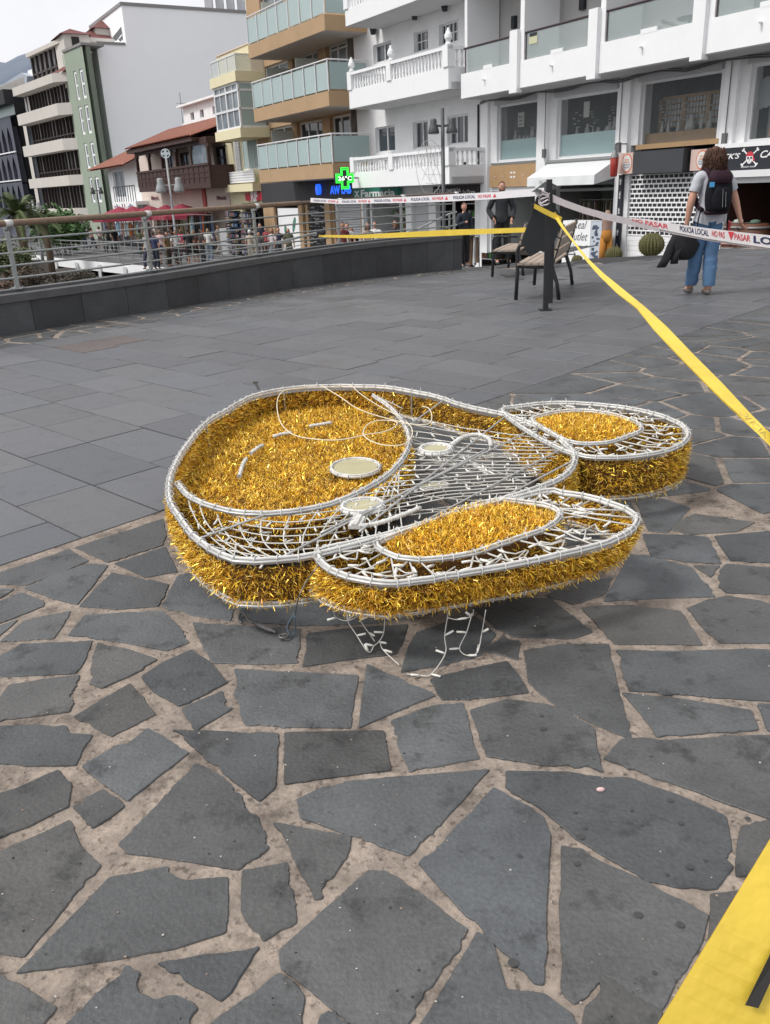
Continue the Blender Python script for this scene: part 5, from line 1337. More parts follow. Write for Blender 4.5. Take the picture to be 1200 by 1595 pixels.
# white cabinet with scribbles, mannequin in ochre trousers
zst = stb(S(915, 380)[0]) + .0
q = rect(PA, (886, 405), (921, 344), .9); CB = thing('white_cabinet', 'white shop cabinet covered in black handwriting behind the park bench', 'cabinet', PA.P(q[0], zst, .7))
part('body', M_WH2, CB, lambda mb: fbox(mb, PA, q[0] - .3, q[1], zst, q[3], .45, .9))
q2 = rect(PA, (921.5, 405), (938, 345), .9)
part('card_panel', mat('card_blue', (.48, .52, .58), .6), CB, lambda mb: fbox(mb, PA, q[1] + .003, q2[1], zst, q[3] - .02, .46, .89))
def _(mb):
    r_ = random.Random(5)
    for i in range(30):
        x = lin(q[1] + .05, q2[1] - .18, r_.random()); z = lin(zst + .1, q[3] - .15, r_.random()); fbox(mb, PA, x, x + r_.uniform(.05, .14), z, z + r_.uniform(.04, .09), .892, .896 + i * 1e-4)
part('cards', mat('dark_card', (.06, .08, .12), .6), CB, _)
def _(mb):
    ftext(mb, PA, 'Real', q[0] + .15, q[1] - .15, zst + 1.05, zst + 1.28, .905, bold=-.005, shear=.4); ftext(mb, PA, 'Outlet', q[0] - .05, q[1] - .1, zst + .72, zst + .95, .905, bold=-.005, shear=.4); ftext(mb, PA, 'aqui', q[0] - .25, q[0] + .2, zst + .35, zst + .6, .905, shear=.4)
    mb.tube([PA.P(q[0] - .2, zst + .3, .91), PA.P(q[0] + .3, zst + .33, .91), PA.P(q[0] + .18, zst + .42, .91)], .012, 4); mb.tube([PA.P(q[0] + .3, zst + .33, .91), PA.P(q[0] + .2, zst + .24, .91)], .012, 4)
part('handwriting', M_BLKS, CB, _)
s_ = S(945, 370, .75)[0]; MN = thing('mannequin', 'headless mannequin in ochre trousers beside the tall black shop sign', 'mannequin', PA.P(s_, zst, .75)); c = MN.location
part('torso', mat('mannequin_skin', (.34, .22, .17), .6), MN, lambda g: g.lathe([(.14, .95), (.13, 1.05), (.15, 1.25), (.17, 1.4), (.08, 1.48), (.05, 1.56)], c, 12, sx=1, sy=.7), True)
part('trousers', mat('ochre_cloth', (.40, .17, .03), .9), MN, lambda g: (g.lathe([(.16, .70), (.17, .85), (.14, 1.02)], c, 12, sy=.75), g.tube([c + Vector((-.08, 0, .8)), c + Vector((-.11, 0, .08))], [.10, .09], 8), g.tube([c + Vector((.08, 0, .8)), c + Vector((.12, 0, .08))], [.10, .09], 8)), True)
part('stand', M_BLKS, MN, lambda g: g.lathe([(.16, 0), (.16, .02), (.02, .03), (.02, .1)], c, 12))
# tall black sign
q = rect(PA, (958, 386), (971, 272), .2); zq = stb(q[0])
VS = thing('vertical_sign', 'tall narrow black sign with white script between awning and roller shutter', 'sign', PA.P(q[0], zq, .15))
part('panel', M_BLKS, VS, lambda mb: fbox(mb, PA, q[0], q[1], zq + .15, q[3], .13, .2))
def _(mb):
    rows = [('M\u00b7H', .955, .05), ('Moda', .905, .02), ('A&H', .80, .05), ('Ropa', .745, .035), ('M\u00b7H', .60, .05), ('Moda', .55, .02), ('M\u00b7H', .33, .05), ('Moda', .28, .02), ('A&H', .16, .05), ('Ropa', .11, .02)]
    for t_, f, hh in rows: z = lin(zq + .15, q[3], f); ftext(mb, PA, t_, q[0] + .05, q[1] - .05, z - hh * 2.6, z, .205, bold=.015)
part('lettering', M_LET, VS, _)
# ice cream signs
def ice(name, label, bl, tr):
    q = rect(PA, bl, tr, .3); t = thing(name, label, 'sign', PA.P(q[0], q[2], .2)); part('panel', mat('pink_sign', (.62, .47, .42), .6), t, lambda mb: fbox(mb, PA, *q, .2, .26))
    cx_, cz = (q[0] * .4 + q[1] * .6), (q[2] + q[3]) / 2; r1 = (q[3] - q[2]) * .46; g = MB()
    for rr_, mi, o in ((r1, 0, .263), (r1 * .86, 1, .267)): g.add([PA.P(cx_ + rr_ * .8 * math.cos(k * .1963), cz + rr_ * math.sin(k * .1963), o) for k in range(32)], [tuple(range(32))], mi)
    for i, ww in enumerate((.28, .4, .5, .42)): z = cz + r1 * (.45 - .26 * i); fbox(g, PA, cx_ - r1 * ww, cx_ + r1 * ww, z - .04, z, .268, .271, 2 if i > 1 else 3)
    g.build('emblem', [mat('orange_ring', (.60, .16, .07), .5), mat('emblem_pale', (.70, .68, .66), .5), mat('emblem_grey', (.35, .38, .42), .5), mat('emblem_peach', (.62, .38, .30), .5)], t)
ice('ice_cream_sign', 'pink sign with orange ring emblem left of the black fascia board', (961, 271), (985.5, 237)); ice('ice_cream_sign', 'pink sign with orange ring emblem partly behind the woman\u2019s hair', (1073, 266), (1106, 231))
# red lantern
LN = thing('red_lantern', 'red glass lantern on a bracket at the right end of the awning', 'lantern', PA.P(S(957, 260, .55)[0], S(957, 275, .55)[1], .55)); c = LN.location
part('glass', mat('red_glass', (.35, .04, .03), .25), LN, lambda g: g.lathe([(.08, 0), (.10, .02), (.12, .48), (.11, .5)], c, 12), True)
part('cap', M_GREYM, LN, lambda g: (g.lathe([(.13, .5), (.10, .58), (.03, .7), (.02, .85)], c, 12), g.beam(c + Vector((0, 0, .85)), PA.P(S(957, 260, .55)[0], c.z + .85, .1), .03, .03)))
# black fascia board and roller shutter of bay 3
q = rect(PA, (986.6, 271), (1066, 231), .45)
FB = thing('fascia_board', 'blank charcoal fascia board above the roller shutter', 'sign', PA.P(q[0], q[2], .3)); part('face', mat('charcoal_board', (.045, .048, .055), .6, nscale=2, namt=.1), FB, lambda mb: fbox(mb, PA, q[0], q[1], q[2], q[3], .43, .45)); part('box', M_BLKS, FB, lambda mb: fbox(mb, PA, q[0] - .02, q[1] + .02, q[2] - .02, q[3] + .02, .06, .43))
part('oak_fascia', M_TWOOD, HT, lambda mb: fbox(mb, PA, bays[2][0] + .2, bays[2][1] + .1, 2.25, holes[2][2], -.1, .01))
RS = thing('roller_shutter', 'white roller shutter with rows of small openings and solid lower slats', 'shutter', PA.P(bays[2][0], z0, 0))
a, b = S(982, 300, .06)[0], S(1112, 300, .06)[0]; ztop_ = q[2] + .1; zmid = S(1000, 366, .06)[1]; zbot = stb(a) + .02
def _(mb):
    n = 14; hs_ = (ztop_ - zmid) / n; k = int((b - a) / .165)
    for i in range(n + 1): z = zmid + i * hs_; fbox(mb, PA, a, b, z - .020, z + .020, .04, .055)
    for i in range(n):
        z = zmid + i * hs_; sh_ = .5 * (i % 2)
        for j in range(k + 1): x = a + (j + sh_) * (b - a) / k; fbox(mb, PA, max(a, x - .014), min(b, x + .014), z + .021, z + hs_ - .021, .042, .053)
part('grille', M_WH2, RS, _)
def _(mb):
    n = int((zmid - zbot) / .12)
    for i in range(n): z = lin(zbot, zmid - .03, i / n); z1 = lin(zbot, zmid - .03, (i + 1) / n) - .006; fbox(mb, PA, a, b, z, z1, .03, .065 + .0)
part('solid_slats', M_WH2, RS, _)
part('backing', mat('shutter_back', (.075, .08, .085), .7), RS, lambda mb: fbox(mb, PA, a, b, zbot, ztop_, -.02, .0))
part('side_channel', M_ALU, RS, lambda mb: fbox(mb, PA, a - .16, a - .01, zbot, ztop_ + .1, .0, .12))
part('doorstep', M_GREYM, HT, lambda mb: fbox(mb, PA, a - .6, b, zbot - .3, zbot - .01, .0, .5))
# pirate shop sign
q = rect(PA, (1104, 265.5), (1290, 227), .35)
JS = thing('shop_sign', 'black shop sign with red capped skull and crossed bones and italic white letters', 'sign', PA.P(q[0], q[2], .2))
zj0, zj1 = S(1160, 264.5, .35)[1], S(1160, 229.7, .35)[1]; sj0, sj1 = S(1100, 250, .35)[0], S(1400, 250, .35)[0]
part('board', M_BLKS, JS, lambda mb: fbox(mb, PA, sj0, sj1, zj0, zj1, .12, .35))
def X(px): return S(px, 248, .36)[0]
hj = zj1 - zj0
def _(mb):
    ftext(mb, PA, "JACK'S", X(1112), X(1153), zj0 + hj * .45, zj0 + hj * .78, .358, 0, bold=.02, shear=.35)
    ftext(mb, PA, "CANDY", X(1184), X(1240), zj0 + hj * .50, zj0 + hj * .82, .358, 0, bold=.02, shear=.35)
    ftext(mb, PA, "CANDY SHOP", X(1156), X(1179), zj0 + hj * .10, zj0 + hj * .17, .358, 0, bold=.01)
    cx_, cz = X(1168), zj0 + hj * .52; R = hj * .2
    for sgn_ in (-1, 1):
        p, q_ = (cx_ - sgn_ * R * 2.0, cz + R * 1.9), (cx_ + sgn_ * R * 2.0, cz - R * 1.5); d = Vector((q_[0] - p[0], q_[1] - p[1])).normalized(); nn = Vector((-d.y, d.x)) * R * .16
        mb.add([PA.P(p[0] + nn.x, p[1] + nn.y, .357), PA.P(p[0] - nn.x, p[1] - nn.y, .357), PA.P(q_[0] - nn.x, q_[1] - nn.y, .357), PA.P(q_[0] + nn.x, q_[1] + nn.y, .357)], [(0, 1, 2, 3)], 0)
        for e in (p, q_):
            for sg in (-1, 1): mb.add([PA.P(e[0] + nn.x * sg * 1.4 + R * .26 * math.cos(k), e[1] + nn.y * sg * 1.4 + R * .26 * math.sin(k), .3575 + .0002 * sg) for k in (0, 1, 2, 3, 4, 5)], [(0, 1, 2, 3, 4, 5)], 0)
    def ell(x, z, a, b, o, m, k0=0, k1=24): mb.add([PA.P(x + a * math.cos(k * math.pi / 12), z + b * math.sin(k * math.pi / 12), o) for k in range(k0, k1)], [tuple(range(k1 - k0))], m)
    ell(cx_, cz + R * .1, R * 1.0, R * 1.0, .360, 0); ell(cx_, cz - R * .75, R * .62, R * .5, .3605, 0)
    ell(cx_, cz + R * .45, R * 1.08, R * 1.05, .3625, 1, 0, 13); mb.add([PA.P(cx_ + R * .9, cz + R * .5, .3622), PA.P(cx_ + R * 1.5, cz - R * .3, .3622), PA.P(cx_ + R * 1.1, cz - R * .9, .3622), PA.P(cx_ + R * .8, cz + R * .2, .3622)], [(0, 1, 2, 3)], 1)
    ell(cx_ - R * .42, cz + R * .02, R * .28, R * .3, .363, 2); ell(cx_ + R * .42, cz + R * .02, R * .28, R * .3, .363, 2); ell(cx_, cz - R * .42, R * .12, R * .18, .363, 2)
    for i in range(4): x = cx_ + (i - 1.5) * R * .24; mb.add([PA.P(x - R * .02, cz - R * 1.1, .363), PA.P(x + R * .02, cz - R * 1.1, .363), PA.P(x + R * .02, cz - R * .75, .363), PA.P(x - R * .02, cz - R * .75, .363)], [(0, 1, 2, 3)], 2)
g = MB(); _(g); g.build('lettering', [M_LET, mat('bandana_red', (.55, .04, .06), .5), M_BLKS], JS)
part('sign_frame', M_ALU, JS, lambda mb: (fbox(mb, PA, sj0, sj1, zj0 - .16, zj0 - .003, .05, .40), fbox(mb, PA, sj0, sj1, zj0 - .30, zj0 - .165, .0, .22)))
part('window_sill', M_WH2, HT, lambda mb: fbox(mb, PA, bays[3][0], sR, zj1 + .02, holes[3][2], .0, .30))
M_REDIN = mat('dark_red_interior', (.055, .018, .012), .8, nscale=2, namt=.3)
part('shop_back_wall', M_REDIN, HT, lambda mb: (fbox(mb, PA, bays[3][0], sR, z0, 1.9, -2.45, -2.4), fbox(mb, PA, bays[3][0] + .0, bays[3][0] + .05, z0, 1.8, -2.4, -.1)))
def barrel(s_, o, z, label):
    c = PA.P(s_, z, o); t = thing('wooden_barrel', label, 'barrel', c, 'wooden barrels in the pirate shop doorway')
    part('staves', mat('barrel_wood', (.10, .035, .018), .6, nscale=6, namt=.3), t, lambda g: g.lathe([(.30, 0), (.36, .25), (.385, .48), (.36, .72), (.31, .95)], c, 24), True)
    for zz_ in (.12, .36, .62, .86): part('hoop', M_GREYM, t, lambda g: g.lathe([(.335 + .055 * math.sin(zz_ * 3.14), zz_ - .02), (.345 + .055 * math.sin(zz_ * 3.14), zz_), (.335 + .055 * math.sin(zz_ * 3.14), zz_ + .025)], c, 24))
    return c
zj = stb(X(1160), PA) + .0
zbar = S(1156, 347, .2)[1] - .95
c1 = barrel(X(1157), .25, zbar, 'left wooden barrel with pink price card under the pirate shop sign'); c2 = barrel(X(1188), .35, zbar, 'right wooden barrel with orange label under the pirate shop sign')
part('doorstep', M_GREYM, HT, lambda mb: fbox(mb, PA, bays[3][0], sR, z0, zbar, -.3, 1.0))
g = MB(); d = (PA.n); cc = c1 + PA.n * .40 + Vector((0, 0, .62)); g.hexa([cc + PA.d * a_ + Vector((0, 0, z_)) + PA.n * o_ for z_ in (-.15, .15) for a_, o_ in ((-.14, 0), (.14, 0), (.14, -.02), (-.14, -.02))]); tag(g.build('price_card', mat('pink_card', (.62, .32, .27), .7)), 'pink price card fixed to the left barrel', 'card')
for k, (c, lb, mc) in enumerate(((c1, 'pale cloth cap lying on the left barrel', (.36, .40, .37)), (c2, 'green cloth cap lying on the right barrel', (.07, .12, .09)))):
    g = MB(); g.lathe([(.13, .0), (.12, .03), (.11, .07), (.03, .09)], c + Vector((0, 0, .955)), 14); g.box(c + PA.d * -.16 + Vector((0, 0, .968)), (.14, .12, .015)); tag(g.build('cloth_cap', mat('cap_%d' % k, mc, .8), smooth=True), lb, 'cap')
def _(mb):
    r_ = random.Random(6)
    for i in range(90):
        c = PA.P(X(1150) + r_.random() * 4, zbar + .4 + r_.random() * 1.1, -1.2 - r_.random()); mb.lathe([(.03, 0), (.04, .1), (.035, .16), (.012, .2), (.012, .26)], c, 6, m=r_.randrange(4))
g = MB(); _(g); tag(g.build('bottles', [M_BLKS, mat('bottle_green', (.04, .12, .05), .3), mat('bottle_white', (.5, .5, .5), .3), mat('bottle_gold', (.4, .3, .1), .3)]), 'shelf display of dark and green bottles inside the pirate shop', 'bottles', kind='stuff')
# golden barrel cacti
def cactus(px, py, R_, label, o=1.6, hgt=None):
    s_, z = S(px, py, o); c = PA.P(s_, z, o); t = thing('barrel_cactus', label, 'cactus', c, 'round cacti in front of the shops'); n = 44; vs_ = []; fs_ = []
    for j in range(13):
        ph = math.pi * (j / 12) * .93 + .05; 
        for k in range(n):
            rr_ = R_ * math.sin(ph) * (1 + (.07 if k % 2 else -.05)); an = 2 * math.pi * k / n; vs_.append(c + Vector((rr_ * math.cos(an), rr_ * math.sin(an), R_ * .92 - R_ * .95 * math.cos(ph))))
    for j in range(12):
        for k in range(n): l = (k + 1) % n; fs_.append((j * n + k, j * n + l, (j + 1) * n + l, (j + 1) * n + k))
    g = MB(); g.add(vs_, fs_); g.build('ribbed_body', mat('cactus_green', (.085, .085, .03), .8, nscale=8, namt=.3), t)
    g = MB(); r_ = random.Random(int(px))
    for j in range(2, 12):
        for k in range(1, n, 2):
            p = vs_[j * n + k]; d = (p - c - Vector((0, 0, R_ * .9))).normalized()
            for q_ in range(5):
                e = (d + Vector((r_.gauss(0, .6), r_.gauss(0, .6), r_.gauss(0, .6)))).normalized() * R_ * .12; x = e.cross(d).normalized() * R_ * .012; g.add([p - x, p + x, p + e], [(0, 1, 2)])
    g.build('spines', mat('cactus_spine', (.33, .24, .10), .7), t)
    part('soil', M_GREYM, t, lambda g: g.lathe([(R_ * .9, -.5), (R_ * .95, -.02), (R_ * .7, 0)], c, 16))
cactus(1014, 399, .315, 'large round cactus in front of the white roller shutter', 1.3); cactus(956, 408, .22, 'small round cactus beside the white cabinet and tall black sign', 1.5); cactus(899, 413, .15, 'lowest round cactus at the foot of the white cabinet', 1.8)
# ---------------------------------------------------------------- white house with balustrades
WH = thing('white_house', 'white house with turned balustrade balconies above the green pharmacy sign', 'building', PA.P(S(650, 250)[0], -1.2))
s0, s1 = S(557, 200)[0], sL - .003
zg = stb(s0) - .3
M_FROST3 = mat('pale_screen', (.52, .60, .59), .4)
lowW = [rect(PA, (585.8, 238.3), (614.8, 194)), rect(PA, (644, 234.4), (666.4, 187.6)), rect(PA, (697.3, 229), (729.3, 178))]
midW = [rect(PA, (582.2, 99.7), (609.3, 61.8)), rect(PA, (645, 82), (666.4, 44.3)), rect(PA, (684, 71.4), (714, 28.8))]
zl0, zl1 = lowW[0][2], lowW[0][3]; lowW = [(a, b, zl0, zl1) for a, b, c, d in lowW]; zm0, zm1 = midW[0][2], midW[0][3]; midW = [(a, b, zm0, zm1) for a, b, c, d in midW]
gfd = [(S(566, 330)[0], S(632, 330)[0], zg, 1.15), (S(641, 330)[0], S(668, 330)[0], zg, 1.1), (S(679, 330)[0], S(740, 330)[0], zg, 1.05)]
ztopB = 13.5
part('wall', M_WHITE, WH, lambda mb: wall(mb, PA, s0, s1, zg, ztopB, lowW + midW + gfd, 0, .22))
part('side_wall', M_WHITE, WH, lambda mb: (fbox(mb, PA, s0, s0 + .02, zg, ztopB, -9, -.01), fbox(mb, PA, s0, s1, ztopB, ztopB + .1, -9, .1), fbox(mb, PA, s0, s1, zg, ztopB, -9.1, -9)))
part('interior', M_DARKIN, WH, lambda mb: fbox(mb, PA, s0 + .1, s1 - .05, zg, 1.3, -2.4, -2.3))
for k, r in enumerate(lowW): window(PA, r, -.16, M_ALU, M_WIN if k < 2 else M_WIN, WH, nx=2 if k != 2 else 3, fw=.06, curtain=None)
window(PA, midW[0], -.16, M_ALU, M_WIN, WH, nx=2); window(PA, midW[1], -.16, M_ALU, M_WIN, WH, nx=3, nz=2, fw=.05); window(PA, midW[2], -.16, M_ALU, M_WIN, WH, nx=5, nz=2, fw=.05)
def balus(sa, sb, o1, zb, zs_top, zr_top, name, peds, finial=True):
    part('balcony_slab', M_WH2, WH, lambda mb: (fbox(mb, PA, sa, sb, zb, zb + .22, .003, o1 - .11), fbox(mb, PA, sa, sb, zb - .002, zs_top, o1 - .11, o1), fbox(mb, PA, sb - .11, sb, zb - .001, zs_top, .003, o1 - .112), fbox(mb, PA, sa, sa + .11, zb - .001, zs_top, .003, o1 - .112)))
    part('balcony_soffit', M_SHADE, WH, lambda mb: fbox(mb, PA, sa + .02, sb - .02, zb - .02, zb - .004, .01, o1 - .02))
    def _(mb):
        hh = zr_top - zs_top - .1; prof = [(.045, 0), (.045, .04), (.028, .07), (.055, .28), (.05, .38), (.024, .6), (.024, .8), (.042, .9), (.042, 1.0)]
        line = []
        n = int((sb - sa) / .21)
        for i in range(n): line.append(PA.P(sa + .1 + (sb - sa - .2) * (i + .5) / n, zs_top, o1 - .07))
        n = int(o1 / .21)
        for i in range(n): line.append(PA.P(sb - .07, zs_top, .1 + (o1 - .2) * (i + .5) / n)); line.append(PA.P(sa + .07, zs_top, .1 + (o1 - .2) * (i + .5) / n))
        for c in line: mb.lathe([(r, z * hh) for r, z in prof], c, 7)
    part('balusters', M_WH2, WH, _, True)
    part('balustrade_rail', M_WH2, WH, lambda mb: (fbox(mb, PA, sa - .03, sb + .03, zr_top - .1, zr_top, o1 - .17, o1 + .03), fbox(mb, PA, sb - .15, sb + .025, zr_top - .099, zr_top - .001, 0, o1 - .18), fbox(mb, PA, sa - .025, sa + .15, zr_top - .099, zr_top - .001, 0, o1 - .18)))
    for f in peds:
        x = lin(sa + .12, sb - .12, f)
        part('pedestal', M_WH2, WH, lambda mb: (fbox(mb, PA, x - .15, x + .15, zs_top - .001, zr_top + .03, o1 - .25, o1 + .045), finial and mb.lathe([(.09, 0), (.12, .04), (.06, .09), (.13, .2), (.12, .3), (.05, .42), (.03, .5)], PA.P(x, zr_top + .03, o1 - .1), 10)))
# protrusion of balconies from the visible return faces
def protr(pxc, py, pxw):
    lo, hi = .2, 3.0
    for _ in range(30):
        m = (lo + hi) / 2; sa = S(pxc, py, m)[0]; sb = S(pxw, py, 0)[0]
        if sa < sb: hi = m
        else: lo = m
    return lo
o1 = protr(700.5, 288, 725); o2 = protr(699.5, 139.7, 716.5) if True else 1
o2 = max(.9, min(1.6, o2)); o1 = max(.9, min(1.6, o1))
sa, zb = S(549, 291, o1); sb, zb2 = S(700.5, 288, o1)
balus(sa, sb, o1, (zb + zb2) / 2, S(549, 268.6, o1)[1], S(700, 230, o1)[1], 'l', (0, .45, 1), False)
sa, zb = S(545, 168, o1); sb = sb
balus(sa, sb, o1, S(620, 154, o1)[1], S(547, 139.6, o1)[1], S(694, 71.4, o1)[1], 'u', (0, .45, 1))
zz_ = S(600, 18, o1)[1]; balus(sa, sb, o1, zz_, zz_ + .55, zz_ + 1.6, 't', (0, .45, 1))
for px, py, lb in ((582, 41, 'leftmost'), (647, 17, 'middle'), (694, 3, 'rightmost')):
    s_, z = S(px, py, .15); c = PA.P(s_, z, .18); t = thing('wall_lantern', 'black wall lantern, %s of the three on the white house' % lb, 'lantern', c, 'lanterns on the white house')
    part('cage', M_BLKS, t, lambda g: (g.lathe([(.09, -.28), (.15, .03), (.19, .05), (.07, .2), (.02, .3)], c, 6), g.beam(c + Vector((0, 0, .25)), PA.P(s_, z + .25, 0), .05, .05)))
# pharmacy sign etc.
q = rect(PA, (551, 311), (619, 292.2), .3); zf0, zf1 = q[2], S(619, 292.4, .3)[1]
FS = thing('pharmacy_sign', 'green sign with white word Farmacia and cross emblem', 'sign', PA.P(q[0], zf0, .1)); zf0, zf1 = S(580, 310, .3)[1], S(580, 292, .3)[1]
part('board', mat('pharmacy_green', (.02, .19, .14), .5), FS, lambda mb: fbox(mb, PA, q[0], q[1], zf0, zf1, .12, .3))
def _(mb):
    H_ = zf1 - zf0; W = q[1] - q[0]
    ftext(mb, PA, 'Farmacia', q[0] + W * .185, q[1] - W * .05, zf0 + H_ * .2, zf0 + H_ * .85, .305, bold=.03)
    cx_ = q[0] + W * .09; 
    for dx, dz, a_, b_ in ((0, .5, .035, .38), (-.035, .7, .03, .12), (.035, .7, .03, .12), (0, .35, .05, .1), (-.04, .3, .02, .14), (.04, .3, .02, .14)): fbox(mb, PA, cx_ + (dx - a_ / 2) * W, cx_ + (dx + a_ / 2) * W, zf0 + H_ * (dz - b_ / 2), zf0 + H_ * (dz + b_ / 2), .30, .306)
part('lettering', M_LET, FS, _)
q = rect(PA, (675, 306), (743, 288.5), .25); z0_, z1_ = S(700, 305, .25)[1], S(700, 289, .25)[1]
PS = thing('perfumery_sign', 'dark sign with white word Perfumeria under the white balcony', 'sign', PA.P(q[0], z0_, .1)); part('board', mat('dark_plum', (.035, .022, .028), .6), PS, lambda mb: fbox(mb, PA, q[0], q[1], z0_, z1_, .08, .25))
part('lettering', M_LET, PS, lambda mb: (ftext(mb, PA, 'PERFUMER\u00cdA', q[0] + .1, lin(q[0], q[1], .66), lin(z0_, z1_, .3), lin(z0_, z1_, .8), .255, bold=.01), ftext(mb, PA, 'La Dona', lin(q[0], q[1], .7), q[1] - .1, lin(z0_, z1_, .1), lin(z0_, z1_, .55), .255, bold=.02)))
for px in (566, 575, 631): x = S(px, 330)[0]; part('shop_window_frame', M_ALU, WH, lambda mb: fbox(mb, PA, x - .06, x + .06, zg, 1.15, -.2, -.1))
part('closed_door', M_GREYW, WH, lambda mb: fbox(mb, PA, gfd[1][0], gfd[1][1], zg, 1.1, -.2, -.15))
def _(mb):
    r_ = random.Random(12)
    for g_ in (gfd[0], gfd[2]):
        for j in range(5):
            z = -1.3 + j * .5; fbox(mb, PA, g_[0] + .3, g_[1] - .1, z, z + .03, -1.6, -1.2, 0)
            x = g_[0] + .35
            while x < g_[1] - .2: ww = r_.uniform(.08, .2); fbox(mb, PA, x, x + ww * .8, z + .03, z + r_.uniform(.15, .38), -1.5, -1.3, r_.randrange(1, 5)); x += ww
g = MB(); _(g); g.build('shop_shelves', [M_WH2, mat('pk_green', (.10, .3, .06), .6), mat('pk_white', (.5, .5, .5), .6), mat('pk_brown', (.2, .1, .06), .6), mat('pk_dark', (.05, .06, .06), .6)], WH)
def _(mb):
    pts = [PA.P(sL - .15, zB - .1, .05), PA.P(sL - .15, zB - 2, .05), PA.P(sL - .15, 2.2, .05), PA.P(sL - .25, 1.9, .08), PA.P(sL - .7, 1.8, .08), PA.P(sL - 1.4, 1.85, .1), PA.P(sL - 1.7, 1.8, .1)]
    mb.tube(pts, .035, 6); mb.tube([PA.P(sL - 1.7, 1.65, .1), PA.P(sL - 1.7, 2.6, .1)], .06, 6); mb.box(PA.P(sL - .9, 2.05, .1), (.12, .12, .22))
part('cable', mat('black_cable', (.03, .03, .03), .7), WH, _)
def _(mb):
    r_ = random.Random(3)
    for i in range(6): x = S(744, 350)[0] + .1; fbox(mb, PA, x + .15, x + .55, lin(-.9, .6, i / 5), lin(-.9, .6, i / 5) + .13 + .08 * (i % 2), .12 if False else .003, .05, i % 2)
g = MB(); _(g); g.build('wall_notices', [M_GREYM, mat('notice_grey', (.55, .55, .55), .6)], WH)
# ---------------------------------------------------------------- tan apartment block
TB = thing('tan_building', 'tan apartment block with frosted glass balconies and green pharmacy cross', 'building', PA.P(S(470, 250)[0], -1.4))
t0, t1 = S(404, 250)[0], s0 - .002
z0t = stb(t0) - .3
W = {}
W[1] = [rect(PA, (423, 237.6), (455, 193)), rect(PA, (465, 236.6), (501, 184)), rect(PA, (516, 232), (552, 176))]
W[2] = [rect(PA, (417, 136), (448, 91.6)), rect(PA, (454, 126), (495, 70)), rect(PA, (508.6, 113), (546, 57.5))]
def norm(ws): c = sorted(w_[2] for w_ in ws)[0]; d = sorted(w_[3] for w_ in ws)[1]; return [(w_[0], min(w_[1], t1 - .1), c, d) for w_ in ws]
W[1] = norm(W[1]); W[2] = norm(W[2]); dz = W[2][0][2] - W[1][0][2]
W[2] = [(W[1][k][0], W[1][k][1], W[2][k][2], W[2][k][3]) for k in range(3)]
W[3] = [(a, b, c + dz, d + dz) for a, b, c, d in W[2]]
oc = protr(520, 281, 553); oc = max(1.0, min(1.9, oc))
sa, zb1 = S(405, 284.5, oc); sb = S(520, 281, oc)[0]
zb2_ = S(397.8, 189.8, oc)[1]; zb3 = S(388, 91.6, oc)[1]
gf = [(S(424, 340)[0], S(476, 340)[0], z0t, zb1 - .25), (S(480, 340)[0], S(512, 340)[0], z0t, zb1 - .25), (S(520, 340)[0], t1 - .1, z0t, zb1 - .25)]
part('wall', M_TAN, TB, lambda mb: wall(mb, PA, t0, t1, z0t, 17, W[1] + W[2] + W[3] + gf, 0, .3))
part('side_wall', M_YELW, TB, lambda mb: (fbox(mb, PA, t0 - .02, t0, z0t, 17, -10, 0), fbox(mb, PA, t0, t1, 17, 17.1, -10, .1), fbox(mb, PA, t0, t1, z0t, 17, -10.1, -10)))
for L_ in (1, 2, 3):
    for k, r in enumerate(W[L_]): window(PA, r, -.22, M_ALU, M_WIN2 if L_ > 1 else M_WIN, TB, nx=(2, 3, 3)[k], nz=1 if k < 2 else (2 if L_ > 1 else 1), zs=[.8], fw=.09)
for L_, zb in ((1, zb1), (2, zb2_), (3, zb3)):
    th = .55; f = part('balcony_slab', M_TAN, TB, lambda mb: (fbox(mb, PA, sa, sb, zb, zb + th, .003, oc)))
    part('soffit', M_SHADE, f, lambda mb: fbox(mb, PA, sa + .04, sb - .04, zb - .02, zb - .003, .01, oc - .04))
    zr_ = zb + th + 1.12; n = 7
    for i in range(n): a, b = lin(sa, sb, i / n) + .04, lin(sa, sb, (i + 1) / n) - .04; part('glass_panel', M_FROST, TB, lambda mb: fbox(mb, PA, a, b, zb + th + .06, zr_ - .08, oc - .06, oc - .045))
    for s_ in (sa + .05, sb - .05): part('glass_panel', M_FROST, TB, lambda mb: fbox(mb, PA, s_ - .008, s_ + .008, zb + th + .06, zr_ - .08, .1, oc - .1))
    def _(mb):
        for i in range(n + 1): x = lin(sa + .03, sb - .03, i / n); fbox(mb, PA, x - .02, x + .02, zb + th, zr_, oc - .045, oc - .005)
        mb.tube([PA.P(sa, zr_, .05), PA.P(sa, zr_, oc - .02), PA.P(sb, zr_, oc - .02), PA.P(sb, zr_, .05)], .03, 6)
    part('railing', M_ALU, TB, _)
    for k in (0, 1):
        if L_ == 1 and k == 1: continue
        x = lin(W[1][k][0], W[1][k][1], 1.02); part('privacy_screen', M_FROST3, TB, lambda mb: fbox(mb, PA, x - .02, x + .02, zb + th, zb + th + 1.75, .0, oc - .75))
part('stone_pilaster', mat('dark_stone_strip', (.10, .085, .075), .8, nscale=3, namt=.4), TB, lambda mb: fbox(mb, PA, t1 - .32, t1 - .02, 1.6, zb3 + 4, .002, .1))
part('shopfront', mat('charcoal_cladding', (.035, .037, .042), .6, nscale=1, namt=.2), TB, lambda mb: (fbox(mb, PA, t0 + .2, t1, S(470, 316)[1], zb1 - .004, .05, .12)))
part('interior', M_DARKIN, TB, lambda mb: fbox(mb, PA, t0, t1, z0t, zb1, -1.3, -1.2))
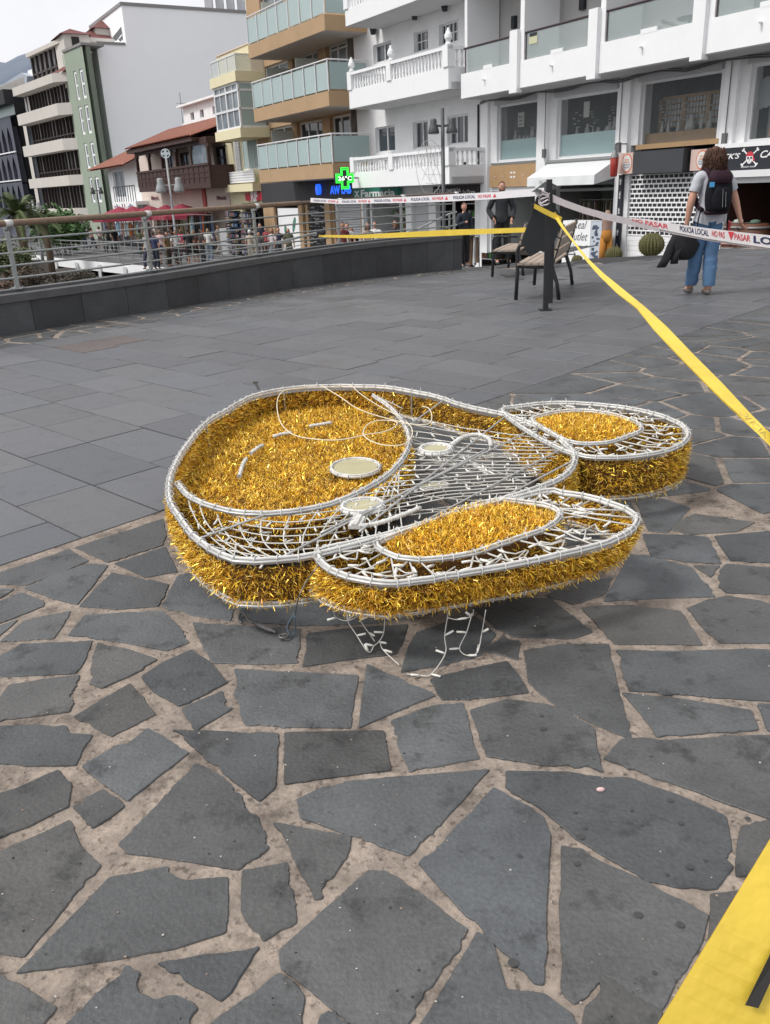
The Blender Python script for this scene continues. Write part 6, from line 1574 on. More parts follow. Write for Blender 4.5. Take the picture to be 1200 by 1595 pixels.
for x0, x1 in ((424, 432), (470, 476), (511, 519)): part('column', M_TAN, TB, lambda mb: fbox(mb, PA, S(x0, 350)[0], S(x1, 350)[0], z0t, S(470, 316)[1] - .01, .003, .14))
q = (S(433, 350)[0], S(469, 350)[0], S(450, 390)[1], S(450, 324)[1])
PO = thing('sandal_poster', 'white shop poster showing two green sandals', 'poster', PA.P(q[0], q[2], .0)); part('sheet', M_WH2, PO, lambda mb: fbox(mb, PA, *q, -.1, -.05))
def _(mb):
    for cx_, cz, rr_, an in ((lin(q[0], q[1], .3), lin(q[2], q[3], .42), .38, .1), (lin(q[0], q[1], .68), lin(q[2], q[3], .62), .36, -.5)):
        for k_, (sc, mi) in enumerate(((1, 0), (.8, 1), (.35, 0))): mb.add([PA.P(cx_ + sc * rr_ * (.45 * math.cos(t_) * math.cos(an) - 1.15 * math.sin(t_) * math.sin(an)), cz + sc * rr_ * (.45 * math.cos(t_) * math.sin(an) + 1.15 * math.sin(t_) * math.cos(an)), -.047 + .003 * k_) for t_ in [i * .3927 for i in range(16)]], [tuple(range(16))], mi)
g = MB(); _(g); g.build('sandal_print', [mat('sandal_dark', (.03, .06, .045), .6), mat('sandal_green', (.08, .28, .20), .6)], PO)
q = (S(482, 350)[0], S(508, 350)[0], S(495, 392)[1], S(495, 316)[1])
SR = thing('shoe_rack', 'tall dark rack of white and grey shoes between tan columns', 'rack', PA.P(q[0], q[2], 0))
part('board', mat('rack_dark', (.02, .02, .022), .7), SR, lambda mb: fbox(mb, PA, *q, -.2, -.1))
def _(mb):
    r_ = random.Random(3)
    for i in range(5):
        for j in range(10): c = PA.P(lin(q[0] + .12, q[1] - .12, i / 4), lin(q[2] + .4, q[3] - .2, j / 9), -.02); mb.box(c, (.2, .1, .07), Matrix.Rotation(.3, 3, 'Z'), r_.randrange(3)); mb.box(c + Vector((.04, 0, .05)), (.1, .09, .06), Matrix.Rotation(.3, 3, 'Z'), r_.randrange(3))
g = MB(); _(g); tag(g.build('shoes', [mat('shoe_white', (.5, .5, .5), .6), mat('shoe_grey', (.2, .2, .22), .6), mat('shoe_black', (.05, .05, .05), .6)], SR), kind='stuff')
q = (S(521, 350)[0], t1 - .12, S(540, 400)[1], S(540, 304)[1]); SH = thing('roller_shutter', 'pale ribbed roller shutter under the blue illuminated letters', 'shutter', PA.P(q[0], q[2], -.1))
part('curtain', M_GREYW, SH, lambda mb: [fbox(mb, PA, q[0], q[1], lin(q[2], q[3], i / 26), lin(q[2], q[3], (i + 1) / 26) - .02, -.12, -.08 + .0) for i in range(26)]); part('box', M_GREYM, SH, lambda mb: fbox(mb, PA, *q, -.16, -.13))
M_BLUE = mat('blue_led', (.01, .06, .4), .5, emit=(.02, .13, .9), estr=.9)
q = (S(514, 295, .3)[0], S(547.5, 295, .3)[0], S(530, 302, .3)[1], S(530, 288.5, .3)[1]); BS = thing('blue_sign', 'blue illuminated letters above the pale roller shutter', 'sign', PA.P(q[0], q[2], .2))
part('lettering', M_BLUE, BS, lambda mb: ftext(mb, PA, 'AW LAB', *q, .30, bold=.06)); part('backing', M_BLKS, BS, lambda mb: fbox(mb, PA, q[0] - .1, q[1] + .1, q[2] - .2, q[3] + .2, .13, .28))
g = MB(); c_ = S(494, 295, .3); g.add([PA.P(c_[0] + .15 * math.cos(k * .35), c_[1] + .24 * math.sin(k * .35), .32) for k in range(18)] + [PA.P(c_[0] + .15 * math.cos(k * .35), c_[1] + .24 * math.sin(k * .35), .14) for k in range(18)], [tuple(range(18))] + [(k, (k + 1) % 18, 18 + (k + 1) % 18, 18 + k) for k in range(18)]); o = g.build('oval_logo', M_BLUE, BS)
part('logo_print', M_LET, o, lambda mb: ftext(mb, PA, 'S', c_[0] - .05, c_[0] + .05, c_[1] - .08, c_[1] + .12, .33, bold=.04))
# green LED cross, a blade sign standing out from the wall
class Pq0(Pl):
    def __init__(s, O, d):
        s.O = Vector((O[0], O[1], 0)); s.d = Vector((d[0], d[1], 0)).normalized(); s.n = Vector((s.d.y, -s.d.x, 0))
xs_ = S(536, 277.5, oc + .35); PX = Pq0(PA.P(xs_[0], 0, oc + .35)[:2], (-PA.n.x, -PA.n.y)); cc = (0, xs_[1]); R_ = .40
LC = thing('pharmacy_cross', 'green illuminated pharmacy cross showing 26 degrees', 'sign', PX.P(0, cc[1], 0))
def cross(R, t): return [(-t, -R), (t, -R), (t, -t), (R, -t), (R, t), (t, t), (t, R), (-t, R), (-t, t), (-R, t), (-R, -t), (-t, -t)]
def cx(mb, R, t, o0, o1): mb.prism([PX.P(x, cc[1] + z, o0) for x, z in cross(R, t)], [PX.P(x, cc[1] + z, o1) for x, z in cross(R, t)])
part('housing', M_BLKS, LC, lambda mb: cx(mb, R_, R_ * .42, -.06, .06))
M_GRLED = mat('green_led', (.02, .4, .03), .5, emit=(.05, .95, .08), estr=1.0)
def _(mb):
    for rr, tt in ((R_ * .96, R_ * .40), (R_ * .80, R_ * .27)): mb.tube([PX.P(x, cc[1] + z, .075) for x, z in cross(rr, tt)], .028, 5, True)
part('led_border', M_GRLED, LC, _); part('digits', mat('white_led', (.6, .7, .6), .5, emit=(.8, 1, .8), estr=1.0), LC, lambda mb: ftext(mb, PX, '26\u00b0C', -R_ * .8, R_ * .8, cc[1] - R_ * .2, cc[1] + R_ * .2, .09, bold=.03))
part('bracket', M_GREYM, LC, lambda mb: mb.beam(PX.P(0, cc[1], 0), PA.P(xs_[0], cc[1], 0), .06, .06))
# ---------------------------------------------------------------- cream building with glazed bay
CBd = thing('cream_building', 'narrow cream building with projecting white glazed bay', 'building', PA.P(S(385, 250)[0], -1.6))
c0, c1_ = S(352, 250)[0], t0 - .03; zc0 = stb(c0) - .3
ob_ = 1.5
bs0, bs1 = S(338, 200, ob_)[0], S(376, 200, ob_)[0]; bz0, bz1, bz2, bz3 = S(342, 205.6, ob_)[1], S(339, 136, ob_)[1], S(337, 121, ob_)[1], S(334, 97, ob_)[1]
lw = (S(376, 250)[0], S(401, 250)[0], S(390, 264)[1], S(390, 212)[1])
part('wall', M_YELW, CBd, lambda mb: wall(mb, PA, c0, c1_, zc0, bz2 + 1.5, [lw, (S(378, 350)[0], S(418, 350)[0], zc0, .9)], -.05, .2))
part('side_wall', M_PINK, CBd, lambda mb: (fbox(mb, PA, c0 - .02, c0, zc0, bz2 + 1.5, -9, -.05), fbox(mb, PA, c0, c1_, bz2 + 1.48, bz2 + 1.55, -9, 0)))
part('bay_base', M_YELW, CBd, lambda mb: fbox(mb, PA, bs0 - .1, bs1 + .1, bz0 - .45, bz0, 0, ob_ + .1)); part('bay_top', M_YELW, CBd, lambda mb: fbox(mb, PA, bs0 - .1, bs1 + .1, bz1, bz2, 0, ob_ + .1))
bay = part('bay_window', M_ALU, CBd, lambda mb: ([fbox(mb, PA, x - .07, x + .07, bz0, bz1, ob_ - .1, ob_) for x in (bs0 + .07, lin(bs0, bs1, .5), bs1 - .07)], [fbox(mb, PA, x - .03, x + .03, bz0, bz1, ob_ - .09, ob_ - .01) for x in (lin(bs0, bs1, .25), lin(bs0, bs1, .75))], [fbox(mb, PA, bs0, bs1, z - .05, z + .05, ob_ - .1, ob_ + .01) for z in (bz0 + .05, lin(bz0, bz1, .42), lin(bz0, bz1, .82), bz1 - .05)], [fbox(mb, PA, bs1 - .1, bs1 + .01, z - .05, z + .05, 0, ob_ - .1) for z in (bz0 + .05, lin(bz0, bz1, .42), lin(bz0, bz1, .82), bz1 - .05)]))
part('pane', M_WIN2, bay, lambda mb: fbox(mb, PA, bs0 + .02, bs1 - .03, bz0, bz1, .05, ob_ - .06)); part('side_panel', M_FROST, bay, lambda mb: fbox(mb, PA, bs1 - .03, bs1 - .015, bz0, bz1, .1, ob_ - .12))
f = part('terrace_glass', glass_mat('pale_glass', (.5, .55, .55), .5), CBd, lambda mb: (fbox(mb, PA, bs0, bs1, bz2, bz3, ob_ - .02, ob_), fbox(mb, PA, bs1 - .02, bs1, bz2, bz3, 0, ob_ - .03)))
part('terrace_rail', M_ALU, f, lambda mb: ([fbox(mb, PA, x - .03, x + .03, bz2, bz3, ob_ - .02, ob_ + .02) for x in [lin(bs0, bs1, i / 3) for i in range(4)]], fbox(mb, PA, bs0, bs1, bz3, bz3 + .06, ob_ - .04, ob_ + .03), fbox(mb, PA, bs1 - .04, bs1 + .02, bz3, bz3 + .058, 0, ob_ - .05)))
w_ = window(PA, lw, -.15, M_ALU, M_FROST, CBd, nx=3, fw=.07)
part('shutter', M_GREYW, CBd, lambda mb: [fbox(mb, PA, S(367, 250)[0], lw[0] - .05, lin(lw[2], lw[3], i / 22), lin(lw[2], lw[3], (i + .6) / 22), -.04, .05) for i in range(22)])
zg0, zg1 = S(385, 283)[1], S(385, 267)[1]
def _(mb):
    a, b = S(366, 275)[0], S(404, 275)[0]
    for i in range(22): x = lin(a, b, i / 21); fbox(mb, PA, x - .04, x + .04, zg0, zg1, .25, .32)
    for i in range(5): z = lin(zg0, zg1, i / 4); fbox(mb, PA, a, b, z - .035, z + .035, .27, .34)
part('lattice_balcony', M_WH2, CBd, _); part('balcony_slab', M_YELW, CBd, lambda mb: fbox(mb, PA, S(363, 290)[0], c1_, zg0 - .5, zg0 - .1, 0, .5))
q = (S(382, 305, .1)[0], S(411, 305, .1)[0], S(396, 312, .1)[1], S(396, 300, .1)[1]); RSn = thing('red_sign', 'small red shop sign with white letters on the cream building', 'sign', PA.P(q[0], q[2], 0)); part('board', mat('red_board', (.5, .02, .04), .5), RSn, lambda mb: fbox(mb, PA, *q, .0, .1)); part('lettering', M_LET, RSn, lambda mb: ftext(mb, PA, 'RIF', lin(q[0], q[1], .32), lin(q[0], q[1], .68), q[2] - .05, q[3] + .1, .11, bold=.04))
part('interior', M_DARKIN, CBd, lambda mb: fbox(mb, PA, c0, c1_, zc0, .9, -1.3, -1.2))
# ---------------------------------------------------------------- house with dark wooden balcony and tiled roof
EH = thing('balcony_house', 'old pink house with dark carved wooden balcony and red tiled roof', 'building', PA.P(S(280, 250)[0], -1.9))
e0, e1 = S(219, 290)[0], c0 - .03; oe = 1.5; ze0 = stb(e0) - .3
be0, be1 = S(217, 296, oe)[0], S(329, 293, oe)[0]; bzb = S(300, 294, oe)[1]; bzr = (S(215, 267.5, oe)[1] + S(325, 260, oe)[1]) / 2; bze = S(300, 213, oe)[1]
doors = [(lin(be0, be1, f) - .0, lin(be0, be1, f + .15), bzb + .4, bze - .5) for f in (.1, .33, .56, .79)]
part('wall', M_PINK, EH, lambda mb: wall(mb, PA, e0, e1, ze0, bze + .3, doors + [(lin(e0, e1, .12), lin(e0, e1, .30), ze0, .6), (lin(e0, e1, .38), lin(e0, e1, .62), ze0, .8), (lin(e0, e1, .7), lin(e0, e1, .95), ze0, .5)], 0, .25))
part('side_wall', M_PINK, EH, lambda mb: (fbox(mb, PA, e0, e0 + .02, ze0, bze + .3, -10, -.01), fbox(mb, PA, e0 + .1, e1, ze0, .9, -1.3, -1.2)))
for r in doors: window(PA, r, -.2, M_DWOOD, M_WIN, EH, nx=2, nz=3, fw=.1)
def _(mb):
    fbox(mb, PA, be0, be1, bzb, bzb + .3, .003, oe); fbox(mb, PA, be0, be1, bzb + .3, bzr, oe - .12, oe - .02); fbox(mb, PA, be1 - .1, be1, bzb + .3, bzr, .0, oe - .13); fbox(mb, PA, be0, be0 + .1, bzb + .3, bzr, .0, oe - .13)
    fbox(mb, PA, be0 - .05, be1 + .05, bzr, bzr + .12, oe - .15, oe + .05); fbox(mb, PA, be0, be1, bze - .45, bze - .1, oe - .2, oe); fbox(mb, PA, be1 - .2, be1 - .002, bze - .45, bze - .1, 0, oe - .2)
    for i in range(17): x = lin(be0, be1, i / 16); fbox(mb, PA, x - .04, x + .04, bzb + .3, bzr, oe - .02, oe + .01)
    for z in (.35, .65): fbox(mb, PA, be0, be1, lin(bzb + .3, bzr, z) - .03, lin(bzb + .3, bzr, z) + .03, oe - .02, oe + .015)
part('wooden_balcony', M_DWOOD, EH, _)
for i in range(6):
    x = lin(be0 + .1, be1 - .1, i / 5); part('balcony_post', M_DWOOD, EH, lambda mb: (fbox(mb, PA, x - .09, x + .09, bzb + .3, bze - .45, oe - .19, oe - .01), fbox(mb, PA, x - .3, x + .3, bze - .62, bze - .45, oe - .18, oe - .02)))
part('glazed_end', M_WIN2, EH, lambda mb: fbox(mb, PA, lin(be0, be1, .8), be1 - .12, bzr + .12, bze - .45, oe - .12, oe - .1))
ev0, ev1 = S(194, 231, oe + .5)[0], S(338, 206, oe + .5)[0]
zEv = S(308, 208, oe + .5)[1]; rdg = -4.5; zR = S(340, 183, rdg)[1]; sR0 = S(262, 196, rdg)[0]
def tiled(mb, P00, P10, P11, P01, n):
    """corrugated tile slope : P00-P10 eave, P01-P11 ridge"""
    nn = (P10 - P00).cross(P01 - P00).normalized()
    if nn.z < 0: nn = -nn
    vs_ = []; N = n * 4
    for i in range(N + 1):
        f = i / N; h_ = .09 * abs(math.sin(i * math.pi / 4)); a = P00.lerp(P10, f) + nn * h_; b = P01.lerp(P11, f) + nn * h_; vs_ += [a, b]
    mb.add(vs_, [(2 * i, 2 * i + 2, 2 * i + 3, 2 * i + 1) for i in range(N)])
    mb.quad(P00 - nn * .08, P01 - nn * .08, P11 - nn * .08, P10 - nn * .08)
def _(mb):
    A = PA.P(ev0, zEv, oe + .5); B = PA.P(e1, zEv, oe + .5); R1 = PA.P(e1, zR, rdg); R0_ = PA.P(sR0, zR, rdg); Bk0 = PA.P(ev0, zEv, -11); Bk1 = PA.P(e1, zEv, -11)
    tiled(mb, A, B, R1, R0_, 46); tiled(mb, Bk0, A, R0_, R0_ + Vector((.01, 0, 0)), 24); tiled(mb, Bk1, Bk0, R0_, R1, 30)
part('roof', M_TILE, EH, _); part('eave', M_DWOOD, EH, lambda mb: fbox(mb, PA, ev0 + .1, e1, zEv - .28, zEv - .09, 0, oe + .42))
ub0, ub1, uz0, uz1 = S(286, 180, -5)[0], S(352, 180, -5)[0], zR - .5, S(300, 163, -5)[1]
UB_ = thing('upper_house', 'white upper storey with three dark openings above the red tiled roof', 'building', PA.P(ub0, uz0, -6)); uw = [(lin(ub0, ub1, f), lin(ub0, ub1, f + .09), uz0 + .9, uz1 - .5) for f in (.18, .42, .72)]
part('wall', M_WHITE, UB_, lambda mb: (wall(mb, PA, ub0, ub1, uz0, uz1, uw, -5, .3), fbox(mb, PA, ub0, ub0 + .02, uz0, uz1, -12, -5.01), fbox(mb, PA, ub0 - .3, ub1, uz1, uz1 + .15, -12, -4.6), fbox(mb, PA, ub0, ub1, uz0, uz1 - .1, -5.8, -5.32, )))
for r in uw: part('window', M_WIN, UB_, lambda mb: fbox(mb, PA, *r, -5.25, -5.2))
part('gable', M_WHITE, UB_, lambda mb: mb.prism([PA.P(sR0 + 2, zR - .3, -5.2), PA.P(ub0, zR - .3, -5.2), PA.P(ub0, uz1 - 1.0, -5.2), PA.P(ub0 - 1.2, uz1 - 1.1, -5.2)], [PA.P(sR0 + 2, zR - .3, -5.6), PA.P(ub0, zR - .3, -5.6), PA.P(ub0, uz1 - 1.0, -5.6), PA.P(ub0 - 1.2, uz1 - 1.1, -5.6)]))
an_ = PA.P(S(284, 181, -5.4)[0], zR, -5.4); zt_ = S(281, 143, -5.4)[1]; part('antenna', M_GREYM, UB_, lambda mb: (mb.tube([an_, Vector((an_.x, an_.y, zt_))], .03, 5), mb.beam(Vector((an_.x - .4, an_.y, zt_ - .8)), Vector((an_.x + .4, an_.y, zt_ - .8)), .03, .03)))
# signs on the pink wall
for px0, px1, t_, lb in ((235, 247, 'Mesk', 'left'), (337, 352, 'Mesk', 'right')):
    q = (S(px0, 308, .08)[0], S(px1, 308, .08)[0], S((px0 + px1) / 2, 311, .08)[1], S((px0 + px1) / 2, 304.5, .08)[1]); g = MB(); ftext(g, PA, t_, *q, .06, bold=.03); tag(g.build('wall_lettering', mat('maroon_letter', (.12, .02, .03), .6)), 'maroon lettering at the %s end of the pink house wall' % lb, 'lettering')
c = S(317, 309, .12); g = MB(); g.add([PA.P(c[0] + .3 * math.cos(k * .35), c[1] + .95 * math.sin(k * .35), o) for o in (.1, .02) for k in range(18)], [tuple(range(18))] + [(k, (k + 1) % 18, 18 + (k + 1) % 18, 18 + k) for k in range(18)]); tag(g.build('oval_plaque', mat('terracotta', (.38, .07, .05), .6)), 'narrow red oval plaque on the pink house wall', 'plaque')
# ---------------------------------------------------------------- small white house with red roof
sh0, sh1 = S(171, 290)[0], S(208, 290)[0]; zsr = S(190, 258)[1]
SHs = thing('small_white_house', 'small white house with red roof left of the wooden balcony', 'building', PA.P(sh0, -2)); dr = (S(178, 290)[0], S(195, 290)[0], S(188, 308)[1], S(188, 264)[1]); zsh = -2.6
part('wall', M_WHITE, SHs, lambda mb: (wall(mb, PA, sh0, e0 - .02, zsh, zsr + .3, [dr], 0, .2), fbox(mb, PA, sh0, sh0 + .02, zsh, zsr + .3, -8, -.01))); window(PA, dr, -.15, M_ALU, M_WIN2, SHs, nx=2, fw=.1)
part('roof', M_TILE, SHs, lambda mb: tiled(mb, PA.P(sh0 - 2, zsr - .1, 1.2), PA.P(e0, zsr - .1, 1.2), PA.P(e0, zsr + 2.2, -4), PA.P(sh0 + 1.5, zsr + 2.2, -4), 18))
q = (S(176, 318, 1)[0], S(212, 318, 1)[0], S(190, 327, 1)[1], S(190, 314, 1)[1]); g = part('terrace_front', M_WH2, SHs, lambda mb: (fbox(mb, PA, *q, .9, 1.0), fbox(mb, PA, q[0], q[1], q[3] - .25, q[3], 0, .9)))
def _(mb):
    x = q[0] + .3; r_ = random.Random(3)
    while x < q[1] - .5: ww = r_.uniform(.25, .5); fbox(mb, PA, x, x + ww * .6, q[2] + .2, q[3] - .15 - r_.random() * .3, 1.0, 1.02, r_.randrange(3)); x += ww
g2 = MB(); _(g2); g2.build('mural', [mat('mural_dark', (.06, .05, .1), .7), mat('mural_red', (.4, .08, .1), .7), mat('mural_blue', (.1, .15, .3), .7)], SHs)
part('railing', M_BLKS, SHs, lambda mb: ([mb.tube([PA.P(x, q[3], .95), PA.P(x, q[3] + 1.1, .95)], .03, 4) for x in [lin(dr[1], q[1], i / 9) for i in range(10)]], mb.tube([PA.P(dr[1], q[3] + 1.1, .95), PA.P(q[1], q[3] + 1.1, .95)], .04, 4)))
# ---------------------------------------------------------------- big blank white wall building
PW2 = Pl((PY(178, 250, 84).x, 84), AZ - 90)   # the wall faces the viewer side, across the street line
ax, ay = math.sin(math.radians(AZ + 90 - 60)), 0
class Pq(Pl):
    def __init__(s, O, d):
        s.O = Vector((O[0], O[1], 0)); s.d = Vector((d[0], d[1], 0)).normalized(); s.n = Vector((s.d.y, -s.d.x, 0))
PF = Pq((PY(152, 200, 84).x, 84), (-PA.n.x, -PA.n.y))
f0, z1 = PF.sz(150, 68); f1 = PF.sz(197, 68)[0]; f2 = f1 + 40; z2 = PF.sz(210, 9)[1]
BW = thing('blank_wall_building', 'tall white building with large blank side wall', 'building', PF.P((f0 + f1) / 2, -2))
M_BW = mat('blank_white_wall', (.90, .92, .94), .8, nscale=.15, namt=.03)
part('side_wall', M_BW, BW, lambda mb: (fbox(mb, PF, f0, f2, -3, z1, -12, 0), fbox(mb, PF, f1, f2, z1 - .01, z2, -12, -.005)))
part('roof_edge', mat('roof_edge_grey', (.25, .24, .24), .8), BW, lambda mb: (fbox(mb, PF, f1 - .1, f2, z2, z2 + .25, -12, .1), fbox(mb, PF, f0, f1 - .1, z1, z1 + .2, -.6, .1)))
part('parapet', M_WHITE, BW, lambda mb: fbox(mb, PF, f1 - 1.6, f1 - .2, z1, z2 - 2.5, -9, -3))
for i in range(6): part('vent_stack', M_GREYW, BW, lambda mb: mb.box(PF.P(f1 + 9 + i * 1.1, z2 + 1.2, -2), (.7, .7, 2.4)))
part('stair_rail', M_GREYM, BW, lambda mb: (mb.beam(PF.P(*PF.sz(178, 61, -1), -1), PF.P(*PF.sz(199, 34, -1), -1), .2, .4), mb.beam(PF.P(*PF.sz(186, 63, -1), -1), PF.P(*PF.sz(198, 50, -1), -1), .15, .25)))
M_TILE2 = mat('dark_roof_tile', (.15, .05, .045), .8, nscale=3, namt=.3)
RH = thing('roof_terrace_house', 'pale rooftop house with dark red tiled roofs behind the green building', 'building', PF.P(f0 - 2, z1, -4))
rh = [(PF.sz(99, 60, -3)[0], PF.sz(139, 60, -3)[0], z1 - 3, PF.sz(118, 53, -3)[1], -7, -3, .75), (PF.sz(151, 60, -5)[0], PF.sz(186, 60, -5)[0], z1, PF.sz(165, 44, -5)[1], -9, -5, 1.0)]
for q in rh: part('wall', M_BEIGE, RH, lambda mb: fbox(mb, PF, *q[:6]))
part('roof', M_TILE2, RH, lambda mb: ([mb.add([PF.P(a, z, o0), PF.P(b, z, o0), PF.P(b, z, o1_), PF.P(a, z, o1_), PF.P((a + b) / 2, z + h_, (o0 + o1_) / 2)], [(0, 1, 4), (1, 2, 4), (2, 3, 4), (3, 0, 4), (3, 2, 1, 0)]) for a, b, z, o0, o1_, h_ in [(q[0] - .3, q[1] + .3, q[3], q[5] + .3, q[4] - .3, q[6]) for q in rh]]))
part('opening', M_DARKIN, RH, lambda mb: fbox(mb, PF, lin(rh[0][0], rh[0][1], .3), lin(rh[0][0], rh[0][1], .6), z1 + .1, rh[0][3] - .2, -3, -2.96))
# ---------------------------------------------------------------- sage green building and beige block
AZ2 = 38.0
PG = Pl((PY(150, 200, 82).x, 82), AZ2)
def SG(px, py, o=0.0): return PG.sz(px, py, o)
gC = SG(147, 200)[0]; gL = SG(117, 200)[0]; zgt = SG(129, 69)[1]
GB = thing('green_building', 'tall sage green building with paired white framed windows', 'building', PG.P(gC, -2.4))
gw = []
for y0, y1 in ((155, 107), (209, 163), (262, 221), (315, 275)):
    for x0, x1 in (((117.5, 122.5), (127, 133)) if True else ()):
        t_ = (y0 + y1) / 2; sh_ = (t_ - 130) * .148; gw.append((SG(x0 + sh_ - 1, t_)[0], SG(x1 + sh_ - 1, t_)[0], SG(125 + sh_, y0)[1], SG(125 + sh_, y1)[1]))
part('wall', M_GREEN, GB, lambda mb: wall(mb, PG, gL, gC, -3, zgt, gw, 0, .25))
for r in gw: window(PG, r, -.1, M_WH2, M_WIN2, GB, nx=1, nz=2, fw=.22)
PGs = Pq(PG.P(gC, 0)[:2], (-PG.n.x, -PG.n.y)); gE = PGs.sz(167, 250)[0]
def _(mb):
    n = 10
    for i in range(n): a, b = lin(.35, gE, i / n), lin(.35, gE, (i + 1) / n); o = -.12 if i % 2 else 0; fbox(mb, PGs, a, b, -3, zgt, -6, o)
part('fluted_side', M_GREEN, GB, _); part('roof_edge', mat('roof_edge_grey', (0, 0, 0)), GB, lambda mb: (fbox(mb, PG, gL, gC, zgt, zgt + .2, -2, .1), fbox(mb, PGs, 0, gE, zgt + .001, zgt + .2, -.3, .1)))
hL = SG(43, 200)[0]; hC = gL + .01
BB = thing('beige_block', 'beige block with long dark ribbon windows and chamfered white bands', 'building', PG.P((hL + hC) / 2, -2.4))
def zy(px, py, o=0): return SG(px, py, o)[1]
bands = [(zy(46, 141, .8), zy(46, 127, .8)), (zy(50, 190, .8), zy(50, 172, .8)), (zy(56, 241, .8), zy(56, 224, .8)), (zy(64, 292, .8), zy(64, 277, .8)), (zy(82, 345, .8), zy(82, 325, .8))]
part('core', M_BEIGE, BB, lambda mb: (fbox(mb, PG, hL, hC, -3, bands[0][1] - .1, -12, -1.2)))
for i, (za, zb_) in enumerate(bands):
    def _(mb):
        lo = [PG.P(hL - 1, za, -1), PG.P(hL - .2, za, .8), PG.P(hC - 1.6, za, .8), PG.P(hC, za, -.3), PG.P(hC, za, -1.2), PG.P(hL - 1, za, -1.2)]
        mb.prism(lo, [Vector((p.x, p.y, zb_)) for p in lo])
    part('band', M_BEIGE, BB, _)
tops = [b[0] for b in bands]; 
for i in range(4):
    zt_, zb_ = bands[i][0], bands[i + 1][1]; mm = (M_WIN2, M_WIN, M_WIN, M_WIN2)[i]
    f = part('window_frame', mat('brown_frame', (.035, .022, .02), .5), BB, lambda mb: ([fbox(mb, PG, x - .07, x + .07, zb_, zt_, -.7, -.35) for x in [lin(hL, hC - .3, k / 14) for k in range(15)]], fbox(mb, PG, hL, hC - .3, lin(zb_, zt_, .25) - .06, lin(zb_, zt_, .25) + .06, -.7, -.38) if i in (1, 2) else None))
    part('pane', mm, f, lambda mb: fbox(mb, PG, hL, hC - .25, zb_, zt_, -1.1, -.6))
    r_ = random.Random(i); part('curtain', mat('pale_curtain', (.42, .43, .43), .9), f, lambda mb: [fbox(mb, PG, x, x + r_.uniform(.15, .5), zb_ + (.6 if i in (1, 2) else .1), zt_, -.59, -.57) for x in [lin(hL + .3, hC - 1, r_.random()) for k in range(8)]])
oP = -.9; pa, pb = SG(52, 100, oP)[0], hC - .2; pz0, pz1 = bands[0][1], SG(98, 68, oP)[1]
PH = part('penthouse', M_BEIGE, BB, lambda mb: (fbox(mb, PG, pa + .1, pb, pz0, pz1, -9, oP - .2), fbox(mb, PG, pa - .4, hC, pz1, pz1 + .35, -9.4, oP + .5)))
f = part('window_frame', mat('brown_frame', (0, 0, 0)), BB, lambda mb: ([fbox(mb, PG, x - .14, x + .14, pz0, pz1 - .05, oP - .1, oP + .2) for x in [lin(pa, pb, k / 8) for k in range(9)]], fbox(mb, PG, pa, pb, lin(pz0, pz1, .35), lin(pz0, pz1, .42), oP - .1, oP + .17)))
part('pane', mat('grey_curtained', (.24, .26, .27), .3, nscale=1, namt=.3), f, lambda mb: fbox(mb, PG, pa, pb - .05, pz0 + .02, pz1 - .06, oP - .19, oP - .05))
def _(mb):
    for a, b, z, h_ in ((0, .5, .36, .5), (.55, 1.0, .36, 1.1)):
        A, B_ = lin(pa, pb, a), lin(pa, pb, b); z_ = pz1 + z; mb.add([PG.P(A, z_, -.8), PG.P(B_, z_, -.8), PG.P(B_, z_, -9), PG.P(A, z_, -9), PG.P((A + B_) / 2, z_ + h_, -4.5)], [(0, 1, 4), (1, 2, 4), (2, 3, 4), (3, 0, 4), (3, 2, 1, 0)])
    mb.add([PG.P(hC - 2.5, bands[0][1] + .05, .6), PG.P(hC - .1, bands[0][1] + .05, .2), PG.P(hC - .1, bands[0][1] + 1.2, -1.5), PG.P(hC - 2.5, bands[0][1] + .8, -1.5)], [(0, 1, 2, 3)])
part('roof', M_TILE2, BB, _)
# ---------------------------------------------------------------- dark arcaded building
PI = Pl((PY(33, 200, 96).x, 96), AZ2)
iC = PI.sz(28, 250)[0]; iL = iC - 26
IB = thing('dark_arcade_building', 'dark slate building with three rows of tall narrow arches', 'building', PI.P(iC - 4, -2.4))
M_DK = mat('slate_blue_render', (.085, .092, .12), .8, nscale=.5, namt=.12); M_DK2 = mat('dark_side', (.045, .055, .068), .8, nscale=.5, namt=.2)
rows = []
for k, (y0, y1) in enumerate(((240, 195), (284, 242), (324, 287))): rows.append((PI.sz(20, y0)[1], PI.sz(20, y1)[1]))
pitch = 2.0; aw = 1.35; zti = rows[0][1] + 1.0
holesI = []; 
for za, zb_ in rows:
    x = iC - .9 - aw
    while x > iL + 1: holesI.append((x, x + aw, za, zb_)); x -= pitch
part('recess', mat('dark_recess', (.012, .012, .016), .7), IB, lambda mb: fbox(mb, PI, iL, iC - .1, -3, zti - .1, -1.2, -.85))
def spandrels(mb):
    for a, b, za, zb_ in holesI:
        c = (a + b) / 2
        for sg in (-1, 1):
            prev = (c + sg * aw / 2, zb_ - 1.6)
            for k in range(1, 7):
                t_ = k / 6; cur_ = (c + sg * aw / 2 * (1 - t_ ** 1.7), zb_ - 1.6 + 1.6 * t_); corner = c + sg * aw / 2
                mb.quad(PI.P(prev[0], prev[1], .01), PI.P(corner, prev[1], .01), PI.P(corner, cur_[1], .01), PI.P(cur_[0], cur_[1], .01)); prev = cur_
part('facade', M_DK, IB, lambda mb: (wall(mb, PI, iL, iC, -3, zti, holesI, 0, .8), spandrels(mb))); part('string_course', M_WH2, IB, lambda mb: [fbox(mb, PI, iL, iC + .05, z - .08, z + .04, .0, .12) for z in (rows[1][1] + .35, rows[2][1] + .4)])
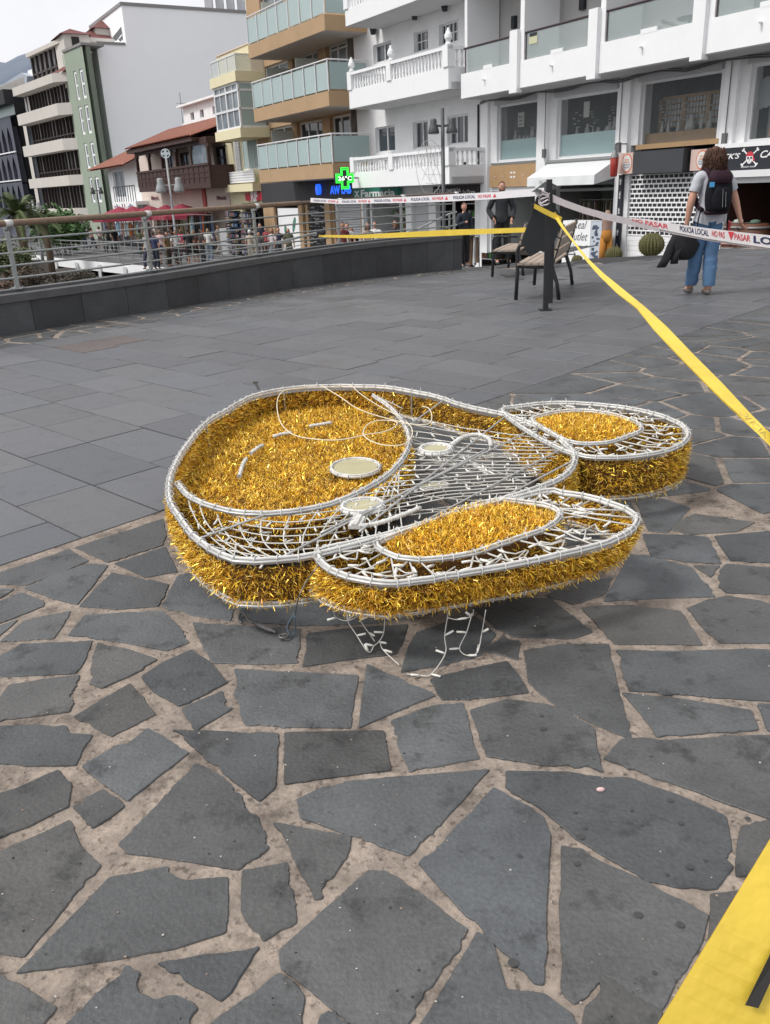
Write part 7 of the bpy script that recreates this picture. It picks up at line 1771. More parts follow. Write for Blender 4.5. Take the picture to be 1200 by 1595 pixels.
part('side_wall', M_DK2, IB, lambda mb: (fbox(mb, PI, iC + .01, iC + 5.5, -3, zti - .6, -8, -1.5), [fbox(mb, PI, iC + .6, iC + 2.2, z, z + .12, -1.4, -1.0) for z in (rows[0][0], rows[1][0])]))
part('terrace_roof', mat('black_roof', (.015, .015, .02), .7), IB, lambda mb: fbox(mb, PI, iL, PI.sz(20, 160)[0], PI.sz(8, 165)[1], PI.sz(8, 142)[1], -6, .8)); part('terrace_glass', M_FROST, IB, lambda mb: fbox(mb, PI, iL, iC + 1.4, zti, zti + 1.0, -.2, -.15)); part('terrace_column', M_WH2, IB, lambda mb: fbox(mb, PI, PI.sz(21, 165)[0], PI.sz(28, 165)[0], PI.sz(25, 182)[1], PI.sz(25, 150)[1], -2, -1.2)); part('terrace_wall', M_WIN2, IB, lambda mb: fbox(mb, PI, iL, iC - .6, zti, PI.sz(8, 160)[1], -5, -4.6))
GRf = thing('grey_roof_building', 'pale grey pitched roof building behind the dark arches', 'building', PI.P(iC, -2, -16)); PI2 = Pl(PI.P(0, 0, -14)[:2], AZ2)
gq = [PI2.P(*PI2.sz(x, y)) for x, y in ((-40, 150), (42, 150), (42, 118), (33, 113), (6, 130), (-40, 148))]; dq = PI.n * -8
part('roof', mat('grey_roof', (.36, .40, .46), .7), GRf, lambda mb: mb.prism(gq, [p + dq for p in gq])); part('wall', M_BEIGE, GRf, lambda mb: fbox(mb, PI2, PI2.sz(-40, 150)[0], PI2.sz(42, 150)[0], -3, gq[0].z - .01, -8, 0)); part('chimney_block', M_WH2, GRf, lambda mb: fbox(mb, PI2, PI2.sz(32, 110)[0], PI2.sz(50, 110)[0], gq[0].z, PI2.sz(40, 106)[1], -7, -1))
# ================================================================== PEOPLE
def skin_geo(verts, edges, radii, sub=1, root=0):
    me = bpy.data.meshes.new('tmp'); me.from_pydata([Vector(v) for v in verts], edges, []); ob = bpy.data.objects.new('tmp', me); C.objects.link(ob)
    bm = bmesh.new(); bm.from_mesh(me); ly = bm.verts.layers.skin.verify(); bm.verts.ensure_lookup_table()
    for i, v in enumerate(bm.verts):
        r = radii[i]; v[ly].radius = (r, r) if not isinstance(r, tuple) else r; v[ly].use_root = (i == root)
    bm.to_mesh(me); bm.free()
    md = ob.modifiers.new('s', 'SKIN'); md.use_smooth_shade = True; md.branch_smoothing = .4
    m2 = ob.modifiers.new('u', 'SUBSURF'); m2.levels = sub; m2.render_levels = sub
    dg = bpy.context.evaluated_depsgraph_get(); dg.update(); r = bpy.data.meshes.new_from_object(ob.evaluated_get(dg))
    vs_ = [v.co.copy() for v in r.vertices]; fs = [tuple(p.vertices) for p in r.polygons]
    bpy.data.objects.remove(ob); bpy.data.meshes.remove(me); bpy.data.meshes.remove(r); return vs_, fs
def ellipsoid(c, a, b, h, n=16, m=10, warp=None):
    vs_ = [Vector(c) + Vector((0, 0, -h))]; fs = []
    for j in range(1, m):
        ph = math.pi * j / m
        for k in range(n):
            an = 2 * math.pi * k / n; p = Vector((a * math.sin(ph) * math.cos(an), b * math.sin(ph) * math.sin(an), -h * math.cos(ph)))
            if warp: p = warp(p)
            vs_.append(Vector(c) + p)
    vs_.append(Vector(c) + Vector((0, 0, h))); t = len(vs_) - 1
    for k in range(n): fs.append((0, 1 + (k + 1) % n, 1 + k)); fs.append((t, 1 + (m - 2) * n + k, 1 + (m - 2) * n + (k + 1) % n))
    for j in range(m - 2):
        for k in range(n): l = (k + 1) % n; fs.append((1 + j * n + k, 1 + j * n + l, 1 + (j + 1) * n + l, 1 + (j + 1) * n + k))
    return vs_, fs
SK = {'fair': (.50, .27, .19), 'tan': (.38, .20, .13), 'dark': (.20, .10, .06)}
POSES = {
 'stand': dict(el=[(-.245, .02, 1.13), (.245, .02, 1.13)], wr=[(-.25, -.06, .88), (.25, -.06, .88)], kn=[(-.10, -.02, .50), (.10, -.02, .50)], an=[(-.11, .02, .08), (.11, .02, .08)]),
 'walk': dict(el=[(-.25, .08, 1.13), (.25, -.03, 1.14)], wr=[(-.26, -.02, .89), (.26, -.20, .95)], kn=[(-.09, -.16, .52), (.09, .03, .50)], an=[(-.09, -.20, .09), (.09, .28, .13)]),
 'phone': dict(el=[(-.25, -.02, 1.14), (.25, -.02, 1.14)], wr=[(-.12, -.25, 1.22), (.25, -.10, .90)], kn=[(-.10, -.03, .50), (.10, 0, .50)], an=[(-.12, .0, .08), (.11, .04, .08)]),
 'man': dict(el=[(-.29, .05, 1.15), (.27, .02, 1.14)], wr=[(-.19, -.10, .98), (.20, -.16, .96)], kn=[(-.09, -.03, .50), (.12, -.01, .50)], an=[(-.09, .0, .08), (.17, .03, .08)]),
 'woman': dict(el=[(-.31, -.01, 1.12), (.26, .02, 1.11)], wr=[(-.37, .04, .90), (.27, -.02, .86)], kn=[(-.07, -.02, .49), (.08, -.10, .51)], an=[(-.06, .04, .08), (.09, -.16, .085)]),
}
def person(label, spot, h, rot, shirt, trousers, hair=(.05, .03, .02), skin='fair', pose='stand', short_hair=True, sleeves=.6, leg='long', fat=1.0, group=None, hands=False, face=False, look=0.0, cap=None, k3=None):
    P = POSES[pose]; s = h / 1.72
    m_s = mat('skin_' + skin, SK[skin], .6); 
    def cm(c): return mat('cloth_%02d_%02d_%02d' % tuple(int(q * 99) for q in c), c, .9, nscale=9, namt=.12)
    hip = [(-.088, 0, .90), (.088, 0, .90)]; sh = [(-.175, .0, 1.40), (.175, .0, 1.40)]
    V = [(0, 0, .95), (0, .0, 1.08), (0, .005, 1.25), (0, 0, 1.39), (0, -.005, 1.47), (0, -.01, 1.53)]
    Rr = [(.145 * fat, .105 * fat), (.125 * fat, .095 * fat), (.150 * fat, .105 * fat), (.135, .085), (.058, .056), (.052, .052)]
    E = [(0, 1), (1, 2), (2, 3), (3, 4), (4, 5)]
    for i in (0, 1):
        a = len(V); V += [hip[i], P['kn'][i], P['an'][i], (P['an'][i][0] * 1.05, P['an'][i][1] - .13, P['an'][i][2] - .045)]; Rr += [.088 * fat, .060 * fat, .040 * fat, .034]; E += [(0, a), (a, a + 1), (a + 1, a + 2), (a + 2, a + 3)]
        a = len(V); e, w_ = Vector(P['el'][i]), Vector(P['wr'][i]); hd = w_ + (w_ - e).normalized() * .075
        V += [sh[i], tuple(e), tuple(w_), tuple(hd)]; Rr += [.056, .043 * fat, .028, (.036, .020)]; E += [(3, a), (a, a + 1), (a + 1, a + 2), (a + 2, a + 3)]
    vs_, fs = skin_geo(V, E, Rr, 2 if hands else 1)
    body = MB(); body.add(vs_, fs)
    Rl = Matrix.Rotation(look, 3, 'Z')
    def hw(p):  # chin narrower than the brow, flatter face
        k = 1 - .22 * max(0, -p.z / .115); return Vector((p.x * k, p.y * (1 - .12 * (p.y < 0)) * (1 - .08 * (p.z < 0)), p.z))
    hc = Vector((0, -.015, 1.615)); hv, hf = ellipsoid((0, 0, 0), .077, .094, .115, 18, 12, hw)
    for v in hv:   # nose and brow
        if v.y < -.06: v.y -= .020 * math.exp(-((v.x / .014) ** 2) - ((v.z + .005) / .028) ** 2); v.y += .007 * math.exp(-(((abs(v.x) - .032) / .016) ** 2) - ((v.z - .018) / .013) ** 2)
    body.add([hc + Rl @ v for v in hv], hf)
    for sx in (-1, 1): ev, ef = ellipsoid((sx * .078, .005, -.005), .010, .020, .030, 8, 6); body.add([hc + Rl @ v for v in ev], ef)
    if hands:
        for i in (0, 1):
            e, w_ = Vector(P['el'][i]), Vector(P['wr'][i]); d = (w_ - e).normalized(); kn = w_ + d * .085; side = Vector((0, 1, 0)) if abs(d.y) < .8 else Vector((1, 0, 0)); side = (side - d * side.dot(d)).normalized(); pal = d.cross(side) * (1 if i else -1)
            for k in range(4):
                b0 = kn + side * (k - 1.5) * .019; L = (.062, .072, .068, .052)[k]; c1 = b0 + d * L * .5 + pal * .010; c2 = c1 + d * L * .3 + pal * .022; c3 = c2 + d * L * .1 + pal * .022
                body.tube([b0 - d * .01, b0, c1, c2, c3], [.0095, .0095, .0088, .008, .0065], 7)
            b0 = w_ + d * .03 - side * .03; body.tube([b0, b0 - side * .018 + d * .02 + pal * .01, b0 - side * .02 + d * .05 + pal * .022], [.011, .0105, .008], 7)
    o = body.build('person', m_s, None, smooth=True)
    if face:
        f = MB()
        for sx in (-1, 1):
            ev, ef = ellipsoid((sx * .030, -.083, .016), .011, .006, .006, 8, 6); f.add([hc + Rl @ v for v in ev], ef, 0); f.add([hc + Rl @ (v + Vector((0, -.004, 0))) * 1 for v in ellipsoid((sx * .030, -.085, .016), .005, .004, .005, 8, 6)[0]], ef, 1)
            f.tube([hc + Rl @ Vector((sx * .017, -.092, .032)), hc + Rl @ Vector((sx * .044, -.082, .033))], .0042, 5, m=1)
        f.tube([hc + Rl @ Vector((-.02, -.087, -.052)), hc + Rl @ Vector((0, -.093, -.053)), hc + Rl @ Vector((.02, -.087, -.052))], .0045, 5, m=2)
        f.build('face_features', [mat('eye_white', (.6, .58, .55), .4), mat('dark_brow', (.04, .02, .015), .8), mat('lip', (.38, .14, .11), .6)], o, smooth=True)
        bv, bf = ellipsoid((0, -.006, -.052), .070, .088, .060, 18, 10, lambda p: p); b = MB()
        keep = [i for i, v in enumerate(bv) if v.y < .02]
        b.add([hc + Rl @ Vector((v.x * .98, v.y * 1.0 + (.004 if v.z > -.045 else -.004), v.z)) for v in bv], [f_ for f_ in bf if all(bv[i].y < .03 and (bv[i].z < -.064 or abs(bv[i].x) > .045) for i in f_)]); b.build('beard', mat('beard', (.10, .045, .025), .9), o, smooth=True)
    # hair
    hm = mat('hair_%02d%02d' % (int(hair[0] * 99), int(hair[2] * 99)), hair, .7, nscale=30, namt=.4)
    if short_hair:
        hv, hf = ellipsoid((0, .010, .012), .083, .096, .112, 18, 12); g = MB(); g.add([hc + Rl @ v for v in hv], [f_ for f_ in hf if all((hv[i].z > .045 + .9 * max(0, -(hv[i].y + .03)) * (1) or hv[i].y > .02 and hv[i].z > -.05) for i in f_)]); g.build('hair', hm, o, smooth=True)
    else:
        g = MB(); n = 26
        hv, hf = ellipsoid((0, .018, -.03), .088, .096, .145, n, 14, lambda p: Vector((p.x * (1 + .34 * max(0, -p.z / .15)), p.y, p.z)))
        for v in hv:
            q = noise.noise(v * 22) * .012 + noise.noise(v * 60) * .006; v += v.normalized() * q
        g.add([hc + Rl @ v for v in hv], [f_ for f_ in hf if all((hv[i].y > -.045 or hv[i].z > .06) for i in f_)]); 
        rr = random.Random(5)
        if hands:
            for k in range(420):
                an = rr.uniform(-.35, math.pi + .35); z = rr.uniform(-.06, .10); r0 = .092 + .012 * rr.random(); p = Vector((math.cos(an) * r0, math.sin(an) * r0 * .95 + .02, z)); pts = []
                for j in range(5):
                    t_ = j / 4; q = p + Vector((math.cos(an) * (.02 + .03 * t_) * t_ + rr.gauss(0, .006), math.sin(an) * .03 * t_ + rr.gauss(0, .006), -(.10 + .05 * rr.random()) * t_)); pts.append(hc + Rl @ q)
                g.tube(pts, [.005, .006, .0055, .004, .0015], 4)
        g.build('hair', hm, o, smooth=True)
    if cap:
        g = MB(); hv, hf = ellipsoid((0, .005, .03), .088, .100, .095, 16, 10); g.add([hc + Rl @ v for v in hv], [f_ for f_ in hf if all(hv[i].z > .03 for i in f_)]); g.box(hc + Rl @ Vector((0, -.12, .045)), (.12, .09, .012)); g.build('cap', cm(cap), o, smooth=True)
    # clothing follows the body: faces near the torso, arms and legs, moved outwards
    nv = len(vs_); nrm = [Vector((0, 0, 0)) for _ in vs_]
    for f_ in fs:
        q = (vs_[f_[1]] - vs_[f_[0]]).cross(vs_[f_[2]] - vs_[f_[0]])
        for i in f_: nrm[i] += q
    nrm = [q.normalized() if q.length > 1e-12 else Vector((0, 0, 1)) for q in nrm]
    Vv = [Vector(q) for q in V]
    def bone(p):
        best = None
        for k, (i, j) in enumerate(E):
            a, b = Vv[i], Vv[j]; t = max(0, min(1, (p - a).dot(b - a) / (b - a).length_squared)); d = (p - (a + (b - a) * t)).length
            r = lin(Rr[i][0] if isinstance(Rr[i], tuple) else Rr[i], Rr[j][0] if isinstance(Rr[j], tuple) else Rr[j], t); d = d - r
            if best is None or d < best[0]: best = (d, k, t)
        return best[1], best[2]
    kind = []
    for f_ in fs:
        c = sum((vs_[i] for i in f_), Vector()) / len(f_); k, t = bone(c); i, j = E[k]; kd = None
        seg = (i, j)
        if j <= 5 or (i == 3): kd = 'T' if c.z < 1.475 and j != 5 else None
        elif i == 0: kd = 'L'
        else:
            base = i - (6 if i < 10 else 10 if i < 14 else 14 if i < 18 else 18); chain = 0 if i < 10 else 1 if i < 14 else 2 if i < 18 else 3
            if chain in (0, 2):
                if base == 0: kd = 'L' if leg == 'long' or t < .8 else None
                elif base == 1: kd = 'L' if leg == 'long' and t < .93 else None
            else:
                if base == 0: kd = 'S' if sleeves > 1 or t < sleeves else None
                elif base == 1: kd = 'S' if sleeves > 1 and t < .96 else None
        kind.append((kd, c.z))
    hem = 1.0 if not hands else (.90 if pose == 'woman' else .93)
    def shell(sel, nm, col, fo, zh):
        fset = [f_ for f_, q in zip(fs, kind) if sel(q)]; ids = sorted(set(i for f_ in fset for i in f_)); mp = {i: k for k, i in enumerate(ids)}; out = []
        for i in ids:
            v = vs_[i]; n_ = nrm[i]; q = noise.noise(Vector((v.x * 9, v.y * 9, v.z * 17))) * .010 + noise.noise(Vector((v.x * 25, v.y * 25, v.z * 40))) * .004; out.append(v + n_ * (fo(v) + q * (1 if hands else .6)))
        g = MB(); g.add(out, [tuple(mp[i] for i in f_) for f_ in fset]); g.build(nm, cm(col), o, smooth=True)
    shell(lambda q: q[0] == 'S' or (q[0] in 'TL' if q[0] else False) and q[1] > hem - .03, 'shirt', shirt, lambda v: .020 + .012 * max(0, min(1, (1.15 - v.z) / .2)), hem)
    shell(lambda q: q[0] == 'L' or q[0] == 'T' and q[1] < hem + .12, 'trousers' if leg != 'skirt' else 'skirt', trousers, lambda v: (.012 if v.z > .85 else .016) + (.014 if v.z < .45 and leg == 'long' else .004 if v.z < .7 else 0) + (.05 * max(0, .9 - v.z) / .4 if leg == 'skirt' else 0), hem)
    for i in (0, 1):
        n_ = Vector(P['an'][i]); sv_, sf_ = skin_geo([(n_.x, n_.y + .035, n_.z - .035), (n_.x * 1.02, n_.y - .06, n_.z - .042), (n_.x * 1.06, n_.y - .155, n_.z - .05)], [(0, 1), (1, 2)], [(.044, .042), (.046, .038), (.040, .028)], 1)
        g = MB(); g.add(sv_, sf_); g.build('shoe', cm(k3 or (.05, .05, .055)), o, smooth=True)
    o.location = Vector(spot); o.rotation_euler = (0, 0, rot); o.scale = (s, s, s)
    return tag(o, label, 'person', group)
# woman with backpack, seen from behind, walking away
WP = G(1094, 459); WP.z = .0
wo = person('woman seen from behind in grey T-shirt and blue jeans wearing a black backpack', WP, 1.70, math.pi + .06, (.42, .43, .47), (.075, .15, .27), (.075, .032, .018), 'fair', 'woman', short_hair=False, sleeves=.62, fat=1.12, hands=True, k3=(.16, .14, .13))
def wloc(p):
    s = 1.70 / 1.72; a = math.pi + .06; v = Matrix.Rotation(a, 3, 'Z') @ (Vector(p) * s); return WP + v
M_BAG = mat('backpack_fabric', (.006, .0065, .010), .85, nscale=30, namt=.3, bump=.2, bscale=120, spec=.25); M_PLUM = mat('plum_fabric', (.026, .010, .018), .85, nscale=30, namt=.2, spec=.25)
BP = thing('backpack', 'black and plum backpack on the back of the woman in jeans', 'backpack', wloc((0, .15, 1.0)))
def pack(mb, sc=1.0, zlo=.98, zhi=1.42, dy=.19, hw_=.165, dp=.10, n=18, m=None):
    rows_ = []
    for j in range(11):
        t_ = j / 10; z = lin(zlo, zhi, t_); w__ = hw_ * (1 - .35 * t_ ** 3) * (1 - .25 * (1 - t_) ** 4); d__ = dp * (1 - .45 * t_ ** 2) * (1 - .3 * (1 - t_) ** 3)
        rows_.append([wloc((w__ * abs(math.cos(a)) ** .6 * (1 if math.cos(a) > 0 else -1), dy + d__ * abs(math.sin(a)) ** .7 * (1 if math.sin(a) > 0 else -1), z)) for a in [2 * math.pi * k / n for k in range(n)]])
    mb.add(sum(rows_, []), [(j * n + k, j * n + (k + 1) % n, (j + 1) * n + (k + 1) % n, (j + 1) * n + k) for j in range(10) for k in range(n)] + [tuple(range(n))[::-1], tuple(10 * n + k for k in range(n))], m)
part('main_bag', M_BAG, BP, lambda g: pack(g, zlo=.99, zhi=1.44), True)
part('front_pocket', M_BAG, BP, lambda g: pack(g, zlo=1.02, zhi=1.27, dy=.275, hw_=.12, dp=.045), True)
part('top_panel', M_PLUM, BP, lambda g: pack(g, zlo=1.31, zhi=1.455, dy=.20, hw_=.145, dp=.102), True)
part('hip_band', M_PLUM, BP, lambda g: pack(g, zlo=.965, zhi=1.03, dy=.17, hw_=.15, dp=.10), True)
for sx in (-1, 1):
    part('shoulder_strap', M_PLUM, BP, lambda g: g.tube([wloc(p) for p in ((sx * .09, .165, 1.34), (sx * .115, .115, 1.44), (sx * .12, .05, 1.485), (sx * .125, -.06, 1.46), (sx * .13, -.125, 1.36), (sx * .15, -.12, 1.2), (sx * .17, 0, 1.06), (sx * .15, .12, 1.02))], .024, 7), True)
    part('loose_strap', M_BAG, BP, lambda g: g.tube([wloc(p) for p in ((sx * .165, .12, 1.05), (sx * .185, .11, .92), (sx * .19, .10, .76))], .009, 5))
part('blue_tag', mat('sky_blue_tag', (.06, .32, .62), .6), BP, lambda g: g.box(wloc((.13, .275, 1.305)), (.05, .02, .055)))
part('zip', M_GREYM, BP, lambda g: (g.tube([wloc((.0, .325, 1.05)), wloc((.01, .318, 1.25))], .003, 4), g.tube([wloc((-.04, .322, 1.05)), wloc((-.03, .315, 1.22))], .003, 4)))
# black jacket in her left hand, red phone in her right
JK = thing('black_jacket', 'black jacket hanging from the left hand of the woman in jeans', 'jacket', wloc((.37, .04, .6)))
g = MB(); r_ = random.Random(3)
def cloth(cs, ws, m=None):
    n = 14; rows_ = []
    for (x, y, z), (wx, wy) in zip(cs, ws):
        rows_ += [wloc((x + wx * math.cos(a) * (1 + .18 * math.sin(3 * a + z * 20)), y + wy * math.sin(a) * (1 + .25 * math.sin(4 * a + z * 15)), z)) for a in [2 * math.pi * k / n for k in range(n)]]
    g.add(rows_, [(j * n + k, j * n + (k + 1) % n, (j + 1) * n + (k + 1) % n, (j + 1) * n + k) for j in range(len(cs) - 1) for k in range(n)] + [tuple(range(n))[::-1], tuple((len(cs) - 1) * n + k for k in range(n))])
cloth([(.36, .0, .86), (.30, .0, .76), (.29, 0, .62), (.30, 0, .50), (.29, 0, .44)], [(.05, .04), (.13, .07), (.17, .09), (.15, .08), (.10, .05)])
cloth([(.36, .0, .78), (.44, .0, .62), (.50, .0, .45), (.56, 0, .36)], [(.06, .05), (.07, .05), (.062, .045), (.055, .04)])
cloth([(.34, .03, .6), (.39, .03, .5), (.41, .03, .40)], [(.05, .05), (.05, .045), (.045, .04)])
g.build('fabric', mat('jacket_black', (.010, .010, .012), .9, nscale=15, namt=.3), JK, smooth=True)
ph = MB(); ph.box(wloc((-.275, -.045, .80)), (.02, .075, .14), Matrix.Rotation(.3, 3, 'X')); tag(ph.build('red_phone', mat('red_case', (.55, .04, .06), .5)), 'red phone in the right hand of the woman in jeans', 'phone')
# bearded man facing the camera
MP = GG(781, 411)
person('bearded man in dark jumper and black trousers standing under the white tape', MP, 1.66, -.02, (.022, .026, .030), (.014, .014, .016), (.09, .035, .02), 'fair', 'man', sleeves=2, fat=1.02, hands=True, face=True, k3=(.10, .10, .10))
# man in black jacket beyond the parapet end
def feet(px, py, Y): p = PY(px, py, Y); return p
q = ground_spot(723, 316, 1.74, 20); person('man in dark jacket standing just beyond the end of the parapet', q, 1.74, .5, (.025, .03, .045), (.012, .012, .014), (.10, .06, .04), 'fair', 'phone', sleeves=2, k3=(.2, .2, .2))
# crowd on the promenade : (px, head y, height, rotation, shirt, trousers, hair, pose, short hair, leg, label)
CW = [
 (112, 350, 1.75, 2.8, (.02, .10, .48), (.10, .10, .14), (.05, .03, .02), 'walk', True, 'short', 'person in bright blue T-shirt at the left end of the promenade crowd'),
 (128, 352, 1.70, .6, (.25, .27, .30), (.05, .06, .10), (.4, .36, .3), 'stand', True, 'long', 'person in grey top with pale hair next to the blue shirt'),
 (141, 354, 1.62, 2.4, (.30, .18, .14), (.04, .05, .09), (.06, .03, .02), 'walk', False, 'long', 'person in brown top walking behind the pale haired person'),
 (153, 352, 1.68, 2.9, (.55, .45, .46), (.25, .20, .18), (.12, .06, .03), 'walk', False, 'short', 'person in pale pink top with brown hair near the dark stall'),
 (166, 352, 1.75, 3.0, (.02, .02, .022), (.03, .03, .04), (.03, .02, .02), 'walk', True, 'long', 'person all in black beside the pale pink top'),
 (199, 347, 1.66, .3, (.45, .22, .26), (.03, .03, .04), (.07, .03, .02), 'stand', False, 'long', 'person in dusty pink blouse in front of the hanging clothes'),
 (238, 360, 1.72, 2.7, (.03, .04, .10), (.03, .03, .05), (.04, .03, .02), 'stand', True, 'long', 'person in navy shirt just behind the second railing post'),
 (248, 358, 1.70, 3.1, (.58, .38, .38), (.05, .07, .10), (.2, .12, .07), 'stand', True, 'short', 'person in pale rose shirt and dark shorts right of the navy shirt'),
 (258, 362, 1.60, 1.2, (.20, .13, .06), (.06, .05, .04), (.05, .03, .02), 'stand', False, 'long', 'short person in brown top at the stall'),
 (272, 359, 1.66, .4, (.60, .60, .58), (.05, .05, .06), (.06, .04, .03), 'stand', True, 'long', 'person in plain white shirt left of the magenta shirt'),
 (281, 357, 1.68, 2.6, (.50, .05, .14), (.10, .04, .06), (.10, .06, .03), 'walk', False, 'long', 'person in magenta shirt in the middle of the crowd'),
 (292, 355, 1.80, 3.0, (.015, .015, .018), (.02, .02, .02), (.03, .02, .02), 'stand', True, 'short', 'tall person in black shirt and shorts right of the magenta shirt'),
 (301, 359, 1.65, -2.6, (.16, .08, .07), (.03, .035, .03), (.20, .10, .05), 'phone', False, 'skirt', 'woman with light brown hair in dark patterned skirt'),
 (323, 356, 1.66, 3.1, (.62, .62, .60), (.16, .22, .30), (.25, .19, .12), 'stand', False, 'long', 'person in white T-shirt and light jeans seen from behind'),
 (338, 350, 1.72, 1.4, (.55, .52, .50), (.48, .44, .42), (.06, .04, .03), 'walk', True, 'long', 'person in pale shirt and pale trousers walking by the white stand'),
 (389, 366, 1.62, 2.8, (.38, .33, .26), (.30, .26, .20), (.5, .5, .5), 'stand', True, 'short', 'person in beige with white hat at the third railing post'),
 (404, 344, 1.78, .2, (.03, .035, .06), (.03, .03, .04), (.3, .26, .22), 'stand', True, 'long', 'tall person in dark navy shirt with pale hair at the shoe shop'),
 (403, 366, 1.50, .1, (.10, .09, .10), (.12, .08, .08), (.10, .05, .03), 'stand', False, 'skirt', 'short person in dark patterned top behind the third railing post'),
 (414, 353, 1.60, -.4, (.28, .06, .06), (.05, .05, .06), (.04, .03, .02), 'stand', True, 'long', 'person in dark red shirt between two shoppers'),
 (423, 358, 1.64, -.5, (.58, .52, .52), (.16, .18, .22), (.18, .08, .04), 'walk', False, 'long', 'person in white blouse with brown hair left of the olive dress'),
 (449, 363, 1.62, .1, (.11, .11, .07), (.11, .11, .07), (.08, .04, .02), 'stand', False, 'skirt', 'woman in olive dress in front of the sandal poster'),
 (533, 346, 1.72, .3, (.14, .03, .04), (.03, .03, .04), (.04, .02, .02), 'stand', True, 'long', 'person in maroon shirt behind the bearded walker in white'),
 (540, 347, 1.74, .2, (.66, .66, .66), (.28, .32, .38), (.04, .03, .02), 'walk', True, 'long', 'man in white T-shirt and pale jeans near the roller shutter'),
 (547, 353, 1.62, 0, (.02, .02, .02), (.02, .02, .02), (.02, .015, .01), 'stand', False, 'long', 'dark haired woman in black next to the man in white T-shirt'),
 (584, 345, 1.76, -.2, (.68, .68, .67), (.50, .50, .50), (.12, .10, .09), 'walk', True, 'long', 'man in white polo shirt walking under the pharmacy sign'),
 (615, 343, 1.70, .2, (.04, .04, .045), (.03, .03, .03), (.05, .04, .03), 'stand', True, 'long', 'dim person in dark clothes at the pharmacy door'),
 (177, 354, 1.74, 1.0, (.03, .03, .03), (.05, .05, .06), (.03, .02, .02), 'stand', True, 'long', 'person in black browsing between the two left clothes rails'),
 (216, 356, 1.66, 2.9, (.09, .10, .06), (.05, .05, .05), (.05, .03, .02), 'stand', False, 'long', 'person in dark green top under the middle red parasol'),
 (226, 361, 1.70, -.6, (.30, .30, .31), (.04, .04, .07), (.04, .03, .02), 'walk', True, 'long', 'person in light grey shirt left of the second railing post'),
 (264, 357, 1.72, 2.5, (.04, .05, .05), (.12, .10, .08), (.03, .02, .02), 'walk', True, 'short', 'person in charcoal shirt and brown shorts in the middle crowd'),
 (312, 357, 1.70, 2.2, (.05, .04, .04), (.03, .03, .03), (.05, .03, .02), 'stand', True, 'long', 'person in dark clothes between the patterned skirt and the white T-shirt'),
 (331, 349, 1.74, 2.8, (.07, .06, .06), (.05, .05, .05), (.03, .02, .02), 'stand', True, 'long', 'person in dark brown top behind the white T-shirt'),
 (433, 356, 1.68, .4, (.05, .05, .08), (.04, .04, .05), (.06, .04, .03), 'walk', True, 'long', 'person in dark blue shirt between the white blouse and the olive dress'),
 (572, 347, 1.66, .5, (.35, .28, .24), (.08, .08, .08), (.10, .06, .03), 'stand', False, 'long', 'person in beige top left of the white polo shirt'),
]
for i, c in enumerate(CW):
    person(c[10], person_spot(c[0], c[1], c[2]), c[2], c[3] + math.pi * 0, c[4], c[5], c[6], ('fair', 'tan')[i % 2], c[7], short_hair=c[8], sleeves=.7, leg=c[9], fat=1.05, group='people strolling on the lower promenade', cap=(.7, .7, .68) if i in (1, 15) else None)
# ================================================================== STREET LAMPS
M_LAMP = mat('lamp_grey', (.07, .075, .08), .5, metal=.3, nscale=9, namt=.2)
def lamp(px, py_top, Y, h, label, r=.045, arm=.20, colour=None, deco=True, zb=None, twin=True):
    m_ = colour or M_LAMP; p = PY(px, py_top, Y); zb = stz(Y) if zb is None else zb; t = thing('street_lamp', label, 'street lamp', (p.x, p.y, zb), 'street lamps'); c = Vector((p.x, p.y, 0)); zt_ = p.z; ax_ = Vector((1, 0, 0))
    part('pole', m_, t, lambda g: (g.tube([c + Vector((0, 0, zb)), c + Vector((0, 0, zb + .9)), c + Vector((0, 0, zb + .95)), c + Vector((0, 0, zt_))], [r * 1.4, r * 1.35, r, r * .85], 10), g.lathe([(r * 2, 0), (r * 2, .05), (r * 1.4, .12)], c + Vector((0, 0, zb)), 12)), True)
    za = zt_ - h
    for sx in (-1, 1):
        l = c + ax_ * sx * arm
        part('arm', m_, t, lambda g: g.tube([c + Vector((0, 0, za)), c + ax_ * sx * arm * .6 + Vector((0, 0, za + .02)), l + Vector((0, 0, za))], r * .5, 6))
        s_ = arm / .20; part('lamp_shade', m_, t, lambda g: g.lathe([(.05 * s_, .16 * s_), (.07 * s_, .13 * s_), (.07 * s_, .05 * s_), (.10 * s_, -.02 * s_), (.125 * s_, -.12 * s_), (.12 * s_, -.135 * s_)], l + Vector((0, 0, za)), 14), True)
        part('lens', mat('lamp_lens', (.55, .56, .55), .3), t, lambda g: g.lathe([(.10 * s_, -.15 * s_), (.095 * s_, -.13 * s_)], l + Vector((0, 0, za)), 14))
    if deco:
        g = MB(); r_ = random.Random(int(px)); s_ = arm / .22
        o_ = c + Vector((-.30 * s_, .06, za - .45 * s_)); pts = []
        for k in range(7):
            a = r_.uniform(-1.2, 1.2); g.tube([o_ + Vector((.05 * k * s_ - .2 * s_, 0, .1 * s_)), o_ + Vector((r_.uniform(-.3, .2) * s_, r_.uniform(-.1, .1), -.4 * s_)), o_ + Vector((r_.uniform(-.25, .28) * s_, 0, r_.uniform(-1.0, -.7) * s_))], .004, 4)
        for k in range(5): g.tube([o_ + Vector((-.28 * s_ + .03 * k, 0, -.2 * k * s_)), o_ + Vector((.3 * s_, 0, -.22 * k * s_ + .03))], .004, 4)
        g.tube([o_ + Vector((.33 * math.cos(a) * s_ - .02, 0, -.45 * s_ + .62 * math.sin(a) * s_)) for a in [k * .42 for k in range(15)]], .005, 4, True)
        g.build('wire_decoration', mat('deco_wire', (.45, .45, .44), .6), t)
    return t
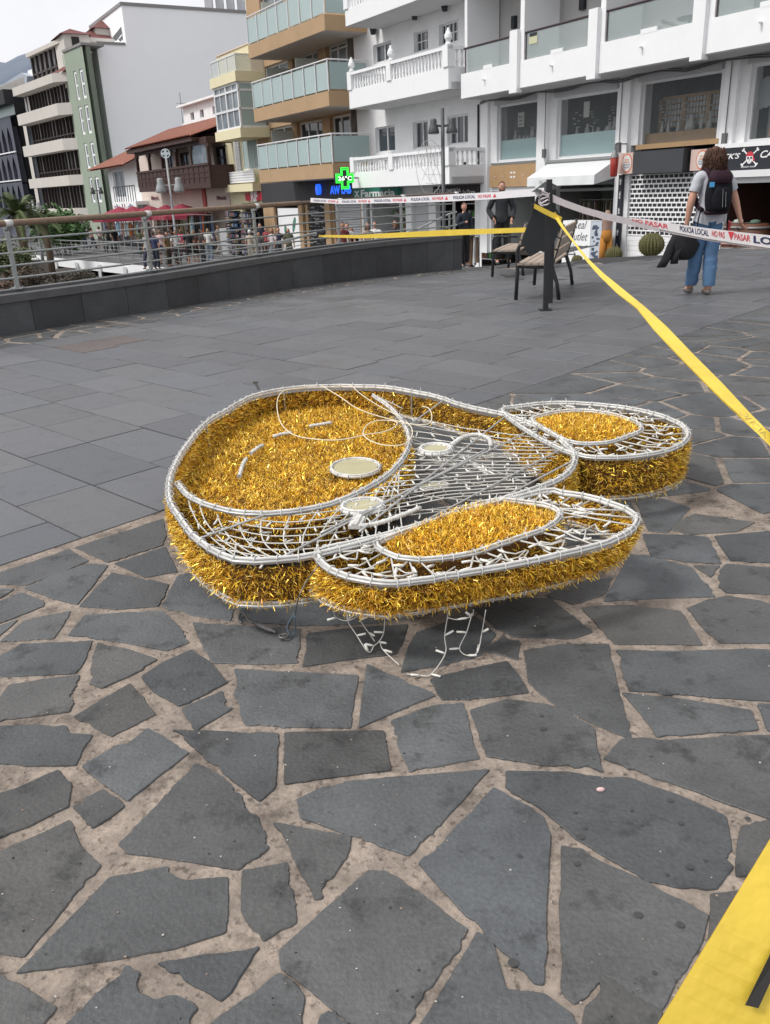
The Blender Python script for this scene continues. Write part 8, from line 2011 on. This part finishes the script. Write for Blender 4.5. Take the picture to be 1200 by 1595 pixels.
lamp(689.5, 168, 20, .36, 'dark street lamp with two bell shades in front of the white balustrade house', deco=True)
t = lamp(259, 246, 50, 1.4, 'grey street lamp with pale cross emblem in front of the wooden balcony', r=.07, arm=.5, colour=mat('lamp_pale', (.30, .31, .32), .5), deco=True)
p = PY(258, 239, 50); part('emblem', mat('pale_emblem', (.55, .62, .66), .5), t, lambda g: (g.box(p, (.5, .06, .14)), g.box(p, (.14, .05, .5)), g.tube([p + Vector((.24 * math.cos(a), .0, .22 * math.sin(a))) for a in [k * .45 for k in range(14)]], .03, 5, True)))
lamp(148, 280, 62, .7, 'thin street lamp in front of the green building', r=.06, arm=.28, colour=M_LAMP, deco=False)
lamp(50, 312, 52, .35, 'grey street lamp with white decoration beside the palm', r=.07, arm=.32, colour=mat('lamp_pale', (0, 0, 0)), deco=True)
# ================================================================== PARASOLS AND STALLS
M_RED = mat('red_print', (0, 0, 0)); M_PAR = mat('red_canvas', (.26, .025, .05), .8, nscale=3, namt=.1)
def parasol():
    t = thing('red_parasol', 'x', 'parasol', (0, 0, 0), 'red parasols along the promenade')
    g = MB(); vs_ = [Vector((1.7 * (1.0) * math.cos(k * math.pi / 4 + .39) * 1.1, 1.7 * math.sin(k * math.pi / 4 + .39) * 1.1, 2.35)) for k in range(8)]; top = Vector((0, 0, 3.05)); lo = [v - Vector((0, 0, .22)) for v in vs_]
    g.add(vs_ + [top] + lo, [(k, (k + 1) % 8, 8) for k in range(8)] + [(9 + k, 9 + (k + 1) % 8, (k + 1) % 8, k) for k in range(8)]); g.build('canopy', M_PAR, t)
    part('pole', M_ALU, t, lambda g: g.tube([(0, 0, 0), (0, 0, 3.1)], .035, 6)); part('base', M_GREYM, t, lambda g: g.lathe([(.35, 0), (.35, .08), (.08, .12)], (0, 0, 0), 12))
    return t
pr0 = parasol()
for i, (px, py, lb) in enumerate(((187, 330, 'leftmost red parasol above the stalls'), (208, 329, 'second red parasol from the left'), (233, 327, 'middle red parasol of the row'), (259, 326, 'fourth red parasol, beside the lamp with the cross emblem'), (283, 324.5, 'rightmost red parasol of the row'))):
    o = pr0 if i == 0 else copy_tree(pr0); o.location = ground_spot(px, py, 3.05, 50, front_y(px) - .5); o['label'] = lb
BR = [mat('g_white', (.42, .42, .42), .9), mat('g_pink', (.30, .15, .17), .9), mat('g_orange', (.45, .11, .03), .9), mat('g_blue', (.05, .10, .22), .9), mat('g_dk', (.04, .035, .035), .9), mat('g_black', (.02, .02, .02), .9), mat('g_yellow', (.22, .17, .08), .9), mat('g_lblue', (.28, .42, .5), .9)]
def stall(px0, px1, py, label, n, seed, hh=1.1):
    s0_, z = S(px0, py, 1.6); s1_, _z = S(px1, py, 1.6); random.seed(seed); return garment_rack(label, PA, s0_, s1_, z, 1.6, BR, n, hh)
stall(160, 178, 343, 'rail of white and striped beach clothes at the left shop', 8, 1); stall(181, 204, 343, 'rail of pale and pink clothes beside the striped clothes', 9, 2); stall(207, 232, 343, 'rail of orange and blue clothes under the middle parasols', 10, 3)
stall(262, 283, 340, 'rail of dark and yellow clothes right of the second railing post', 9, 4); stall(292, 330, 334, 'rail of pale blue trousers under the pink house wall', 12, 5, 1.5)
def rackstand(px0, px1, pyb, pyt, label, seed):
    q = (S(px0, 350, 1.0)[0], S(px1, 350, 1.0)[0]); zb = stb(q[0]); zt_ = S((px0 + px1) / 2, pyt, 1.0)[1]; t = thing('goods_rack', label, 'rack', PA.P(q[0], zb, 1)); r_ = random.Random(seed)
    part('frame', M_BLKS, t, lambda mb: (fbox(mb, PA, q[0], q[1], zb, zt_, .8, .85), [fbox(mb, PA, q[0], q[1], z, z + .03, .85, 1.15) for z in [lin(zb + .2, zt_, i / 8) for i in range(9)]]))
    g = MB()
    for i in range(8):
        z = lin(zb + .2, zt_, i / 8) + .03; x = q[0] + .05
        while x < q[1] - .2: ww = r_.uniform(.1, .22); g.box(PA.P(x + ww / 2, z + .1, 1.02), (ww * .8, .2, r_.uniform(.1, .24)), None, r_.randrange(5)); x += ww
    tag(g.build('goods', [BR[0], BR[1], BR[3], BR[4], BR[6]], t), kind='stuff')
rackstand(354, 372, 385, 329, 'tall rack of pink and white hats and caps left of the third railing post', 1); rackstand(375, 400, 388, 331, 'tall rack of dark and white goods at the third railing post', 2); rackstand(180, 230, 380, 352, 'low counter of mixed goods behind the crowd', 3)
q = person_spot(352, 351, 1.5); wb = thing('white_stand', 'white display board stand right of the walker in pale clothes', 'stand', q); part('board', M_WH2, wb, lambda g: g.box(q + Vector((.5, 0, 1.1)), (1.8, .08, .9))); part('lower_panel', M_ALU, wb, lambda g: g.box(q + Vector((.5, 0, .35)), (1.7, .06, .5)))
# clothes rail by the white pillar, behind the man
garment_rack('low rail of white and brown clothes between the dark jacket man and the white pillar', PA, S(727, 350, 2.2)[0], S(747, 350, 2.2)[0], S(735, 366, 2.2)[1], 2.2, [GC[4], GC[2], mat('rust_cloth', (.28, .10, .04), .9), BR[0]], 7, 1.0)
# ================================================================== LOWER PROMENADE EDGE, RAILING, RAMP RAIL
DE = [Vector((x, y, stz(y))) for x, y in [(-25.5, 65), (-21.5, 59), (-17.5, 53), (-14, 48), (-10.4, 43), (-7.6, 38.5), (-5.2, 34.5), (-3.4, 29)]]
EB = thing('promenade_edge', 'white curved edge beam of the lower promenade with short brackets', 'edge beam', DE[3])
DEs = smooth_open(DE, 40)
def _(mb):
    for a, b in zip(DEs, DEs[1:]):
        n_ = Vector((-(b - a).y, (b - a).x, 0)).normalized() * -.4
        mb.hexa([a + Vector((0, 0, -.55)) - n_ * .0, b + Vector((0, 0, -.55)), b - n_ + Vector((0, 0, -.55)), a - n_ + Vector((0, 0, -.55)), a + Vector((0, 0, -.02)), b + Vector((0, 0, -.02)), b - n_ + Vector((0, 0, -.02)), a - n_ + Vector((0, 0, -.02))])
part('beam', M_WH2, EB, _)
for i in range(2, 40, 4):
    p = DEs[i]; d = (DEs[i] - DEs[i - 1]).normalized(); n_ = Vector((d.y, -d.x, 0)); 
    if n_.y > 0: n_ = -n_
    part('bracket', M_WH2, EB, lambda mb: mb.beam(p + n_ * .12 + Vector((0, 0, -.95)), p + n_ * .12 + Vector((0, 0, -.15)), .16, .16))
LR = thing('promenade_railing', 'thin grey railing along the lower promenade edge in front of the crowd', 'railing', DEs[20])
n_ = Vector((.35, .25, 0)); lrp = [p + n_ for p in DEs] + [Vector((-1.6, 24.5, stz(24)))]
for h_ in (.25, .45, .65, .85): part('bar', M_RAIL, LR, lambda mb: mb.tube([p + Vector((0, 0, h_)) for p in lrp], .014, 4))
part('handrail', M_RAIL, LR, lambda mb: mb.tube([p + Vector((0, 0, 1.08)) for p in lrp], .035, 6))
for i in range(0, 41, 2): part('post', M_RAIL, LR, lambda mb: mb.beam(lrp[i] + Vector((0, 0, -.1)), lrp[i] + Vector((0, 0, 1.08)), .05, .05))
LR2 = thing('shore_railing', 'thin grey railing of many wires at the far left above the bushes', 'railing', DE[0]); lr2 = [Vector((-26, 66, stz(60))), Vector((-29, 63, stz(60))), Vector((-34, 60, stz(60)))]
lr2 = [PY(110, 369, 66), PY(60, 371, 62), PY(0, 376, 58), PY(-60, 380, 54)]
for h_ in range(6): part('bar', M_RAIL, LR2, lambda mb: mb.tube([p - Vector((0, 0, h_ * .18)) for p in lr2], .014, 4))
for f_ in range(13):
    p = smooth_open(lr2, 12)[f_]; part('post', M_RAIL, LR2, lambda mb: mb.beam(p, p - Vector((0, 0, 1.1)), .05, .05))
# ramp handrails seen through the plaza railing
RR = thing('ramp_handrail', 'sloping grey double handrail of the ramp behind the parapet', 'handrail', PY(640, 370, 24)); a_ = [PY(560, 388, 22), PY(600, 372, 22), PY(650, 357, 22), PY(700, 333, 22), PY(712, 330, 22)]
part('rail', M_RAIL, RR, lambda mb: mb.tube(a_, .022, 6)); part('rail', M_RAIL, RR, lambda mb: mb.tube([p - Vector((0, 0, .3)) for p in a_], .022, 6))
for f_ in (1, 2, 3): part('post', M_RAIL, RR, lambda mb: mb.beam(a_[f_], Vector((a_[f_].x, a_[f_].y, stz(22))), .045, .045))
# ================================================================== PLANTS
def leafmat(name, c): return mat(name, c, .7, tone=True)
def foliage(mb, c, R, n, leaf, seed, squash=.7):
    r_ = random.Random(seed); cl = []
    for i in range(max(5, n // 60)):
        d = Vector((r_.gauss(0, 1), r_.gauss(0, 1), r_.gauss(0, .8))).normalized() * r_.uniform(.3, .95); cl.append((c + Vector((d.x * R, d.y * R, d.z * R * squash)), r_.uniform(.18, .4) * R))
    for i in range(n):
        p0, rr = cl[r_.randrange(len(cl))]; d = Vector((r_.gauss(0, 1), r_.gauss(0, 1), r_.gauss(0, 1))).normalized(); p = p0 + d * rr * r_.uniform(.6, 1.1)
        a = Vector((r_.gauss(0, 1), r_.gauss(0, 1), r_.gauss(0, .6))).normalized(); b = a.orthogonal().normalized(); L = leaf * r_.uniform(.6, 1.4); k = r_.uniform(.55, 1.5); mb.cur = (k * r_.uniform(.85, 1.2), k, k * .9)
        mb.add([p - a * L, p + b * L * .35, p + a * L, p - b * L * .35], [(0, 1, 2, 3)])
def bush(px, py, Y, R, label, col, n, leaf=.12, seed=1, squash=.7):
    p = PY(px, py, Y); zb = min(p.z - R * .6, shz(p.x, p.y)) ; t = thing('bush', label, 'bush', (p.x, p.y, zb)); g = MB(); foliage(g, p, R, n, leaf, seed, squash); g.build('foliage', leafmat('leaf_%d' % seed, col), t, tone=True)
    g = MB(); r_ = random.Random(seed)
    for i in range(6): g.tube([Vector((p.x + r_.uniform(-.2, .2), p.y, zb)), Vector((p.x + r_.uniform(-.4, .4) * R, p.y, lin(zb, p.z, .6))), p + Vector((r_.uniform(-.6, .6) * R, r_.uniform(-.4, .4) * R, r_.uniform(-.2, .4) * R))], .035, 4)
    g.build('stem', mat('twig', (.06, .045, .035), .9), t)
bush(92, 352, 62, 1.9, 'dark green leafy bush beyond the far railing left of the blue shirt', (.05, .12, .035), 2600, .22, 2)
bush(15, 400, 33, 1.0, 'olive green bush growing on the rocks at the left edge', (.075, .10, .04), 3000, .07, 3)
bush(42, 432, 26, .6, 'brownish dry bush below the railing post at the left', (.07, .05, .035), 2000, .045, 4, .7)
bush(118, 434, 36, .7, 'dry brown shrub on the rocks under the white edge beam', (.06, .05, .038), 2200, .05, 5, .6)
bush(180, 446, 27, .45, 'low grey brown shrub right of the dry brown shrub', (.055, .048, .04), 1800, .04, 6, .6)
bush(5, 452, 20, .5, 'reddish brown shrub at the foot of the left railing', (.09, .05, .04), 1600, .04, 7, .7)
bush(78, 462, 20, .4, 'dark shrub between the first two railing posts', (.05, .045, .035), 1500, .035, 8, .7)
g = MB(); r_ = random.Random(77)
for i in range(5200):
    x, y = r_.uniform(-26, -2), r_.uniform(12, 56); 
    if noise.noise(Vector((x * .3, y * .3, 5))) < -.05: continue
    z = shz(x, y); h_ = r_.uniform(.15, .5); d = Vector((r_.gauss(0, .3), r_.gauss(0, .3), 1)).normalized() * h_; s_ = Vector((r_.gauss(0, 1), r_.gauss(0, 1), 0)).normalized() * .03; k = r_.uniform(.5, 1.5); g.cur = (k, k * r_.uniform(.8, 1.1), k * .8); p = Vector((x, y, z)); g.add([p - s_, p + s_, p + d + s_ * .3], [(0, 1, 2)])
tag(g.build('dry_grass', leafmat('dry_stalk', (.15, .12, .085)), None, tone=True), kind='stuff', label='dry stalks and weeds growing among the dark shore rocks', cat='dry grass')
g = MB(); r_ = random.Random(7)
for i in range(420):
    x, y = r_.uniform(-30, -1), r_.uniform(10, 60); R = r_.uniform(.15, .7); vs_, fs = ellipsoid((x, y, shz(x, y) + R * .1), R, R * .8, R * .6, 7, 5); 
    for v in vs_: v += Vector((noise.noise(v * 2.1), noise.noise(v * 2.3 + Vector((5, 0, 0))), noise.noise(v * 1.9))) * R * .6
    k = r_.uniform(.6, 1.6); g.cur = (k, k * .95, k * .9); g.add(vs_, fs)
tag(g.build('shore_boulders', mat('boulder', (.05, .046, .043), .9, nscale=2, namt=.4, tone=True), None, tone=True), kind='stuff', label='dark volcanic boulders scattered along the shore below the promenade', cat='rocks')
def palm(px, py, Y, label, R, n, seed):
    p = PY(px, py, Y); zb = -3.2; t = thing('palm_tree', label, 'palm tree', (p.x, p.y, zb)); r_ = random.Random(seed)
    part('trunk', mat('palm_trunk', (.11, .08, .055), .9, nscale=6, namt=.3), t, lambda g: (g.tube([Vector((p.x, p.y, zb)), Vector((p.x + .1, p.y, lin(zb, p.z, .5))), p], [.26, .20, .24], 10)), True)
    g = MB()
    for i in range(n):
        an = r_.uniform(0, 6.283); el = r_.uniform(-.25, 1.25); L = R * r_.uniform(.8, 1.1); pts = []
        for j in range(9):
            f = j / 8; rr = L * f * math.cos(el) * (1 - .12 * f); zz = L * (f * math.sin(el) - .55 * f * f * (1.1 - .3 * math.sin(el))); pts.append(p + Vector((math.cos(an) * rr, math.sin(an) * rr, zz)))
        k = r_.uniform(.6, 1.35); g.cur = (k, k, k * .9); g.tube(pts, [.03 * (1 - j / 10) for j in range(9)], 4)
        for j in range(1, 9):
            a, b = pts[j - 1], pts[j]; d = (b - a).normalized(); sd = d.cross(Vector((0, 0, 1))).normalized()
            for q in range(4):
                c = a.lerp(b, q / 4); 
                for sg in (-1, 1):
                    l = (sd * sg + d * .7 + Vector((0, 0, -.25 + r_.uniform(-.15, .15)))).normalized() * L * .22 * math.sin(min(1, .25 + j / 9) * 2.6); w_ = d * .025; g.add([c - w_, c + w_, c + l], [(0, 1, 2)])
    g.build('crown', leafmat('palm_leaf_%d' % seed, (.085, .12, .045)), t, tone=True)
palm(26, 334, 46, 'palm tree with arching fronds behind the left end of the railing', 2.1, 46, 1); palm(66, 345, 52, 'smaller dark palm beside the grey street lamp', 1.6, 26, 2); palm(5, 400, 34, 'low palm with drooping fronds below the handrail at the left edge', 1.2, 26, 5)
# small debris on the paving
p = G(936, 1230, .004); g = MB(); g.add(*[q for q in ellipsoid(p, .011, .006, .006, 10, 6)]); tag(g.build('pebble', mat('pink_pebble', (.62, .42, .42), .6), smooth=True), 'small pale pink scrap lying on a large flagstone', 'litter')
def _(mb, n, s):
    r_ = random.Random(s)
    for i in range(n):
        x, y = G(r_.uniform(0, 1200), r_.uniform(880, 1590)).xy; q = r_.uniform(.001, .0032); vs_, fs = ellipsoid((x, y, gz(x, y) + q * .4), q, q * r_.uniform(.5, 1), q * .5, 6, 4); mb.add(vs_, fs, r_.randrange(3))
g = MB(); _(g, 260, 3); tag(g.build('grit', [mat('grit_pale', (.42, .40, .37), .8), mat('grit_dark', (.03, .03, .03), .8), mat('grit_tan', (.28, .21, .16), .8)]), 'fine pale and dark grit scattered over the paving', 'grit', kind='stuff')
def _(mb):
    r_ = random.Random(31); spots = [(1015, 1178), (985, 1262), (1062, 1282), (1075, 1350), (897, 1265), (1000, 1285), (845, 1115), (847, 1135), (1020, 1515), (995, 1425), (1060, 1440), (912, 1290), (1045, 1247), (1165, 1275), (900, 1345), (800, 1500), (1100, 1340), (1040, 1362), (905, 1303), (810, 1333)]
    for i, (x, y) in enumerate(spots):
        c = G(x, y, .0026); R = r_.uniform(.004, .011); n = 14; mb.add([c + Vector((math.cos(a) * R * (1 + .35 * noise.noise(Vector((math.cos(a) * 2, math.sin(a) * 2, i)))), math.sin(a) * R * .9 * (1 + .35 * noise.noise(Vector((math.cos(a) * 2, math.sin(a) * 2, i + 9)))), 0)) for a in [k * 6.2832 / n for k in range(n)]], [tuple(range(n))])
g = MB(); _(g); tag(g.build('gum_spots', mat('dark_gum', (.045, .045, .046), .6)), 'dark flattened gum spots on the flagstones at lower right', 'stains', kind='stuff')
